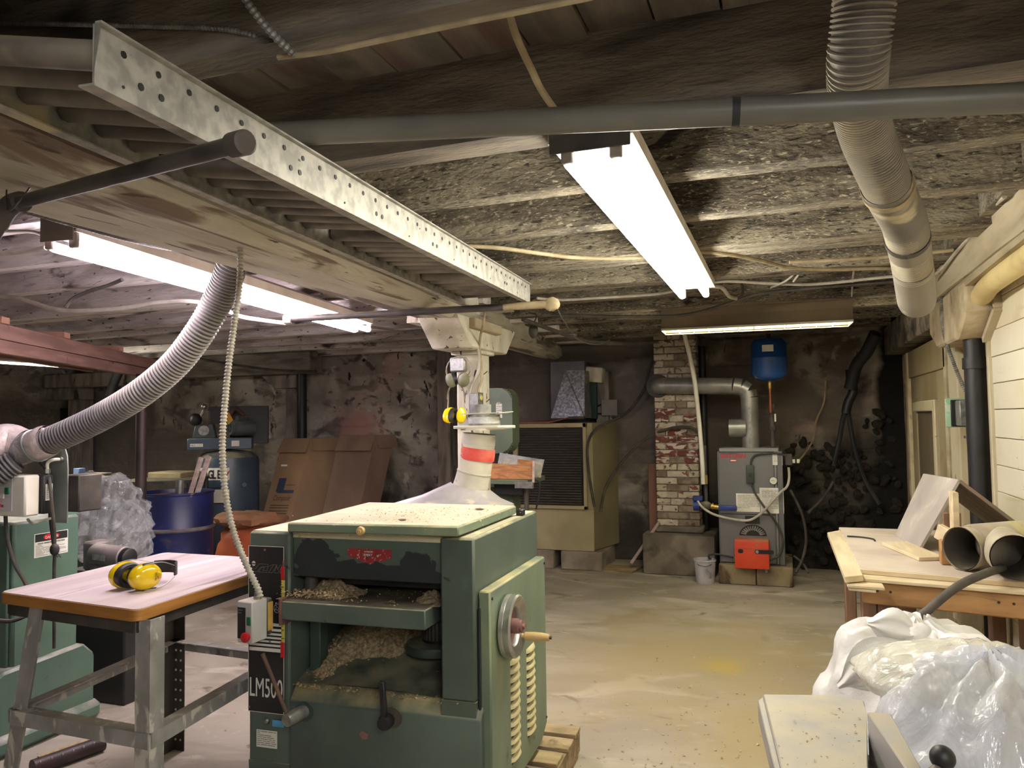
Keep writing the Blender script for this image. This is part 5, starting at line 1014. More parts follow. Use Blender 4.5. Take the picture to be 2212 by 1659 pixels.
for i in range(7): fins.box((CCx - .20, CCy - .08, 1.50 + .024 * i), (CCx - .06, CCy + .08, 1.512 + .024 * i))
fins.box((CCx - .18, CCy - .06, 1.5), (CCx - .08, CCy + .06, 1.69)); link('pump_cylinder', fins, MATS['black'], cp)
link('air_filter', MB().ball((CCx - .33, CCy - .1, 1.55), .07, 14, 10), MATS['black'], cp); link('filter_pipe', MB().tube(smoothpath([(CCx - .28, CCy - .1, 1.58), (CCx - .25, CCy - .1, 1.64), (CCx - .24, CCy - .1, 1.66)], 4), .016, 10), MATS['galv'], cp); link('filter_knob', MB().ball((CCx - .245, CCy - .1, 1.69), .034, 14, 10), MATS['alu'], cp)
link('pump_flywheel', MB().cyl((CCx - .24, CCy - .125, 1.43), (CCx - .24, CCy - .14, 1.43), .055, n=20), MATS['galv'], cp)
a, b = Vector((CCx + .06, CCy - .15, 1.455)), Vector((CCx + .27, CCy - .06, 1.455))
link('motor_body', MB().cyl(a, b, .088, n=24), MATS['pump_grey'], cp); link('capacitor', MB().cyl(a + Vector((.04, 0, .10)), b + Vector((-.06, 0, .10)), .032, n=14), MATS['pump_grey'], cp)
u = (b - a).normalized(); link('fan_cover', MB().cyl(a - u * .035, a, .080, n=24), MATS['pump_grey'], cp); rg = MB()
for k in range(20): 
    if k % 5: rg.bar(a - u * .037 + Matrix.Rotation(2 * PI * k / 20, 3, u) @ Vector((0, 0, .045)), a - u * .037 + Matrix.Rotation(2 * PI * (k + 1) / 20, 3, u) @ Vector((0, 0, .045)), .008, .004, u)
link('fan_grille', rg, MATS['black'], cp)['kind'] = 'stuff'
link('warning_tag', MB().prism([(CCx - .03, CCy - .20, 1.58), (CCx + .02, CCy - .2, 1.63), (CCx + .065, CCy - .2, 1.54), (CCx + .02, CCy - .2, 1.49)], (0, .004, 0)), mat('tag_orange', (206, 156, 40), rough=.6), cp, False)
link('hose_coil', MB().tube(smoothpath([(CCx + .03, CCy - .14, 1.60), (CCx + .07, CCy - .12, 1.66), (CCx + .12, CCy - .1, 1.64), (CCx + .16, CCy - .08, 1.58), (CCx + .10, CCy - .1, 1.56)], 6), .022, 10), mat('hose_brown', (110, 66, 48), (80, 52, 44), 8, rough=.7), cp)
def tanklabel(a0, a1, z0, z1, m_, r=.3315):
    mb = MB(); n = 8; mb.grid(lambda s, v: (CCx + r * math.sin(a0 + (a1 - a0) * s), CCy - r * math.cos(a0 + (a1 - a0) * s), z0 + (z1 - z0) * v), n, 1); return link('tank_label', mb, m_, cp, False)
t0 = tanklabel(-.95, .12, .90, 1.03, MATS['paper']); t1 = tanklabel(-.95, .12, .66, .80, MATS['white_plastic'])
for zz in (.645, .81): tanklabel(-.95, .12, zz, zz + .012, MATS['black'], .3318)
# lettering lies along the flank of the tank
for i, ch in enumerate('EAGLE'):
    an = -.88 + .155 * i; text(ch, (CCx + .3325 * math.sin(an), CCy - .3325 * math.cos(an), .918), (math.cos(an + .07), math.sin(an + .07), 0), (0, 0, 1), .125, MATS['black'], t0, sx=.66, bold=.004)
an = -.04; r_ = .333
link('eagle_mark', MB().prism([(CCx + r_ * math.sin(an) - .02, CCy - r_ - .001, .93), (CCx + .05, CCy - r_ - .001, 1.01), (CCx + .03, CCy - r_ - .001, .965), (CCx - .0, CCy - r_ - .001, .925), (CCx - .01, CCy - r_ - .001, .95)], (0, .002, 0)), MATS['red_plastic'], t0, False)
nl = link('platform_label', MB().box((CCx - .37, CCy - .2025, 1.255), (CCx - .24, CCy - .2, 1.29)), MATS['paper'], cp, False); text('ML2', (CCx - .365, CCy - .203, 1.262), (1, 0, 0), (0, 0, 1), .026, MATS['ink'], nl)
link('platform_label', MB().box((CCx + .05, CCy - .2025, 1.255), (CCx + .13, CCy - .2, 1.315)), MATS['paper'], cp, False)
link('drain_boss', MB().cyl((CCx + .18, CCy - .26, .84), (CCx + .19, CCy - .30, .84), .026, n=14), MATS['comp_blue'], cp)
cp.rotation_euler = (0, 0, .62)
# ---------------------------------------------------------------- tall cartons leaning on the wall
mat('cardboard', (158, 128, 96), (142, 115, 88), 4, (1, 1, .4), rough=.8); mat('cardboard_dark', (132, 106, 90), (116, 93, 80), 4, (1, 1, .4), rough=.8)
mat('carton_blue', (58, 66, 92), rough=.8); mat('carton_brown', (92, 68, 46), rough=.8)
def carton(name_label, f0, f1, w, dpt, lean_to, m1, flaps):
    """leaning box: f0/f1 bottom left/right of the printed front face at the floor, leaning along lean_to"""
    t = thing('cardboard_box', name_label, 'box', f0)
    f0, f1, up = Vector(f0), Vector(f1), Vector(lean_to); x = (f1 - f0); bk = Vector(dpt)
    link('carton', MB().loft([[f0, f1, f1 + bk, f0 + bk], [f0 + up, f1 + up, f1 + up + bk, f0 + up + bk]]), MATS[m1], t, False)
    n = x.cross(up).normalized()
    for P in flaps(f0 + up, f1 + up, x, up, bk, n): link('flap', MB().prism(P[0], P[1]), MATS[m1], t, False)
    return t, f0, x.normalized(), up.normalized(), n
def fl(tl, tr, x, up, bk, n):
    u = up.normalized(); o = n * .012 if n.y < 0 else -n * .012
    return [([tl, tr, tr - u * .19 + o * 5, tl - u * .19 + o * 5], o * .5), ([tr, tr + bk, tr + bk - u * .15 + x.normalized() * .07, tr - u * .15 + x.normalized() * .07], x.normalized() * .008)]
pA, pB = ay(552, 1175, 7.15), ay(640, 1180, 7.15); bA, bB = pA.copy(), pB.copy()
up_ = (ay(612, 950, 7.42) - ay(560, 1140, 7.05)); up_ *= 1.0
f0 = ay(560, 1140, 7.05) - up_ * ((ay(560, 1140, 7.05).z - .02) / up_.z); f1 = ay(616, 1143, 7.05) - up_ * ((ay(616, 1143, 7.05).z - .02) / up_.z); upA = up_ * ((1.30) / up_.z)
f1.y = f0.y + .05; f1.z = f0.z
cA_, o_, xh, uh, nh = carton('tall printed cardboard box leaning on the back wall', f0, f1, .5, (.30, .26, 0), upA, 'cardboard', fl)
if nh.y > 0: nh = -nh
def on(u_, v_): return o_ + xh * u_ * (f1 - f0).length + uh * v_ * upA.length + nh * .002
def prn(u0, v0, u1, v1, m_, nm='print'): return link(nm, MB().prism([on(u0, v0), on(u1, v0), on(u1, v1), on(u0, v1)], nh * .001), MATS[m_], cA_, False)
prn(.18, .76, .40, .775, 'paper', 'paper_label'); prn(.24, .545, .50, .66, 'carton_blue', 'blue_logo'); prn(.52, .600, .86, .605, 'carton_brown'); prn(.30, .535, .86, .56, 'carton_blue')
text('Comptoir', on(.20, .475), xh, uh, .085, MATS['carton_brown'], cA_, 'print', sx=.62, shear=.3)
for v in (.43, .41, .385, .365): prn(.18, v, .82, v + .008, 'carton_brown')
for v in (.185, .165, .145): prn(.22, v, .70, v + .010, 'carton_brown')
prn(.10, .10, .115, .20, 'carton_brown'); prn(.82, .10, .85, .19, 'carton_brown')
f2 = f1 + Vector((.30, .16, 0)); f3 = f2 + Vector((.40, .10, 0)); up2 = (ay(700, 945, 7.5) - ay(655, 1140, 7.25)); up2 = up2 * (1.33 / up2.z)
carton('plain dusty cardboard box leaning behind the printed one', f2, f3, .5, (.14, .18, 0), up2, 'cardboard_dark', fl)
# ---------------------------------------------------------------- orange sack, steel table, plastic bundle, dim clutter
def sack(d): return 1 + .12 * noise.fractal(d * 2.2 + Vector((3, 1, 0)), 1, 2, 4)
sk_ = thing('orange_tarp', 'crumpled orange tarpaulin sack with a dusty top by the drum', 'tarpaulin', (-4.75, 6.0, 0))
link('sack_body', MB().ball((-4.75, 6.0, .30), .42, 28, 18, (.95, .6, .80), sack), mat('tarp_orange', (176, 84, 44), (146, 66, 36), 4, rough=.7, bump=.4, bscale=12, dust=((150, 112, 84), .8)), sk_)
link('sack_fold', MB().ball((-4.78, 5.95, .60), .34, 24, 10, (1.15, .7, .22), lambda d: 1 + .3 * noise.fractal(d * 2.6, 1, 2, 3)), mat('tarp_dusty', (156, 108, 76), (124, 84, 60), 6, rough=.8, bump=.4, bscale=14), sk_)
tf = thing('steel_table', 'low dark steel table frame behind the blue drum', 'table', (-5.6, 5.7, 0)); tz = .955
T0, T1 = ay(246, 1045, 5.6), ay(412, 1036, 6.0)
link('table_plate', MB().prism([(T0.x, T0.y, tz - .03), (T1.x, T1.y, tz - .03), (T1.x - .3, T1.y + .6, tz - .03), (T0.x - .3, T0.y + .6, tz - .03)], (0, 0, .03)), MATS['steel_dark'], tf)
for p in ((T0.x + .02, T0.y + .03), (T1.x - .04, T1.y + .02), (T0.x - .24, T0.y + .55), (T1.x - .3, T1.y + .55)): link('leg', MB().cyl((p[0], p[1], 0), (p[0], p[1], tz - .03), .022, n=10), MATS['steel_dark'], tf)
solo('tin_box', MB().box(ay(318, 1038, 6.2), ay(390, 1021, 6.2) + Vector((0, .3, 0)), .01), mat('tin_tan', (150, 138, 104), (126, 114, 84), 6, rough=.6), 'flat tan box standing on the steel table', 'box')
cb = thing('plastic_bundle', 'big crumpled bundle of clear plastic sheet behind the left machine', 'plastic', (-5.2, 4.55, .6))
film('clear_film', (226, 226, 230), .30, .04, 1.0, 7, (1, 1, .6)); film('clear_film_2', (220, 222, 226), .26, .04, 1.0, 9)
def crump(s): return lambda d: 1 + .20 * noise.fractal(d * 2.6 + Vector((s, 0, 0)), .8, 2, 6) + .14 * (1 - abs(noise.noise(d * 3.1 + Vector((0, s, 0)))) * 2)
link('sheet', MB().ball(ay(215, 1120, 4.6), .36, 40, 26, (1.1, .8, .85), crump(4)), MATS['clear_film'], cb, False)
link('sheet', MB().ball(ay(262, 1165, 4.5), .22, 32, 20, (1, .8, 1.2), crump(9)), MATS['clear_film_2'], cb, False)
link('bundle_stand', MB().box((-5.45, 4.45, 0), (-5.0, 4.8, .36), .03), MATS['black'], cb)
# old machine with valves at the far left
om = thing('old_machine', 'dim old machine with pipes and valves far behind the left machine', 'machine', (-6.9, 5.6, 0)); oy = 5.6
link('bed', MB().box(ay(100, 1052, oy), ay(188, 1038, oy) + Vector((0, .35, 0)), .02), mat('old_iron', (104, 98, 84), (80, 76, 66), 7, rough=.6, dust=((140, 132, 108), .7)), om)
link('bed_block', MB().box(ay(152, 1042, oy - .05), ay(188, 1025, oy - .05) + Vector((0, .3, 0)), .01), MATS['old_iron'], om)
link('handle_bar', MB().cyl(ay(188, 1034, oy), ay(235, 1032, oy), .02, n=10), MATS['old_iron'], om)
for px in (123, 131, 138): link('valve', MB().cyl(ay(px, 1036, oy), ay(px, 1020, oy), .014, n=8), MATS['galv'], om)
link('stand', MB().box(ay(155, 1090, oy), ay(166, 1045, oy) + Vector((0, .2, 0))), MATS['old_iron'], om); b_ = ay(110, 1100, oy); link('stand', MB().box((b_.x - .3, oy, 0), (b_.x + .7, oy + .35, ay(139, 1087, 5.72).z), .02), MATS['black'], om)
link('hose_loop', MB().tube(smoothpath([ay(108, 1060, oy), ay(120, 1075, oy), ay(138, 1065, oy), ay(150, 1055, oy)], 5), .018, 8), MATS['cable_dark'], om)
solo('red_rag', MB().ball(ay(121, 1013, 5.75), .07, 14, 10, (1.2, .7, .8), crump(2)), mat('rag_red', (140, 36, 44), rough=.8), 'small red rag bundle on the old machine', 'rag')
solo('blue_carton', MB().box(ay(158, 1028, 5.7), ay(170, 1012, 5.7) + Vector((0, .08, 0)), .004), mat('carton_pale_blue', (110, 134, 176), rough=.6), 'small pale blue carton on the old machine', 'box')
solo('white_jug', MB().ball(ay(139, 1081, 5.72), .050, 12, 8, (1.2, 1, .8)), MATS['white_plastic'], 'small white jug in the shadow left of the plastic bundle', 'jug')
cable('hanging_hose', [ay(300, 720, 6.6), ay(268, 780, 6.6), ay(245, 830, 6.6), ay(238, 855, 6.6)], .05, 'black_rubber', 'short thick black hose hanging behind the lumber rack', 'hose', 12)
cable('ceiling_cable', [ay(430, 775, 6.8), ay(520, 790, 7.0), ay(600, 800, 7.2), ay(685, 803, 7.4)], .014, 'cable_dark', 'dark cable below the heavy timber on the back wall')
# ---------------------------------------------------------------- brick chimney
ch = thing('chimney', 'half-painted brick chimney on a concrete footing left of the boiler', 'chimney', (-1.01, 7.7, 0), kind='structure')
CX0, CX1, CYF = -1.225, -.81, 7.55
link('core', MB().box((CX0 + .012, CYF + .012, .40), (CX1 - .012, 8.0, 2.5)), MATS['mortar'], ch, False)
link('footing', MB().box((-1.35, 7.42, 0), (-.67, 8.0, .385), .025, seg=2), MATS['concrete'], ch)
link('footing_cap', MB().box((CX0 - .02, CYF - .03, .385), (CX1 + .03, 7.95, .45), .015), MATS['concrete'], ch)
bm_ = {}
def brick(kind, l, M):
    key = (kind, round(l, 3))
    if key not in bm_:
        o = link('brick', MB().box((0, 0, 0), (l, .10, .058), .004), MATS[kind], ch, False); bm_[key] = o; o.location, o.rotation_euler = M.to_translation(), M.to_euler(); hang(o, ch)
    else: piece('brick', bm_[key], M, ch)
z, row = .452, 0
while z < 2.36:
    rowk = row % 3; ls = [.1975, .1975] if row % 2 == 0 else ([.0955, .1975, .0955] if rowk else [.1285, .1285, .130])
    x = CX0 + .003
    for l in ls:
        worn = 1.0 < z < 1.62; k = R_.random()
        kind = ('brick_red' if k < .34 else ('brick_white' if k < .8 else 'brick_grey')) if worn else ('brick_white' if k < .62 else ('brick_grey' if k < .93 else 'brick_red'))
        if z < .62 or z > 2.1: kind = 'brick_grey' if k < .6 else 'brick_white'
        brick(kind, l, Matrix.Translation((x, CYF + R_.uniform(-.006, .004), z)) @ Matrix.Rotation(R_.uniform(-.01, .01), 4, 'Z')); x += l + .0105
    brick('brick_grey', .1975, Matrix.Translation((CX1 + .002, CYF + .115, z)) @ Matrix.Rotation(PI / 2, 4, 'Z')); 
    z += .0672; row += 1
# flue pipe with elbow and damper
fp = thing('flue_pipe', 'shiny metal flue pipe bending from the boiler into the chimney', 'pipe', (-.4, 7.4, 1.5))
mat('flue_steel', (168, 166, 160), (140, 138, 134), 6, rough=.36, metal=.55)
fy = 7.40; h0p, h1p, v1 = ay(1440, 833, 7.50), ay(1585, 834, fy), ay(1622, 968, fy)
link('horizontal_pipe', MB().tube([Vector((h0p.x, 7.50, h0p.z)), h1p], .079, 28), MATS['flue_steel'], fp)
link('thimble', MB().tube(smoothpath([Vector((h0p.x + .02, 7.50, h0p.z)), Vector((h0p.x - .06, 7.51, h0p.z)), Vector((h0p.x - .10, 7.56, h0p.z)), Vector((h0p.x - .10, 7.60, h0p.z))], 4), .079, 24), MATS['flue_steel'], fp)
link('thimble_ring', MB().cyl((h0p.x - .09, 7.535, h0p.z), (h0p.x - .09, 7.548, h0p.z), .115, n=28), MATS['black'], fp)
q = [h1p, h1p + Vector((.07, 0, -.012)), h1p + Vector((.125, 0, -.05)), Vector((v1.x, fy, h1p.z - .11)), Vector((v1.x, fy, h1p.z - .18))]
for i in range(4):
    link('elbow_gore', MB().tube([q[i], q[i].lerp(q[i + 1], .5), q[i + 1]], [.080, .0805, .080], 28), MATS['flue_steel'], fp)
link('vertical_pipe', MB().tube([q[-1] + Vector((0, 0, .02)), Vector((v1.x, fy, 1.2))], .078, 28), MATS['flue_steel'], fp)
link('pipe_seam', MB().box((v1.x - .012, fy - .081, 1.24), (v1.x + .012, fy - .074, q[-1].z - .02)), MATS['galv'], fp)
d0 = ay(1612, 925, fy); link('damper', MB().cyl((d0.x, fy - .02, d0.z), (d0.x - .15, fy - .02, d0.z), .085, n=28), MATS['flue_steel'], fp)
# ---------------------------------------------------------------- boiler
bl_ = thing('boiler', 'grey boiler with an orange burner standing on concrete blocks', 'boiler', (-.33, 7.5, 0))
BX0, BX1, BY, BZ0, BZ1 = -.615, -.05, 7.25, .175, 1.185
mat('boiler_grey', (112, 112, 113), (102, 102, 103), 2, rough=.45, bump=.03, bscale=80, spots=(((108, 104, 98), 3, .64, .74),))
mat('boiler_light', (134, 134, 133), rough=.45)
link('jacket', MB().box((BX0, BY + .012, BZ0), (BX1, BY + .62, BZ1), .004), MATS['boiler_grey'], bl_)
link('top_panel', MB().box((BX0 + .02, BY - .004, BZ1 - .005), (BX1 - .03, BY + .62, BZ1 + .03), .004), MATS['boiler_light'], bl_)
link('upper_door', MB().box((BX0 + .012, BY - .002, .62), (BX1 - .075, BY + .014, BZ1 - .012), .003), MATS['boiler_grey'], bl_)
link('lower_door', MB().box((BX0 + .012, BY - .002, BZ0 + .01), (BX1 - .075, BY + .014, .612), .003), MATS['boiler_grey'], bl_)
link('corner_post', MB().box((BX1 - .068, BY - .004, BZ0 + .005), (BX1 - .052, BY + .014, BZ1), .003), MATS['boiler_light'], bl_); link('corner_post', MB().box((BX1 - .045, BY - .006, BZ0), (BX1, BY + .014, BZ1), .004), MATS['boiler_grey'], bl_)
def bf(X0, Y0): return ay(1480 + X0 / 4.74, 940 + Y0 / 4.74, BY - .004)
def brect(x0, y0, x1, y1, nm, m_, d=.002, par=None):
    a, b = bf(x0, y1), bf(x1, y0); return link(nm, MB().box((a.x, BY - .003 - d, a.z), (b.x, BY - .001, b.z), .0005), MATS[m_], par or bl_, False)
a = bf(365, 232); text('SATURN', (a.x, BY - .003, a.z), (1, 0, 0), (0, 0, 1), .052, MATS['red_ink'], bl_, 'brand_lettering', sx=1.12, bold=.0015)
a = bf(368, 192); text('HIGH EFFICIENCY', (a.x, BY - .003, a.z), (1, 0, 0), (0, 0, 1), .013, MATS['ink'], bl_, 'brand_lettering', sx=1.55)
r_ = brect(462, 246, 526, 272, 'red_badge', 'red_plastic'); brect(466, 254, 522, 266, 'badge_band', 'paper', .003, r_)
def sheet(x0, y0, x1, y1, seed, nrows):
    s = brect(x0, y0, x1, y1, 'paper_sheet', 'paper'); a, b = bf(x0 + 12, y0 + 16), bf(x1 - 8, y0); label_lines(s, (a.x, BY - .0055, a.z), (1, 0, 0), (0, 0, 1), b.x - a.x, nrows, MATS['ink_grey'], .003, .0135, seed); return s
sheet(896, 190, 994, 306, 3, 5); sheet(525, 600, 768, 782, 6, 9); sheet(768, 542, 1006, 798, 8, 13)
tb_ = MB()
for i in range(6): a, b = bf(795, 570 + 12 * i), bf(925, 570 + 12 * i); tb_.box((a.x, BY - .0062, a.z), (b.x, BY - .005, a.z + .0012))
for i in range(5): a, b = bf(795 + 32 * i, 630), bf(795 + 32 * i, 570); tb_.box((a.x, BY - .0062, a.z), (a.x + .0012, BY - .005, b.z))
link('printed_table', tb_, MATS['ink_grey'], bl_, False)['kind'] = 'stuff'
gp_ = bf(903, 465); g_ = link('gauge', MB().lathe([(.036, 0), (.036, .012), (.031, .016), (.030, .013), (0, .013)], 28, Matrix.Translation((gp_.x, BY - .002, gp_.z)) @ Matrix.Rotation(PI / 2, 4, 'X')), MATS['alu'], bl_)
link('gauge_face', MB().cyl((gp_.x, BY - .0145, gp_.z), (gp_.x, BY - .0155, gp_.z), .030, n=24), MATS['paper'], g_); link('gauge_needle', MB().bar((gp_.x - .018, BY - .017, gp_.z + .002), (gp_.x + .008, BY - .017, gp_.z - .001), .003, .002).bar((gp_.x, BY - .017, gp_.z), (gp_.x, BY - .017, gp_.z + .02), .003, .002), MATS['ink'], g_)
brect(616, 830, 762, 906, 'sight_plate', 'black')
c_ = bf(695, 1030); cm = MB(); cm.prism([(c_.x + .118 * math.cos(PI * k / 24), BY - .004, c_.z + .098 * math.sin(PI * k / 24)) for k in range(25)], (0, .004, 0)); link('burner_opening', cm, MATS['black'], bl_, False)
sp_ = MB()
for k in range(13): t = PI * (.08 + .84 * k / 12); sp_.bar((c_.x + .06 * math.cos(t), BY - .008, c_.z + .05 * math.sin(t)), (c_.x + .105 * math.cos(t), BY - .008, c_.z + .088 * math.sin(t)), .010, .006, (0, -1, 0))
link('burner_vanes', sp_, MATS['galv'], bl_)['kind'] = 'stuff'
a, b = bf(524, 1335), bf(862, 1042); ob_ = link('burner', MB().box((a.x, BY - .20, a.z + .012), (b.x, BY - .004, b.z - .01), .014, seg=2), mat('burner_orange', (214, 74, 40), (200, 64, 34), 4, rough=.4, dust=((170, 140, 104), .85)), bl_)
a2, b2 = a, b; cz_ = (a.z + b.z) / 2 + .03
for x0, x1 in ((.03, .075), (.17, .33)): link('burner_window', MB().prism([(a.x + (x0 + x1) / 2 + ((x1 - x0) / 2 - .014) * (1 if math.cos(t) > 0 else -1) + .014 * math.cos(t), BY - .2015, cz_ + .018 * math.sin(t)) for t in [2 * PI * k / 20 for k in range(20)]] if x1 < 9 else [], (0, .003, 0)), MATS['black'], ob_, False)
link('burner_dial', MB().cyl((a.x + .19, BY - .203, cz_), (a.x + .19, BY - .208, cz_), .014, n=16), MATS['galv'], ob_); link('burner_seam', MB().box((a.x + .005, BY - .2015, cz_ + .022), (b.x - .005, BY - .199, cz_ + .026)), MATS['pale_red'], ob_)
link('burner_badge', MB().prism([(a.x + .175, BY - .2015, b.z - .04), (a.x + .205, BY - .2015, b.z - .04), (a.x + .19, BY - .2015, b.z - .055)], (0, .002, 0)), MATS['ink_grey'], ob_)
link('burner_stub', MB().cyl((a.x + .26, BY - .09, a.z - .03), (a.x + .26, BY - .09, a.z + .02), .02, n=12), MATS['galv'], ob_)
for i, (x0, x1) in enumerate(((-.62, -.30), (-.295, .01))):
    o = tag(link('concrete_block', MB().box((x0, 7.17, 0), (x1, 7.9, .172), .008), MATS['base_concrete']), ('rust-streaked concrete block under the left half of the boiler', 'rust-streaked concrete block under the right half of the boiler')[i], 'concrete block', 'blocks carrying the boiler')
# controls and cables on the boiler
pc = thing('service_switch', 'dark green pendant service switch hanging on the boiler front', 'switch', bf(668, 400))
a, b = bf(630, 490), bf(705, 305); link('switch_body', MB().box((a.x, BY - .035, a.z), (b.x, BY - .003, b.z), .008, seg=2), mat('pendant_green', (58, 66, 60), (46, 54, 50), 6, rough=.5), pc); link('switch_rocker', MB().box((a.x + .02, BY - .04, a.z + .06), (b.x - .02, BY - .034, a.z + .09), .002), MATS['steel_dark'], pc)
def bcab(pts, r, m_, lab): cable('boiler_cable', [ay(1480 + x / 4.74, 940 + y / 4.74, BY + d) for x, y, d in pts], r, m_, lab)
bcab([(1060, 330, -.02), (1065, 440, -.03), (1040, 530, -.04), (960, 600, -.05), (830, 750, -.06), (740, 830, -.05), (650, 872, -.04), (520, 866, -.03), (360, 832, -.03), (250, 790, -.05), (160, 720, -.06), (115, 640, -.02)], .011, 'cable_white', 'pale flexible cable curving across the boiler front to the blue pump')
bcab([(672, 300, -.02), (680, 250, -.02), (720, 205, -.02), (820, 190, -.02), (960, 188, -.02), (1040, 215, -.02)], .008, 'cable_dark', 'dark cord from the pendant switch over the boiler top edge')
bcab([(680, 495, -.02), (720, 600, -.03), (800, 720, -.03), (900, 850, -.03), (970, 970, -.03), (1000, 1080, -.03), (985, 1190, -.03), (940, 1250, -.03), (870, 1280, -.08)], .009, 'steel_dark', 'grey cord from the pendant switch down to the burner')
bcab([(1075, 560, .1), (1140, 680, .1), (1200, 820, .1), (1235, 1000, .1), (1230, 1150, .1), (1190, 1300, .05), (1130, 1405, .0)], .012, 'cable_dark', 'dark cable looping down beside the boiler to the floor')
bcab([(1110, 1235, .1), (1180, 1290, .1), (1230, 1350, .08), (1260, 1410, .05)], .011, 'cable_dark', 'dark cable end lying on the floor right of the boiler')
bcab([(1170, 255, .1), (1210, 210, .3), (1260, 140, .6), (1310, 40, .75), (1340, -140, .75), (1420, -340, .75), (1440, -560, .75)], .009, 'cable_tan', 'thin tan cable rising from the boiler up the back wall')
bcab([(490, 1250, -.08), (420, 1235, -.06), (330, 1220, -.06), (250, 1225, -.08), (245, 1260, -.08), (270, 1262, -.08)], .009, 'black_rubber', 'black oil line from the burner to the bucket')
gb = thing('control_box', 'small control box with a connector on the right side of the boiler', 'box', bf(1060, 250)); a = bf(1060, 250)
link('box_body', MB().box((a.x - .03, BY - .02, a.z - .05), (a.x + .03, BY + .06, a.z + .05), .004), MATS['steel_dark'], gb); a = bf(1125, 270); link('connector', MB().box((a.x - .03, BY, a.z - .015), (a.x + .04, BY + .03, a.z + .02), .004), MATS['white_plastic'], gb); link('connector_band', MB().box((a.x + .0, BY - .002, a.z - .016), (a.x + .015, BY + .0, a.z + .021)), MATS['black'], gb)
cpump = thing('circulator_pump', 'blue circulator pump with brass valve left of the boiler', 'pump', bf(140, 700)); a = bf(140, 720); yy = BY - .02
mat('pump_blue', (38, 60, 132), (30, 48, 108), 6, rough=.4); mat('brass', (188, 160, 90), (150, 124, 66), 8, rough=.35, metal=.7)
link('pump_motor', MB().cyl((a.x - .045, yy, a.z), (a.x + .01, yy, a.z), .045, n=20), MATS['pump_blue'], cpump); link('junction_cap', MB().box((a.x - .05, yy - .03, a.z + .045), (a.x + .04, yy + .03, a.z + .09), .006), MATS['pump_blue'], cpump)
link('volute', MB().ball((a.x + .065, yy, a.z), .05, 16, 10, (1.1, .9, .85)), MATS['iron_pipe'], cpump); b = bf(300, 738); link('valve_body', MB().cyl((a.x + .1, yy, a.z - .003), (b.x + .05, yy, b.z), .024, n=14).cyl((a.x + .12, yy, a.z - .003), (a.x + .135, yy, a.z - .003), .031, n=8), MATS['brass'], cpump)
b = bf(430, 738); link('valve_handle', MB().box((b.x - .07, yy - .05, b.z - .024), (b.x + .09, yy - .035, b.z + .024), .012, seg=2), MATS['pump_blue'], cpump); link('riser', MB().cyl((a.x + .065, yy + .03, a.z), (a.x + .065, yy + .03, a.z + .55), .018, n=12), MATS['iron_pipe'], cpump); link('valve_cap', MB().cyl((a.x + .075, yy, a.z + .20), (a.x + .075, yy, a.z + .28), .014, n=8), MATS['brass'], cpump)
cable('hanging_pipe', [ay(1476, 690, 6.88), ay(1478, 720, 6.9), ay(1488, 760, 7.0), ay(1500, 820, 7.1), ay(1506, 870, 7.12), ay(1512, 930, 7.14), ay(1517, 1000, 7.15), ay(1519, 1046, 7.15)], .020, 'white_plastic', 'white plastic pipe hanging down in front of the brick chimney', 'pipe', 12)
# blue expansion tank
bt_ = thing('expansion_tank', 'deep blue expansion tank hung above the boiler', 'tank', (-.14, 7.3, 2.0)); tc_ = ay(1662, 800, 7.3); tx = tc_.x; rr_ = .158
mat('tank_blue', (26, 74, 142), (22, 64, 124), 3, rough=.22, coat=.4)
zt, zb = 2.30, ay(1662, 824, 7.3 - .1).z
link('tank_body', MB().lathe([(0, zb), (.05, zb + .003), (.13, zb + .03), (rr_, zb + .07), (rr_, zb + .205), (rr_ + .003, zb + .21), (rr_ + .003, zb + .218), (rr_, zb + .222), (rr_, zb + .34), (.13, zb + .385), (0, zb + .40)], 40, Matrix.Translation((tx, 7.3, 0))), MATS['tank_blue'], bt_)
link('tank_label', MB().grid(lambda u, v: (tx + (rr_ + .001) * math.sin(-.35 + .62 * u), 7.3 - (rr_ + .001) * math.cos(-.35 + .62 * u), zb + .265 + .06 * v), 6, 1), MATS['paper'], bt_, False); link('tank_strap', MB().cyl((tx, 7.3, zb + .33), (tx, 7.3, 2.33), .02, n=8), MATS['iron_pipe'], bt_)
mat('copper', (150, 88, 60), (110, 68, 52), 8, rough=.45, metal=.6)
link('tank_valve', MB().cyl((tx, 7.3, zb - .06), (tx, 7.3, zb + .01), .018, n=10), MATS['brass'], bt_); link('riser', MB().cyl((tx + .0, 7.3, zb - .28), (tx, 7.3, zb - .05), .014, n=10), MATS['copper'], bt_); link('manifold', MB().cyl((tx + .01, 7.34, 1.22), (tx + .01, 7.34, zb - .26), .024, n=12), MATS['iron_pipe'], bt_)
for dz in (.12, .32): link('pipe_fitting', MB().cyl((tx + .01, 7.34, 1.25 + dz), (tx + .01, 7.34, 1.29 + dz), .034, n=8), MATS['iron_pipe'], bt_)
link('paper_tag', MB().box((tx + .03, 7.31, zb - .36), (tx + .045, 7.312, zb - .29)), MATS['paper'], bt_)
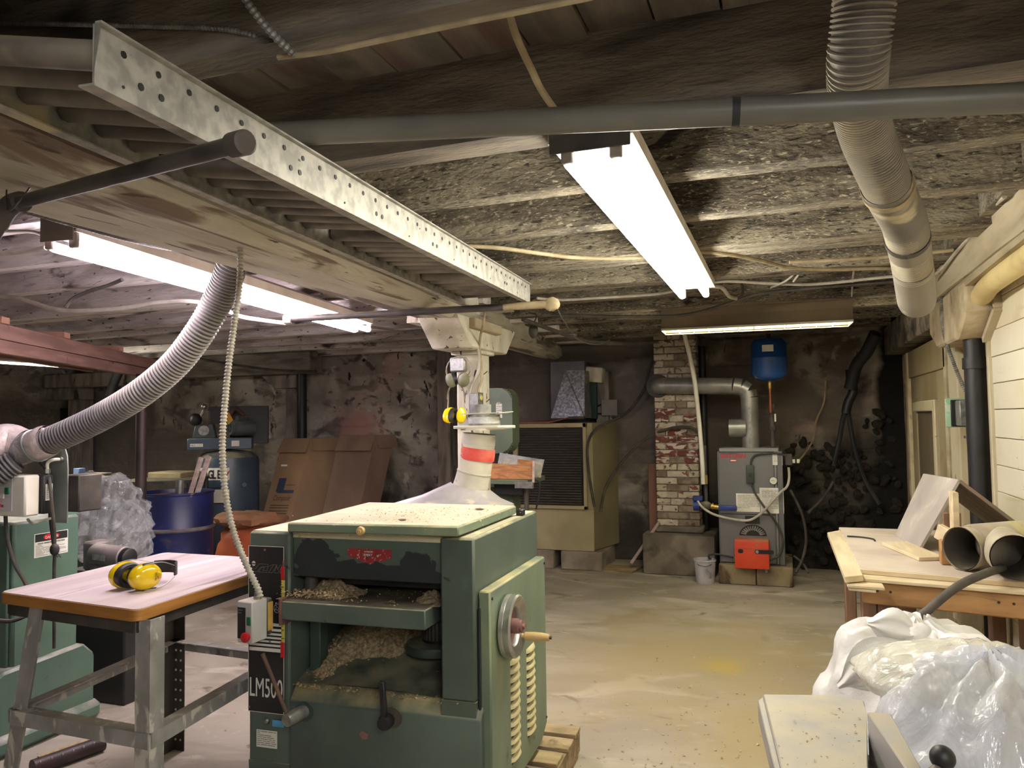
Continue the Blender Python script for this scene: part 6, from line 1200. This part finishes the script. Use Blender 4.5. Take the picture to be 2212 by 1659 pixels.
# bucket, stick, loose wall hoses
bk = thing('bucket', 'small dirty white bucket on the floor beside the boiler', 'bucket', (-.74, 7.2, 0))
link('bucket_body', MB().lathe([(.078, .0), (.082, .01), (.094, .195), (.101, .20), (.101, .212), (.093, .214), (.078, .02), (0, .018)], 30, Matrix.Translation((-.74, 7.18, 0))), mat('bucket_white', (190, 188, 190), (160, 158, 162), 8, rough=.6, spots=(((112, 108, 104), 8, .58, .68), ((140, 130, 160), 6, .64, .7))), bk)
link('bail_handle', MB().tube(smoothpath([(-.83, 7.17, .20), (-.78, 7.09, .17), (-.70, 7.08, .17), (-.65, 7.17, .20)], 6), .003, 6), MATS['wire'], bk)
solo('broom_stick', MB().cyl(ay(1364, 1216, 7.55), ay(1424, 1128, 7.5), .016, n=10), MATS['strip_wood'], 'pale stick leaning against the chimney footing', 'stick')
a, b = ay(1402, 1130, 7.55), ay(1420, 1020, 7.6); solo('wood_plank', MB().box((a.x - .01, 7.62, 0), (a.x + .075, 7.66, 1.05), .004), mat('plank_brown', (120, 86, 72), (96, 68, 58), 4, (1, 1, .3), rough=.8), 'narrow brown plank standing left of the chimney', 'plank')
solo('dark_pipe', MB().cyl((-.775, 7.75, .4), (-.775, 7.75, 2.2), .035, n=12), MATS['black'], 'black standpipe along the right edge of the chimney', 'pipe')
cable('wall_hose', [ay(1892, 720, 7.5), ay(1872, 760, 7.6), ay(1850, 790, 7.7), ay(1836, 840, 7.75)], .055, 'black_rubber', 'fat black hose slanting down the back wall right of the boiler', 'hose', 12)
cable('wall_hose', [ay(1836, 800, 7.8), ay(1838, 820, 7.78), ay(1843, 845, 7.76), ay(1832, 870, 7.76), ay(1827, 893, 7.76)], .042, 'black', 'bent black pipe section in the middle of the back wall', 'hose', 10)
cable('wall_hose', [ay(1825, 890, 7.8), ay(1818, 920, 7.8), ay(1814, 945, 7.8), ay(1802, 1000, 7.8)], .022, 'black_rubber', 'left leg of the forked black pipe on the back wall', 'hose', 8)
cable('wall_hose', [ay(1833, 890, 7.8), ay(1838, 925, 7.8), ay(1848, 975, 7.8), ay(1870, 1040, 7.8), ay(1900, 1090, 7.75)], .020, 'black_rubber', 'right leg of the forked black pipe on the back wall', 'hose', 8)
cable('wall_cable', [ay(1800, 1040, 7.7), ay(1778, 1075, 7.7), ay(1745, 1108, 7.6)], .013, 'cable_dark', 'short grey cable on the dark wall right of the boiler')
cable('wall_cable', [ay(1320, 900, 7.9), ay(1355, 890, 7.95), ay(1392, 840, 7.95), ay(1405, 790, 7.9), ay(1440, 742, 7.7)], .014, 'cable_dark', 'dark cable arching from the furnace up the back wall')
cable('wall_cable', [ay(1297, 1105, 7.4), ay(1310, 1050, 7.4), ay(1350, 990, 7.6), ay(1400, 945, 7.6), ay(1450, 925, 7.5), ay(1490, 923, 7.48), ay(1508, 935, 7.5)], .014, 'cable_dark', 'dark cable rising from the furnace across the chimney')
cable('wall_cable', [ay(1284, 1095, 7.35), ay(1272, 1020, 7.38), ay(1270, 960, 7.38), ay(1290, 925, 7.4), ay(1340, 900, 7.6)], .014, 'cable_dark', 'dark cable lying on the right edge of the furnace grille')
# rubble in the dark corner of the back wall
rub = []
for k in range(5): rub.append(MB().ball((0, 0, 0), 1, 8, 5, (1, .7, .75), lambda d, k=k: 1 + .35 * noise.noise(d * 1.7 + Vector((k * 5, 0, 0)))))
r0 = [None] * 5
for i in range(150):
    x = R_.uniform(-.02, 1.0); top = 1.28 + .22 * noise.noise(Vector((x * 4, 2, 0))) + (.25 if x > .7 else 0); zz = R_.uniform(.03, top); s = R_.uniform(.025, .06)
    M = Matrix.LocRotScale(Vector((x, 8.06 + R_.uniform(-.03, .02), zz)), (Matrix.Rotation(R_.uniform(0, 6), 3, 'Y') @ Matrix.Rotation(R_.uniform(0, 6), 3, 'X')).to_quaternion(), Vector((s, s, s))); k = i % 5
    if r0[k] is None: o = r0[k] = link('stone', rub[k], MATS['stone_rubble'], wall_back, False); o.location, o.rotation_euler, o.scale = M.to_translation(), M.to_euler(), M.to_scale(); hang(o, wall_back)
    else: piece('stone', r0[k], M, wall_back)
# ---------------------------------------------------------------- furnace casing with grille
fu = thing('furnace', 'beige furnace casing with a dark louvred grille on concrete blocks', 'furnace', (-2.2, 7.7, 0))
FX0, FX1, FY = -2.64, -1.835, 7.45
mat('furn_beige', (176, 164, 130), (158, 146, 114), 2.2, rough=.6, spots=(((124, 106, 78), 2.0, .62, .76), ((132, 116, 84), 8, .68, .76))); mat('furn_side', (140, 130, 98), (126, 116, 88), 2, rough=.6); mat('grille_dark', (70, 64, 58), (56, 52, 48), 10, rough=.6, dust=((110, 100, 86), .6))
link('casing', MB().prism([(FX0, FY, .19), (FX1, FY, .19), (FX1 + .14, 8.0, .19), (FX0 + .14, 8.0, .19)], (0, 0, 1.27), .006), MATS['furn_side'], fu)
link('front_panel', MB().box((FX0, FY - .012, .185), (FX1 + .006, FY + .004, .60), .004), MATS['furn_beige'], fu); link('front_strip', MB().box((FX1 - .055, FY - .010, .60), (FX1 + .006, FY + .004, 1.46), .004), MATS['furn_beige'], fu)
gf = MB(); gx0, gx1, gz0, gz1 = FX0 - .02, FX1 - .05, .60, 1.46
for a, b in (((gx0, gz0), (gx0 + .05, gz1)), ((gx1 - .035, gz0), (gx1, gz1)), ((gx0, gz0), (gx1, gz0 + .035)), ((gx0, gz1 - .045), (gx1, gz1))): gf.box((a[0], FY - .045, a[1]), (b[0], FY, b[1]), .004)
fo = link('grille_frame', gf, MATS['furn_beige'], fu); link('grille_back', MB().box((gx0 + .04, FY - .014, gz0 + .02), (gx1 - .02, FY - .008, gz1 - .02)), MATS['black'], fo)
sl0 = None
for i in range(30):
    M = Matrix.Translation(((gx0 + gx1) / 2, FY - .024, gz0 + .052 + .0258 * i)) @ Matrix.Rotation(.5, 4, 'X')
    if sl0 is None: sl0 = link('louvre', MB().box((-.325, -.011, -.0025), (.325, .011, .0025)), MATS['grille_dark'], fo, False); sl0.location, sl0.rotation_euler = M.to_translation(), M.to_euler(); hang(sl0, fo)
    else: piece('louvre', sl0, M, fo)
for i, (p0, p1) in enumerate(((1163, 1196), (1212, 1301))):
    a, b = ay(p0 - (60 if i == 0 else 0), 1200, FY - .02), ay(p1, 1200, FY - .02); tag(link('concrete_block', MB().box((a.x, FY - .03, 0), (b.x, FY + .36, .183), .008), MATS['block_concrete']), ('grey concrete block under the left side of the furnace', 'grey concrete block under the right side of the furnace')[i], 'concrete block', 'blocks carrying the furnace')
tag(link('concrete_block', MB().box((-2.2, 7.8, 0), (-1.75, 8.02, .183), .008), MATS['block_concrete']), 'concrete block in the shadow under the back of the furnace', 'concrete block')
pn = thing('sheet_duct', 'shiny triangular galvanized duct rising from the furnace top', 'duct', (-2.15, 7.75, 1.5))
mat('galv_spangle', (196, 196, 206), (140, 140, 152), 46, rough=.35, metal=.7, spots=(((214, 214, 224), 30, .55, .62),))
a, b, c = ay(1190, 903, 7.5), ay(1262, 903, 7.5), ay(1221, 800, 7.62); d = ay(1262, 800, 7.62); e1_ = ay(1215, 780, 7.75)
link('front_sheet', MB().prism([(a.x, 7.5, a.z), (b.x, 7.5, b.z), (d.x, 7.62, d.z), (c.x, 7.62, c.z)], (0, .004, 0)), MATS['galv_spangle'], pn, False)
link('seam', MB().bar((c.x, 7.608, c.z), (b.x, 7.49, b.z + .02), .006, .006), MATS['galv'], pn)
f0_, f1_ = ay(1188, 770, 7.8), ay(1262, 770, 7.8); link('duct_box', MB().prism([(f0_.x, 7.8, 1.46), (f1_.x, 7.8, 1.46), (f1_.x, 7.8, 2.11), (f0_.x, 7.8, 2.11)], (0, .2, 0), .004), mat('duct_dull', (120, 116, 116), (104, 100, 100), 5, rough=.5, metal=.2), pn); link('side_sheet', MB().prism([(b.x, 7.5, b.z), (d.x, 7.62, d.z), (d.x, 7.8, d.z), (b.x, 7.8, b.z)], (.004, 0, 0)), MATS['galv'], pn, False)
cs = thing('cardboard_sheet', 'bent brown cardboard sheet lying on top of the furnace', 'cardboard', (-2.4, 7.5, 1.48)); a, b = ay(1150, 912, 7.45), ay(1228, 903, 7.45)
link('sheet', MB().prism([(FX0 - .1, 7.38, 1.463), (-2.25, 7.36, 1.463), (-2.10, 7.5, 1.505), (-2.12, 7.75, 1.50), (FX0, 7.7, 1.463)], (0, 0, .012)), mat('card_red', (150, 92, 66), (120, 74, 56), 4, rough=.8), cs, False); link('sheet_fold', MB().prism([(FX0 - .1, 7.38, 1.478), (FX0 - .18, 7.4, 1.36), (FX0 - .18, 7.6, 1.36), (FX0 - .1, 7.7, 1.478)], (.008, 0, .004)), MATS['card_red'], cs, False)
solo('lever_block', MB().box(ay(1226, 906, 7.4), ay(1262, 899, 7.4) + Vector((0, .05, 0)), .01), MATS['steel_dark'], 'small dark metal bracket beside the sheet duct', 'bracket')
a, b = ay(1262, 905, 7.85), ay(1288, 826, 7.85); solo('panel', MB().box((a.x, 7.85, a.z), (b.x, 7.9, b.z), .004), mat('teal_dark', (40, 62, 66), (32, 50, 54), 5, rough=.5), 'dark teal panel behind the sheet duct', 'panel')
a, b = ay(1264, 826, 7.8), ay(1300, 792, 7.8); solo('bracket_block', MB().box((a.x, 7.8, a.z), (b.x, 7.95, b.z), .01, Matrix.Rotation(.12, 3, 'Y')), MATS['post_paint'], 'pale speckled wooden block near the top of the back wall', 'block')
jb_ = thing('junction_box', 'flat grey junction box on the wall right of the furnace', 'box', ay(1316, 880, 7.9)); a, b = ay(1299, 898, 7.9), ay(1333, 863, 7.9); link('box_body', MB().box((a.x, 7.9, a.z), (b.x, 8.0, b.z), .004), mat('box_grey', (120, 112, 106), (104, 98, 92), 6, rough=.6), jb_); link('conduit', MB().tube(smoothpath([(a.x + .1, 7.92, a.z), (a.x + .10, 7.9, a.z - .15), (a.x + .09, 7.92, a.z - .6), (a.x + .09, 7.92, a.z - 1.0)], 5), .012, 8), MATS['galv'], jb_); link('side_loop', MB().tube(smoothpath([(a.x, 7.92, a.z + .12), (a.x - .06, 7.92, a.z + .09), (a.x - .06, 7.92, a.z + .03), (a.x, 7.92, a.z + .02)], 5), .009, 8), MATS['black'], jb_)
solo('floor_plate', MB().prism([(-1.75, 7.42, 0), (-1.45, 7.40, 0), (-1.40, 7.7, 0), (-1.8, 7.75, 0)], (0, 0, .02)), MATS['pallet_wood'], 'flat worn board on the floor between the furnace and the chimney', 'board')
# ---------------------------------------------------------------- green bandsaw behind the post
bs = thing('bandsaw', 'green bandsaw half hidden behind the middle post', 'bandsaw', (-2.1, 5.6, 0)); by = 5.55
mat('saw_green', (92, 104, 84), (78, 90, 74), 3, rough=.4, dust=((160, 150, 120), .7), spots=(((120, 124, 96), 3, .62, .74),))
r1, r2 = ay(1106, 850, by), ay(1100, 985, by)
def rr(x0, x1, z0, z1, r, n=6):
    out = []
    for cx_, cz_, a0 in ((x1 - r, z1 - r, 0), (x0 + r, z1 - r, PI / 2), (x0 + r * .3, z0 + r * .3, PI), (x1 - r, z0 + r, 1.5 * PI)):
        q_ = r if a0 != PI else r * .3
        out += [(cx_ + q_ * math.cos(a0 + PI / 2 * k / n), by, cz_ + q_ * math.sin(a0 + PI / 2 * k / n)) for k in range(n + 1)]
    return out
link('upper_wheel_cover', MB().prism(rr(r1.x - .42, r1.x, r2.z + .02, ay(1085, 838, by).z, .085), (0, .16, 0), .015), MATS['saw_green'], bs)
link('column', MB().box((r1.x - .40, by + .05, .0), (r1.x - .27, by + .2, 1.5), .01), MATS['saw_green'], bs)
lbq = link('label', MB().box((ay(1072, 905, by).x, by - .003, ay(1072, 903, by).z), (ay(1085, 905, by).x, by - .001, ay(1085, 872, by).z)), MATS['paper'], bs, False); q = ay(1073, 874, by); label_lines(lbq, (q.x, by - .0035, q.z), (1, 0, 0), (0, 0, 1), .042, 7, MATS['ink_grey'], .004, .0145, 2); q = ay(1073, 868, by); text('JET', (q.x, by - .003, q.z - .02), (1, 0, 0), (0, 0, 1), .024, MATS['paper'], bs)
link('blade_guide', MB().box((r1.x - .14, by + .03, 1.22), (r1.x - .10, by + .09, 1.32), .006), MATS['steel_dark'], bs); link('guide_rod', MB().cyl((r1.x - .07, by + .06, 1.06), (r1.x - .07, by + .06, 1.3), .010, n=8), MATS['steel'], bs); link('blade', MB().box((r1.x - .125, by + .055, 1.02), (r1.x - .11, by + .057, 1.3)), MATS['steel'], bs)
tl, tr_ = ay(1000, 1038, 5.38), ay(1141, 1038, 5.38); tzb = 1.055
link('saw_table', MB().box((tr_.x - .48, 5.36, tzb - .035), (tr_.x, 5.80, tzb), .004), MATS['saw_green'], bs); link('table_rail', MB().box((tr_.x - .09, 5.33, tzb - .06), (tr_.x + .05, 5.36, tzb - .012), .003), MATS['galv'], bs)
l0, l1 = ay(1055, 1052, by), ay(1108, 1070, by); link('lower_wheel_cover', MB().prism(rr(l1.x - .42, l1.x, .50, .965, .08), (0, .18, 0), .015), MATS['saw_green'], bs); link('stand', MB().box((l1.x - .45, by - .02, 0), (l1.x + .02, by + .3, .50), .01), MATS['saw_green'], bs)
link('trunnion', MB().box((tr_.x - .30, 5.45, .93), (tr_.x - .06, 5.65, 1.02), .01), MATS['black'], bs); link('fence_post', MB().cyl((tr_.x - .03, 5.42, .55), (tr_.x - .03, 5.42, 1.02), .018, n=10), MATS['steel_dark'], bs)
cable('saw_cord', [ay(1150, 1035, 5.4), ay(1165, 1042, 5.4), ay(1164, 1070, 5.4), ay(1158, 1100, 5.42)], .007, 'black_rubber', 'thin black cord hanging from the bandsaw table', 'cord')
# tray with a manual in a plastic sleeve on the saw table
ty = thing('wooden_tray', 'plywood board with a yellow manual in a plastic sleeve on the bandsaw table', 'tray', (-1.9, 5.4, 1.06)); 
a, b = ay(1066, 1028, 5.37), ay(1151, 1030, 5.37)
link('board', MB().prism([(a.x - .1, 5.37, tzb + .005), (b.x, 5.37, tzb + .005), (b.x, 5.37, ay(1151, 995, 5.37).z), (ay(1118, 992, 5.37).x, 5.37, ay(1118, 992, 5.37).z), (ay(1118, 1003, 5.37).x, 5.37, ay(1118, 1004, 5.37).z), (a.x - .1, 5.37, ay(1066, 1000, 5.37).z)], (0, .015, 0)), mat('plywood', (184, 128, 80), (150, 100, 60), 5, (1, 1, 4), (.4, .6), rough=.6, dist=2.5, spots=(((206, 160, 120), 2, .6, .7),)), ty, False)
link('yellow_manual', MB().prism([ay(1084, 1010, 5.41), ay(1167, 1030, 5.41), ay(1172, 999, 5.41), ay(1090, 990, 5.41)], (0, .006, 0)), mat('manual_yellow', (226, 214, 40), (210, 196, 34), 6, rough=.4), ty, False)
film('sleeve', (206, 206, 206), .45, .1, .4, 10); link('plastic_sleeve', MB().prism([ay(1072, 1020, 5.40), ay(1168, 1032, 5.40), ay(1176, 993, 5.40), ay(1080, 978, 5.40)], (0, -.004, 0)), MATS['sleeve'], ty, False)
link('edge_strip', MB().bar(ay(1152, 1043, 5.36), ay(1153, 996, 5.36), .016, .012, (0, 1, 0)), MATS['strip_wood'], ty)
# ---------------------------------------------------------------- workbench along the right wall
mat('ply_top', (206, 194, 178), (184, 170, 156), 2.6, (1, 1, 1), rough=.6, bump=.04, spots=(((214, 200, 166), 3, .55, .7), ((150, 138, 128), 4, .66, .76)))
mat('pine', (214, 198, 164), (190, 172, 138), 3, (1, 7, 7), rough=.6, bump=.05); mat('pine_long', (218, 204, 170), (198, 181, 146), 3, (7, 1, 7), rough=.6, bump=.05)
mat('old_wood', (176, 134, 86), (146, 106, 66), 2.6, (1, 7, 7), rough=.6, bump=.1, spots=(((120, 84, 52), 4, .62, .72, (1, 6, 6)),)); mat('leg_wood', (132, 100, 78), (104, 78, 60), 3, (5, 5, 1), rough=.7, bump=.1)
wb = thing('workbench', 'heavy plywood-topped workbench along the right wall', 'workbench', (.6, 3.9, 0)); bz = .88
A, B, Cc, Dd = Vector((.258, 3.40, 0)), Vector((1.01, 3.24, 0)), Vector((1.01, 4.62, 0)), Vector((.252, 4.62, 0))
def slab(pts, z0, z1, bev=.002): return MB().prism([(p.x, p.y, z0) for p in pts], (0, 0, z1 - z0), bev)
link('bench_top', slab((A, B, Cc, Dd), bz - .020, bz), MATS['pine'], wb); o = Vector((.004, .004, 0))
link('top_sheet', slab((A + Vector((.003, .003, 0)), B + Vector((0, .003, 0)), Cc, Dd + Vector((.003, -.003, 0))), bz, bz + .0012, 0), MATS['ply_top'], wb, False)
E0, E1 = Vector((.193, 3.19, 0)), Vector((.185, 4.45, 0))
link('under_board', slab((Vector((.20, 3.33, 0)), Vector((1.01, 3.18, 0)), Cc, Vector((.20, 4.5, 0))), bz - .034, bz - .0205), MATS['pine'], wb)
link('edge_board', slab((E0 + Vector((0, .06, 0)), Vector((.262, 3.30, 0)), Vector((.256, 4.56, 0)), E1), bz - .030, bz - .006), MATS['pine_long'], wb)
link('ply_layer', slab((Vector((.20, 3.245, 0)), Vector((.33, 3.225, 0)), Vector((.33, 3.42, 0)), Vector((.20, 3.42, 0))), bz - .046, bz - .0345), MATS['pine'], wb); link('ply_layer', slab((Vector((.205, 3.25, 0)), Vector((.30, 3.23, 0)), Vector((.30, 3.42, 0)), Vector((.205, 3.42, 0))), bz - .058, bz - .0465), MATS['pine'], wb)
link('apron', MB().bar((.262, 3.365, .80), (1.01, 3.205, .80), .038, .088, bev=.006), MATS['old_wood'], wb)
for f in (.03, .075, .135, .60, .66): p = Vector((.262, 3.365, .81)).lerp(Vector((1.01, 3.205, .81)), f); link('nail_hole', MB().cyl(p + Vector((-.004, -.0185, 0)), p + Vector((-.004, -.0205, 0)), .005, n=8), MATS['black'], wb)
link('leg', MB().box((.262, 3.40, 0), (.315, 3.49, .84), .004), MATS['leg_wood'], wb); link('leg', MB().box((.262, 4.42, 0), (.315, 4.52, .84), .004), MATS['leg_wood'], wb); link('leg', MB().box((.80, 3.30, 0), (.93, 3.40, .80), .004), MATS['leg_wood'], wb); link('leg', MB().box((.93, 4.42, 0), (.99, 4.52, .84), .004), MATS['leg_wood'], wb)
link('side_board', MB().box((.318, 3.42, .30), (.46, 3.445, .80), .004), MATS['leg_wood'], wb); link('side_rail', MB().bar((.285, 3.42, .80), (.285, 4.5, .80), .04, .09, bev=.004), MATS['old_wood'], wb)
solo('wooden_post', MB().box((.71, 3.95, 0), (.80, 4.05, .84), .01), MATS['post_paint'], 'flaking white painted wood stub under the workbench', 'post')
dz_ = bz + .0022
# boards leaning together like a tent
t1, t2 = ay(2070, 1036, 3.92), ay(1994.5, 1023, 4.40); b1, b2 = az(1983, 1189, dz_ + .002), az(1933, 1155, dz_ + .002)
n_ = (t1 - b1).cross(b2 - b1).normalized(); n_ = n_ if n_.x < 0 else -n_
mat('board_grey', (176, 168, 160), (156, 148, 142), 4, (1, 1, 1), rough=.6, bump=.05, spots=(((206, 198, 184), 3, .58, .72), ((206, 192, 160), 2, .66, .74)))
solo('tilted_board', MB().loft([[b1, b2, b2 - n_ * .012, b1 - n_ * .012], [t1, t2, t2 - n_ * .012, t1 - n_ * .012]]), MATS['board_grey'], 'grey board tilted up like a roof on the workbench', 'board', smooth=False)
r1_, r2_ = ay(2240, 1160, 3.94), None; r2_ = r1_ + (t2 - t1); n2 = Vector((-(r1_ - t1).z, 0, (r1_ - t1).x)).normalized(); n2 = n2 if n2.z > 0 else -n2
o1, o2 = t1 + Vector((.010, 0, .0)), t2 + Vector((.010, 0, 0))
solo('tilted_board', MB().loft([[o1, o2, o2 - n2 * .014, o1 - n2 * .014], [r1_, r2_, r2_ - n2 * .014, r1_ - n2 * .014]]), mat('board_brown', (132, 116, 98), (104, 92, 78), 4, (1, 5, 1), rough=.7), 'long dark brown board leaning from the grey tilted board to the wall', 'board', smooth=False)
def onb(px, py, zz=dz_): return az(px, py, zz)
q = [onb(1905, 1178), onb(1985, 1212), onb(2040, 1211), onb(1960, 1176)]; solo('offcut_board', MB().prism(q, (0, 0, .016), .002), MATS['pine_long'], 'flat pale pine offcut lying on the workbench', 'board')
p0 = onb(2052, 1221); solo('offcut_block', MB().box((p0.x - .03, p0.y, dz_), (p0.x + .018, p0.y + .05, dz_ + .10), .003), MATS['old_wood'], 'upright brown wood block beside the duct tee', 'block')
q0, q1 = p0 + Vector((-.055, .02, .085)), p0 + Vector((.035, -.015, .105)); solo('offcut_block', MB().bar(ay(2026, 1146, p0.y + .06), ay(2068, 1170, p0.y - .0), .028, .062, bev=.002), MATS['pine'], 'pale pine block balanced on the upright brown block', 'block')
p2 = ay(2064, 1215, 3.72); solo('offcut_board', MB().box((p2.x - .002, 3.72, dz_), (p2.x + .022, 3.80, ay(2070, 1064, 3.72).z), .002), MATS['pine'], 'upright pale strip standing under the tilted boards', 'board')
p3 = ay(2048, 1100, 3.86); solo('offcut_board', MB().box((p3.x - .02, 3.86, dz_), (p3.x + .05, 3.88, 1.06), .002), MATS['leg_wood'], 'dark board standing in the shadow under the tilted boards', 'board')
# duct tee
te = thing('duct_tee', 'dusty metal duct tee with two open mouths on the workbench', 'duct', (.75, 3.5, .98))
mat('tee_metal', (190, 180, 162), (160, 151, 135), 5, rough=.5, metal=.2, bump=.05, spots=(((196, 194, 140), 3.5, .60, .68), ((120, 112, 100), 6, .62, .7)))
r = .083; c0, c1 = ay(2076, 1173, 3.45), ay(2262, 1150, 3.75); u = (c1 - c0).normalized(); c0.z = c1.z = dz_ + r + .004
def mouth(nm, a, b, r): link(nm, MB().tube([a, b], r, 32, False), MATS['tee_metal'], te); link(nm + '_inside', MB().tube([a, b], r - .003, 32, False), MATS['steel_dark'], te); t = (b - a).normalized(); link('rim', MB().tube([a - t * .002, a + t * .008], [r + .002, r + .002], 32, False), MATS['tee_metal'], te)
mouth('main_pipe', c0, c1, r); bc = c0.lerp(c1, .42); bd = Vector((.10, -1, -.02)).normalized(); b_end = ay(2193, 1195, 3.27); b_end.z = dz_ + r + .006
mouth('branch', b_end, bc, r * .98); link('saddle', MB().tube([c0.lerp(c1, .10), c0.lerp(c1, .16), c0.lerp(c1, .74), c0.lerp(c1, .8)], [r + .001, r + .008, r + .008, r + .001], 32, False), MATS['tee_metal'], te)
solo('bench_hose', MB().tube(smoothpath([ay(2165, 1227, 3.35), ay(2130, 1238, 3.22), ay(2080, 1260, 3.16), ay(2040, 1288, 3.14), ay(2005, 1318, 3.13), ay(1975, 1340, 3.12)], 8), .0155, 12), MATS['cable_dark'], 'thick dark hose hanging over the front edge of the workbench', 'hose')
cable('hex_key', [onb(1830, 1158, dz_ + .004), onb(1860, 1160, dz_ + .004), onb(1885, 1164, dz_ + .004), onb(1890, 1168, dz_ + .004)], .004, 'black', 'thin bent black rod lying on the workbench', 'rod', 6)
# ---------------------------------------------------------------- plastic bags in front of the bench
mat('bag_white', (236, 235, 232), (226, 224, 221), 5, rough=.28, bump=.35, bscale=16, bdist=.02, spots=(((206, 186, 150), 3, .70, .8),), detail=4)
mat('bag_inner', (226, 226, 228), (212, 213, 218), 4, rough=.4)
film('bag_clear', (242, 244, 250), .55, .08, 1.0, 8, (1, 1, .5)); film('bag_clear_2', (238, 236, 222), .75, .1, .8, 8)
def ridge(d, s, f): return 1 - abs(noise.noise(d * f + Vector((s, s * 2, 0)))) * 2
def bagfn(s, a=.10, b=.06):
    def f(d):
        w = math.atan2(d.y, d.x); t = max(0, d.z)
        return 1 + a * noise.fractal(d * 1.6 + Vector((s, 0, 0)), 1, 2, 3) + b * ridge(d, s, 3.2) * .5 + .05 * t * math.sin(w * 11 + 4 * noise.noise(d * 2 + Vector((0, s, 0)))) + .018 * ridge(d, s + 3, 9)
    return f
def bag(label, c, r, sc, m_, s, fn=None, extra=None):
    t = thing('plastic_bag', label, 'bag', (c[0], c[1], 0)); link('sack', MB().ball(c, r, 84, 56, sc, fn or bagfn(s)), MATS[m_], t, angle=80); return t
bA = bag('full white plastic bag with a knotted top in front of the workbench', (.40, 2.84, .40), .42, (.84, .62, 1.0), 'bag_white', 2)
kx = ay(1985, 1375, 2.62)
link('knot', MB().ball(kx, .038, 18, 12, (1.1, .8, .9), lambda d: 1 + .25 * ridge(d, 3, 2.5)), MATS['bag_white'], bA)
def ear(a, b, w, s):
    a, b = Vector(a), Vector(b); d = (b - a); x = d.cross(Vector((.2, -1, .2))).normalized()
    link('bag_ear', MB().grid(lambda u, v: a + d * u + x * w * (v - .5) * math.sin(PI * min(.97, .10 + u * .92)) * 1.6 + Vector((0, -.02, 0)) * math.sin(v * PI * 5 + s) * .35 + Vector((0, -.025, 0)) * math.sin(PI * v), 10, 20), MATS['bag_white'], bA, angle=80)
ear(kx + Vector((-.01, 0, .01)), ay(1872, 1343, 2.62), .075, 1); ear(kx + Vector((.01, 0, .0)), ay(2030, 1388, 2.58), .05, 2); ear(kx, ay(1975, 1330, 2.7), .05, 3); ear(ay(1960, 1400, 2.6), ay(1810, 1480, 2.55), .10, 4)
bB = bag('white plastic bag slumped against the right wall behind the clear bag', (.85, 2.78, .38), .40, (.42, .7, .98), 'bag_white', 7)
bC = bag('big clear plastic bag full of white scrap in the right foreground', (.455, 2.22, .44), .45, (.74, .62, .98), 'bag_clear', 11, bagfn(11, .09, .07))
link('contents', MB().ball((.46, 2.24, .42), .40, 40, 28, (.80, .60, .95), bagfn(12, .12, .06)), MATS['bag_inner'], bC)
link('folded_mouth', MB().ball((.44, 2.36, .79), .24, 44, 20, (1.15, .8, .36), bagfn(15, .12, .12)), MATS['bag_clear_2'], bC, angle=80)
bD = bag('small white plastic bag at the lower right edge beside the clear bag', (.86, 2.22, .40), .40, (.38, .6, .98), 'bag_white', 21)
# ---------------------------------------------------------------- grey machine in the right foreground
gy = thing('grey_machine', 'grey painted machine table with a black ball lever in the right foreground', 'machine', (.1, 1.7, 0)); gz = .80
mat('mach_grey', (176, 174, 170), (160, 158, 154), 3, rough=.45, bump=.02, dust=((196, 184, 152), .7), spots=(((206, 198, 176), 22, .70, .74),))
P4 = [az(1648, 1499, gz), az(1806, 1501, gz), az(1866, 1513, gz), az(1872, 1540, gz), az(1877, 1760, gz), az(1712, 1760, gz)]
link('table_leaf', MB().prism(P4, (0, 0, -.045), .003), MATS['mach_grey'], gy)
P5 = [az(1637, 1513, gz - .012), az(1650, 1503, gz - .012), az(1714, 1760, gz - .012), az(1698, 1760, gz - .012)]; link('edge_rail', MB().prism(P5, (0, 0, -.05), .002), MATS['mach_grey'], gy)
R4 = [az(1873, 1537, gz + .004), az(1925, 1540, gz + .004), az(2030, 1760, gz + .004), az(1880, 1760, gz - .10)]
h_ = gz + .045
B0, B1_, B2_, B3_ = az(1873, 1537, h_), az(1924, 1540, h_), az(2030, 1730, h_), az(2004, 1730, h_)
link('raised_box', MB().prism([B0, B1_, B2_, B3_], (0, 0, -.30), .003), MATS['mach_grey'], gy)
link('stand', MB().box((-.03, 1.25, 0), (.22, 1.92, .74), .01), MATS['mach_grey'], gy)
k_ = az(2036, 1637, .90); link('ball_knob', MB().ball(k_, .021, 24, 16), MATS['black'], gy); s0 = k_ + Vector((-.03, -.035, -.045)); link('lever', MB().tube([k_ + Vector((-.005, -.006, -.012)), k_ + Vector((-.016, -.018, -.022)), s0, s0 + Vector((-.05, -.05, -.06))], [.008, .013, .015, .015], 16), MATS['steel_dark'], gy)
mb = MB(); curls(mb, 60, lambda: (az(R_.uniform(1680, 1860), R_.uniform(1530, 1655), gz + .0005), 0), (.002, .006)); solo('wood_shavings', mb, MATS['shaving'], 'few wood chips scattered on the grey machine table', 'shavings', kind='stuff', smooth=False)
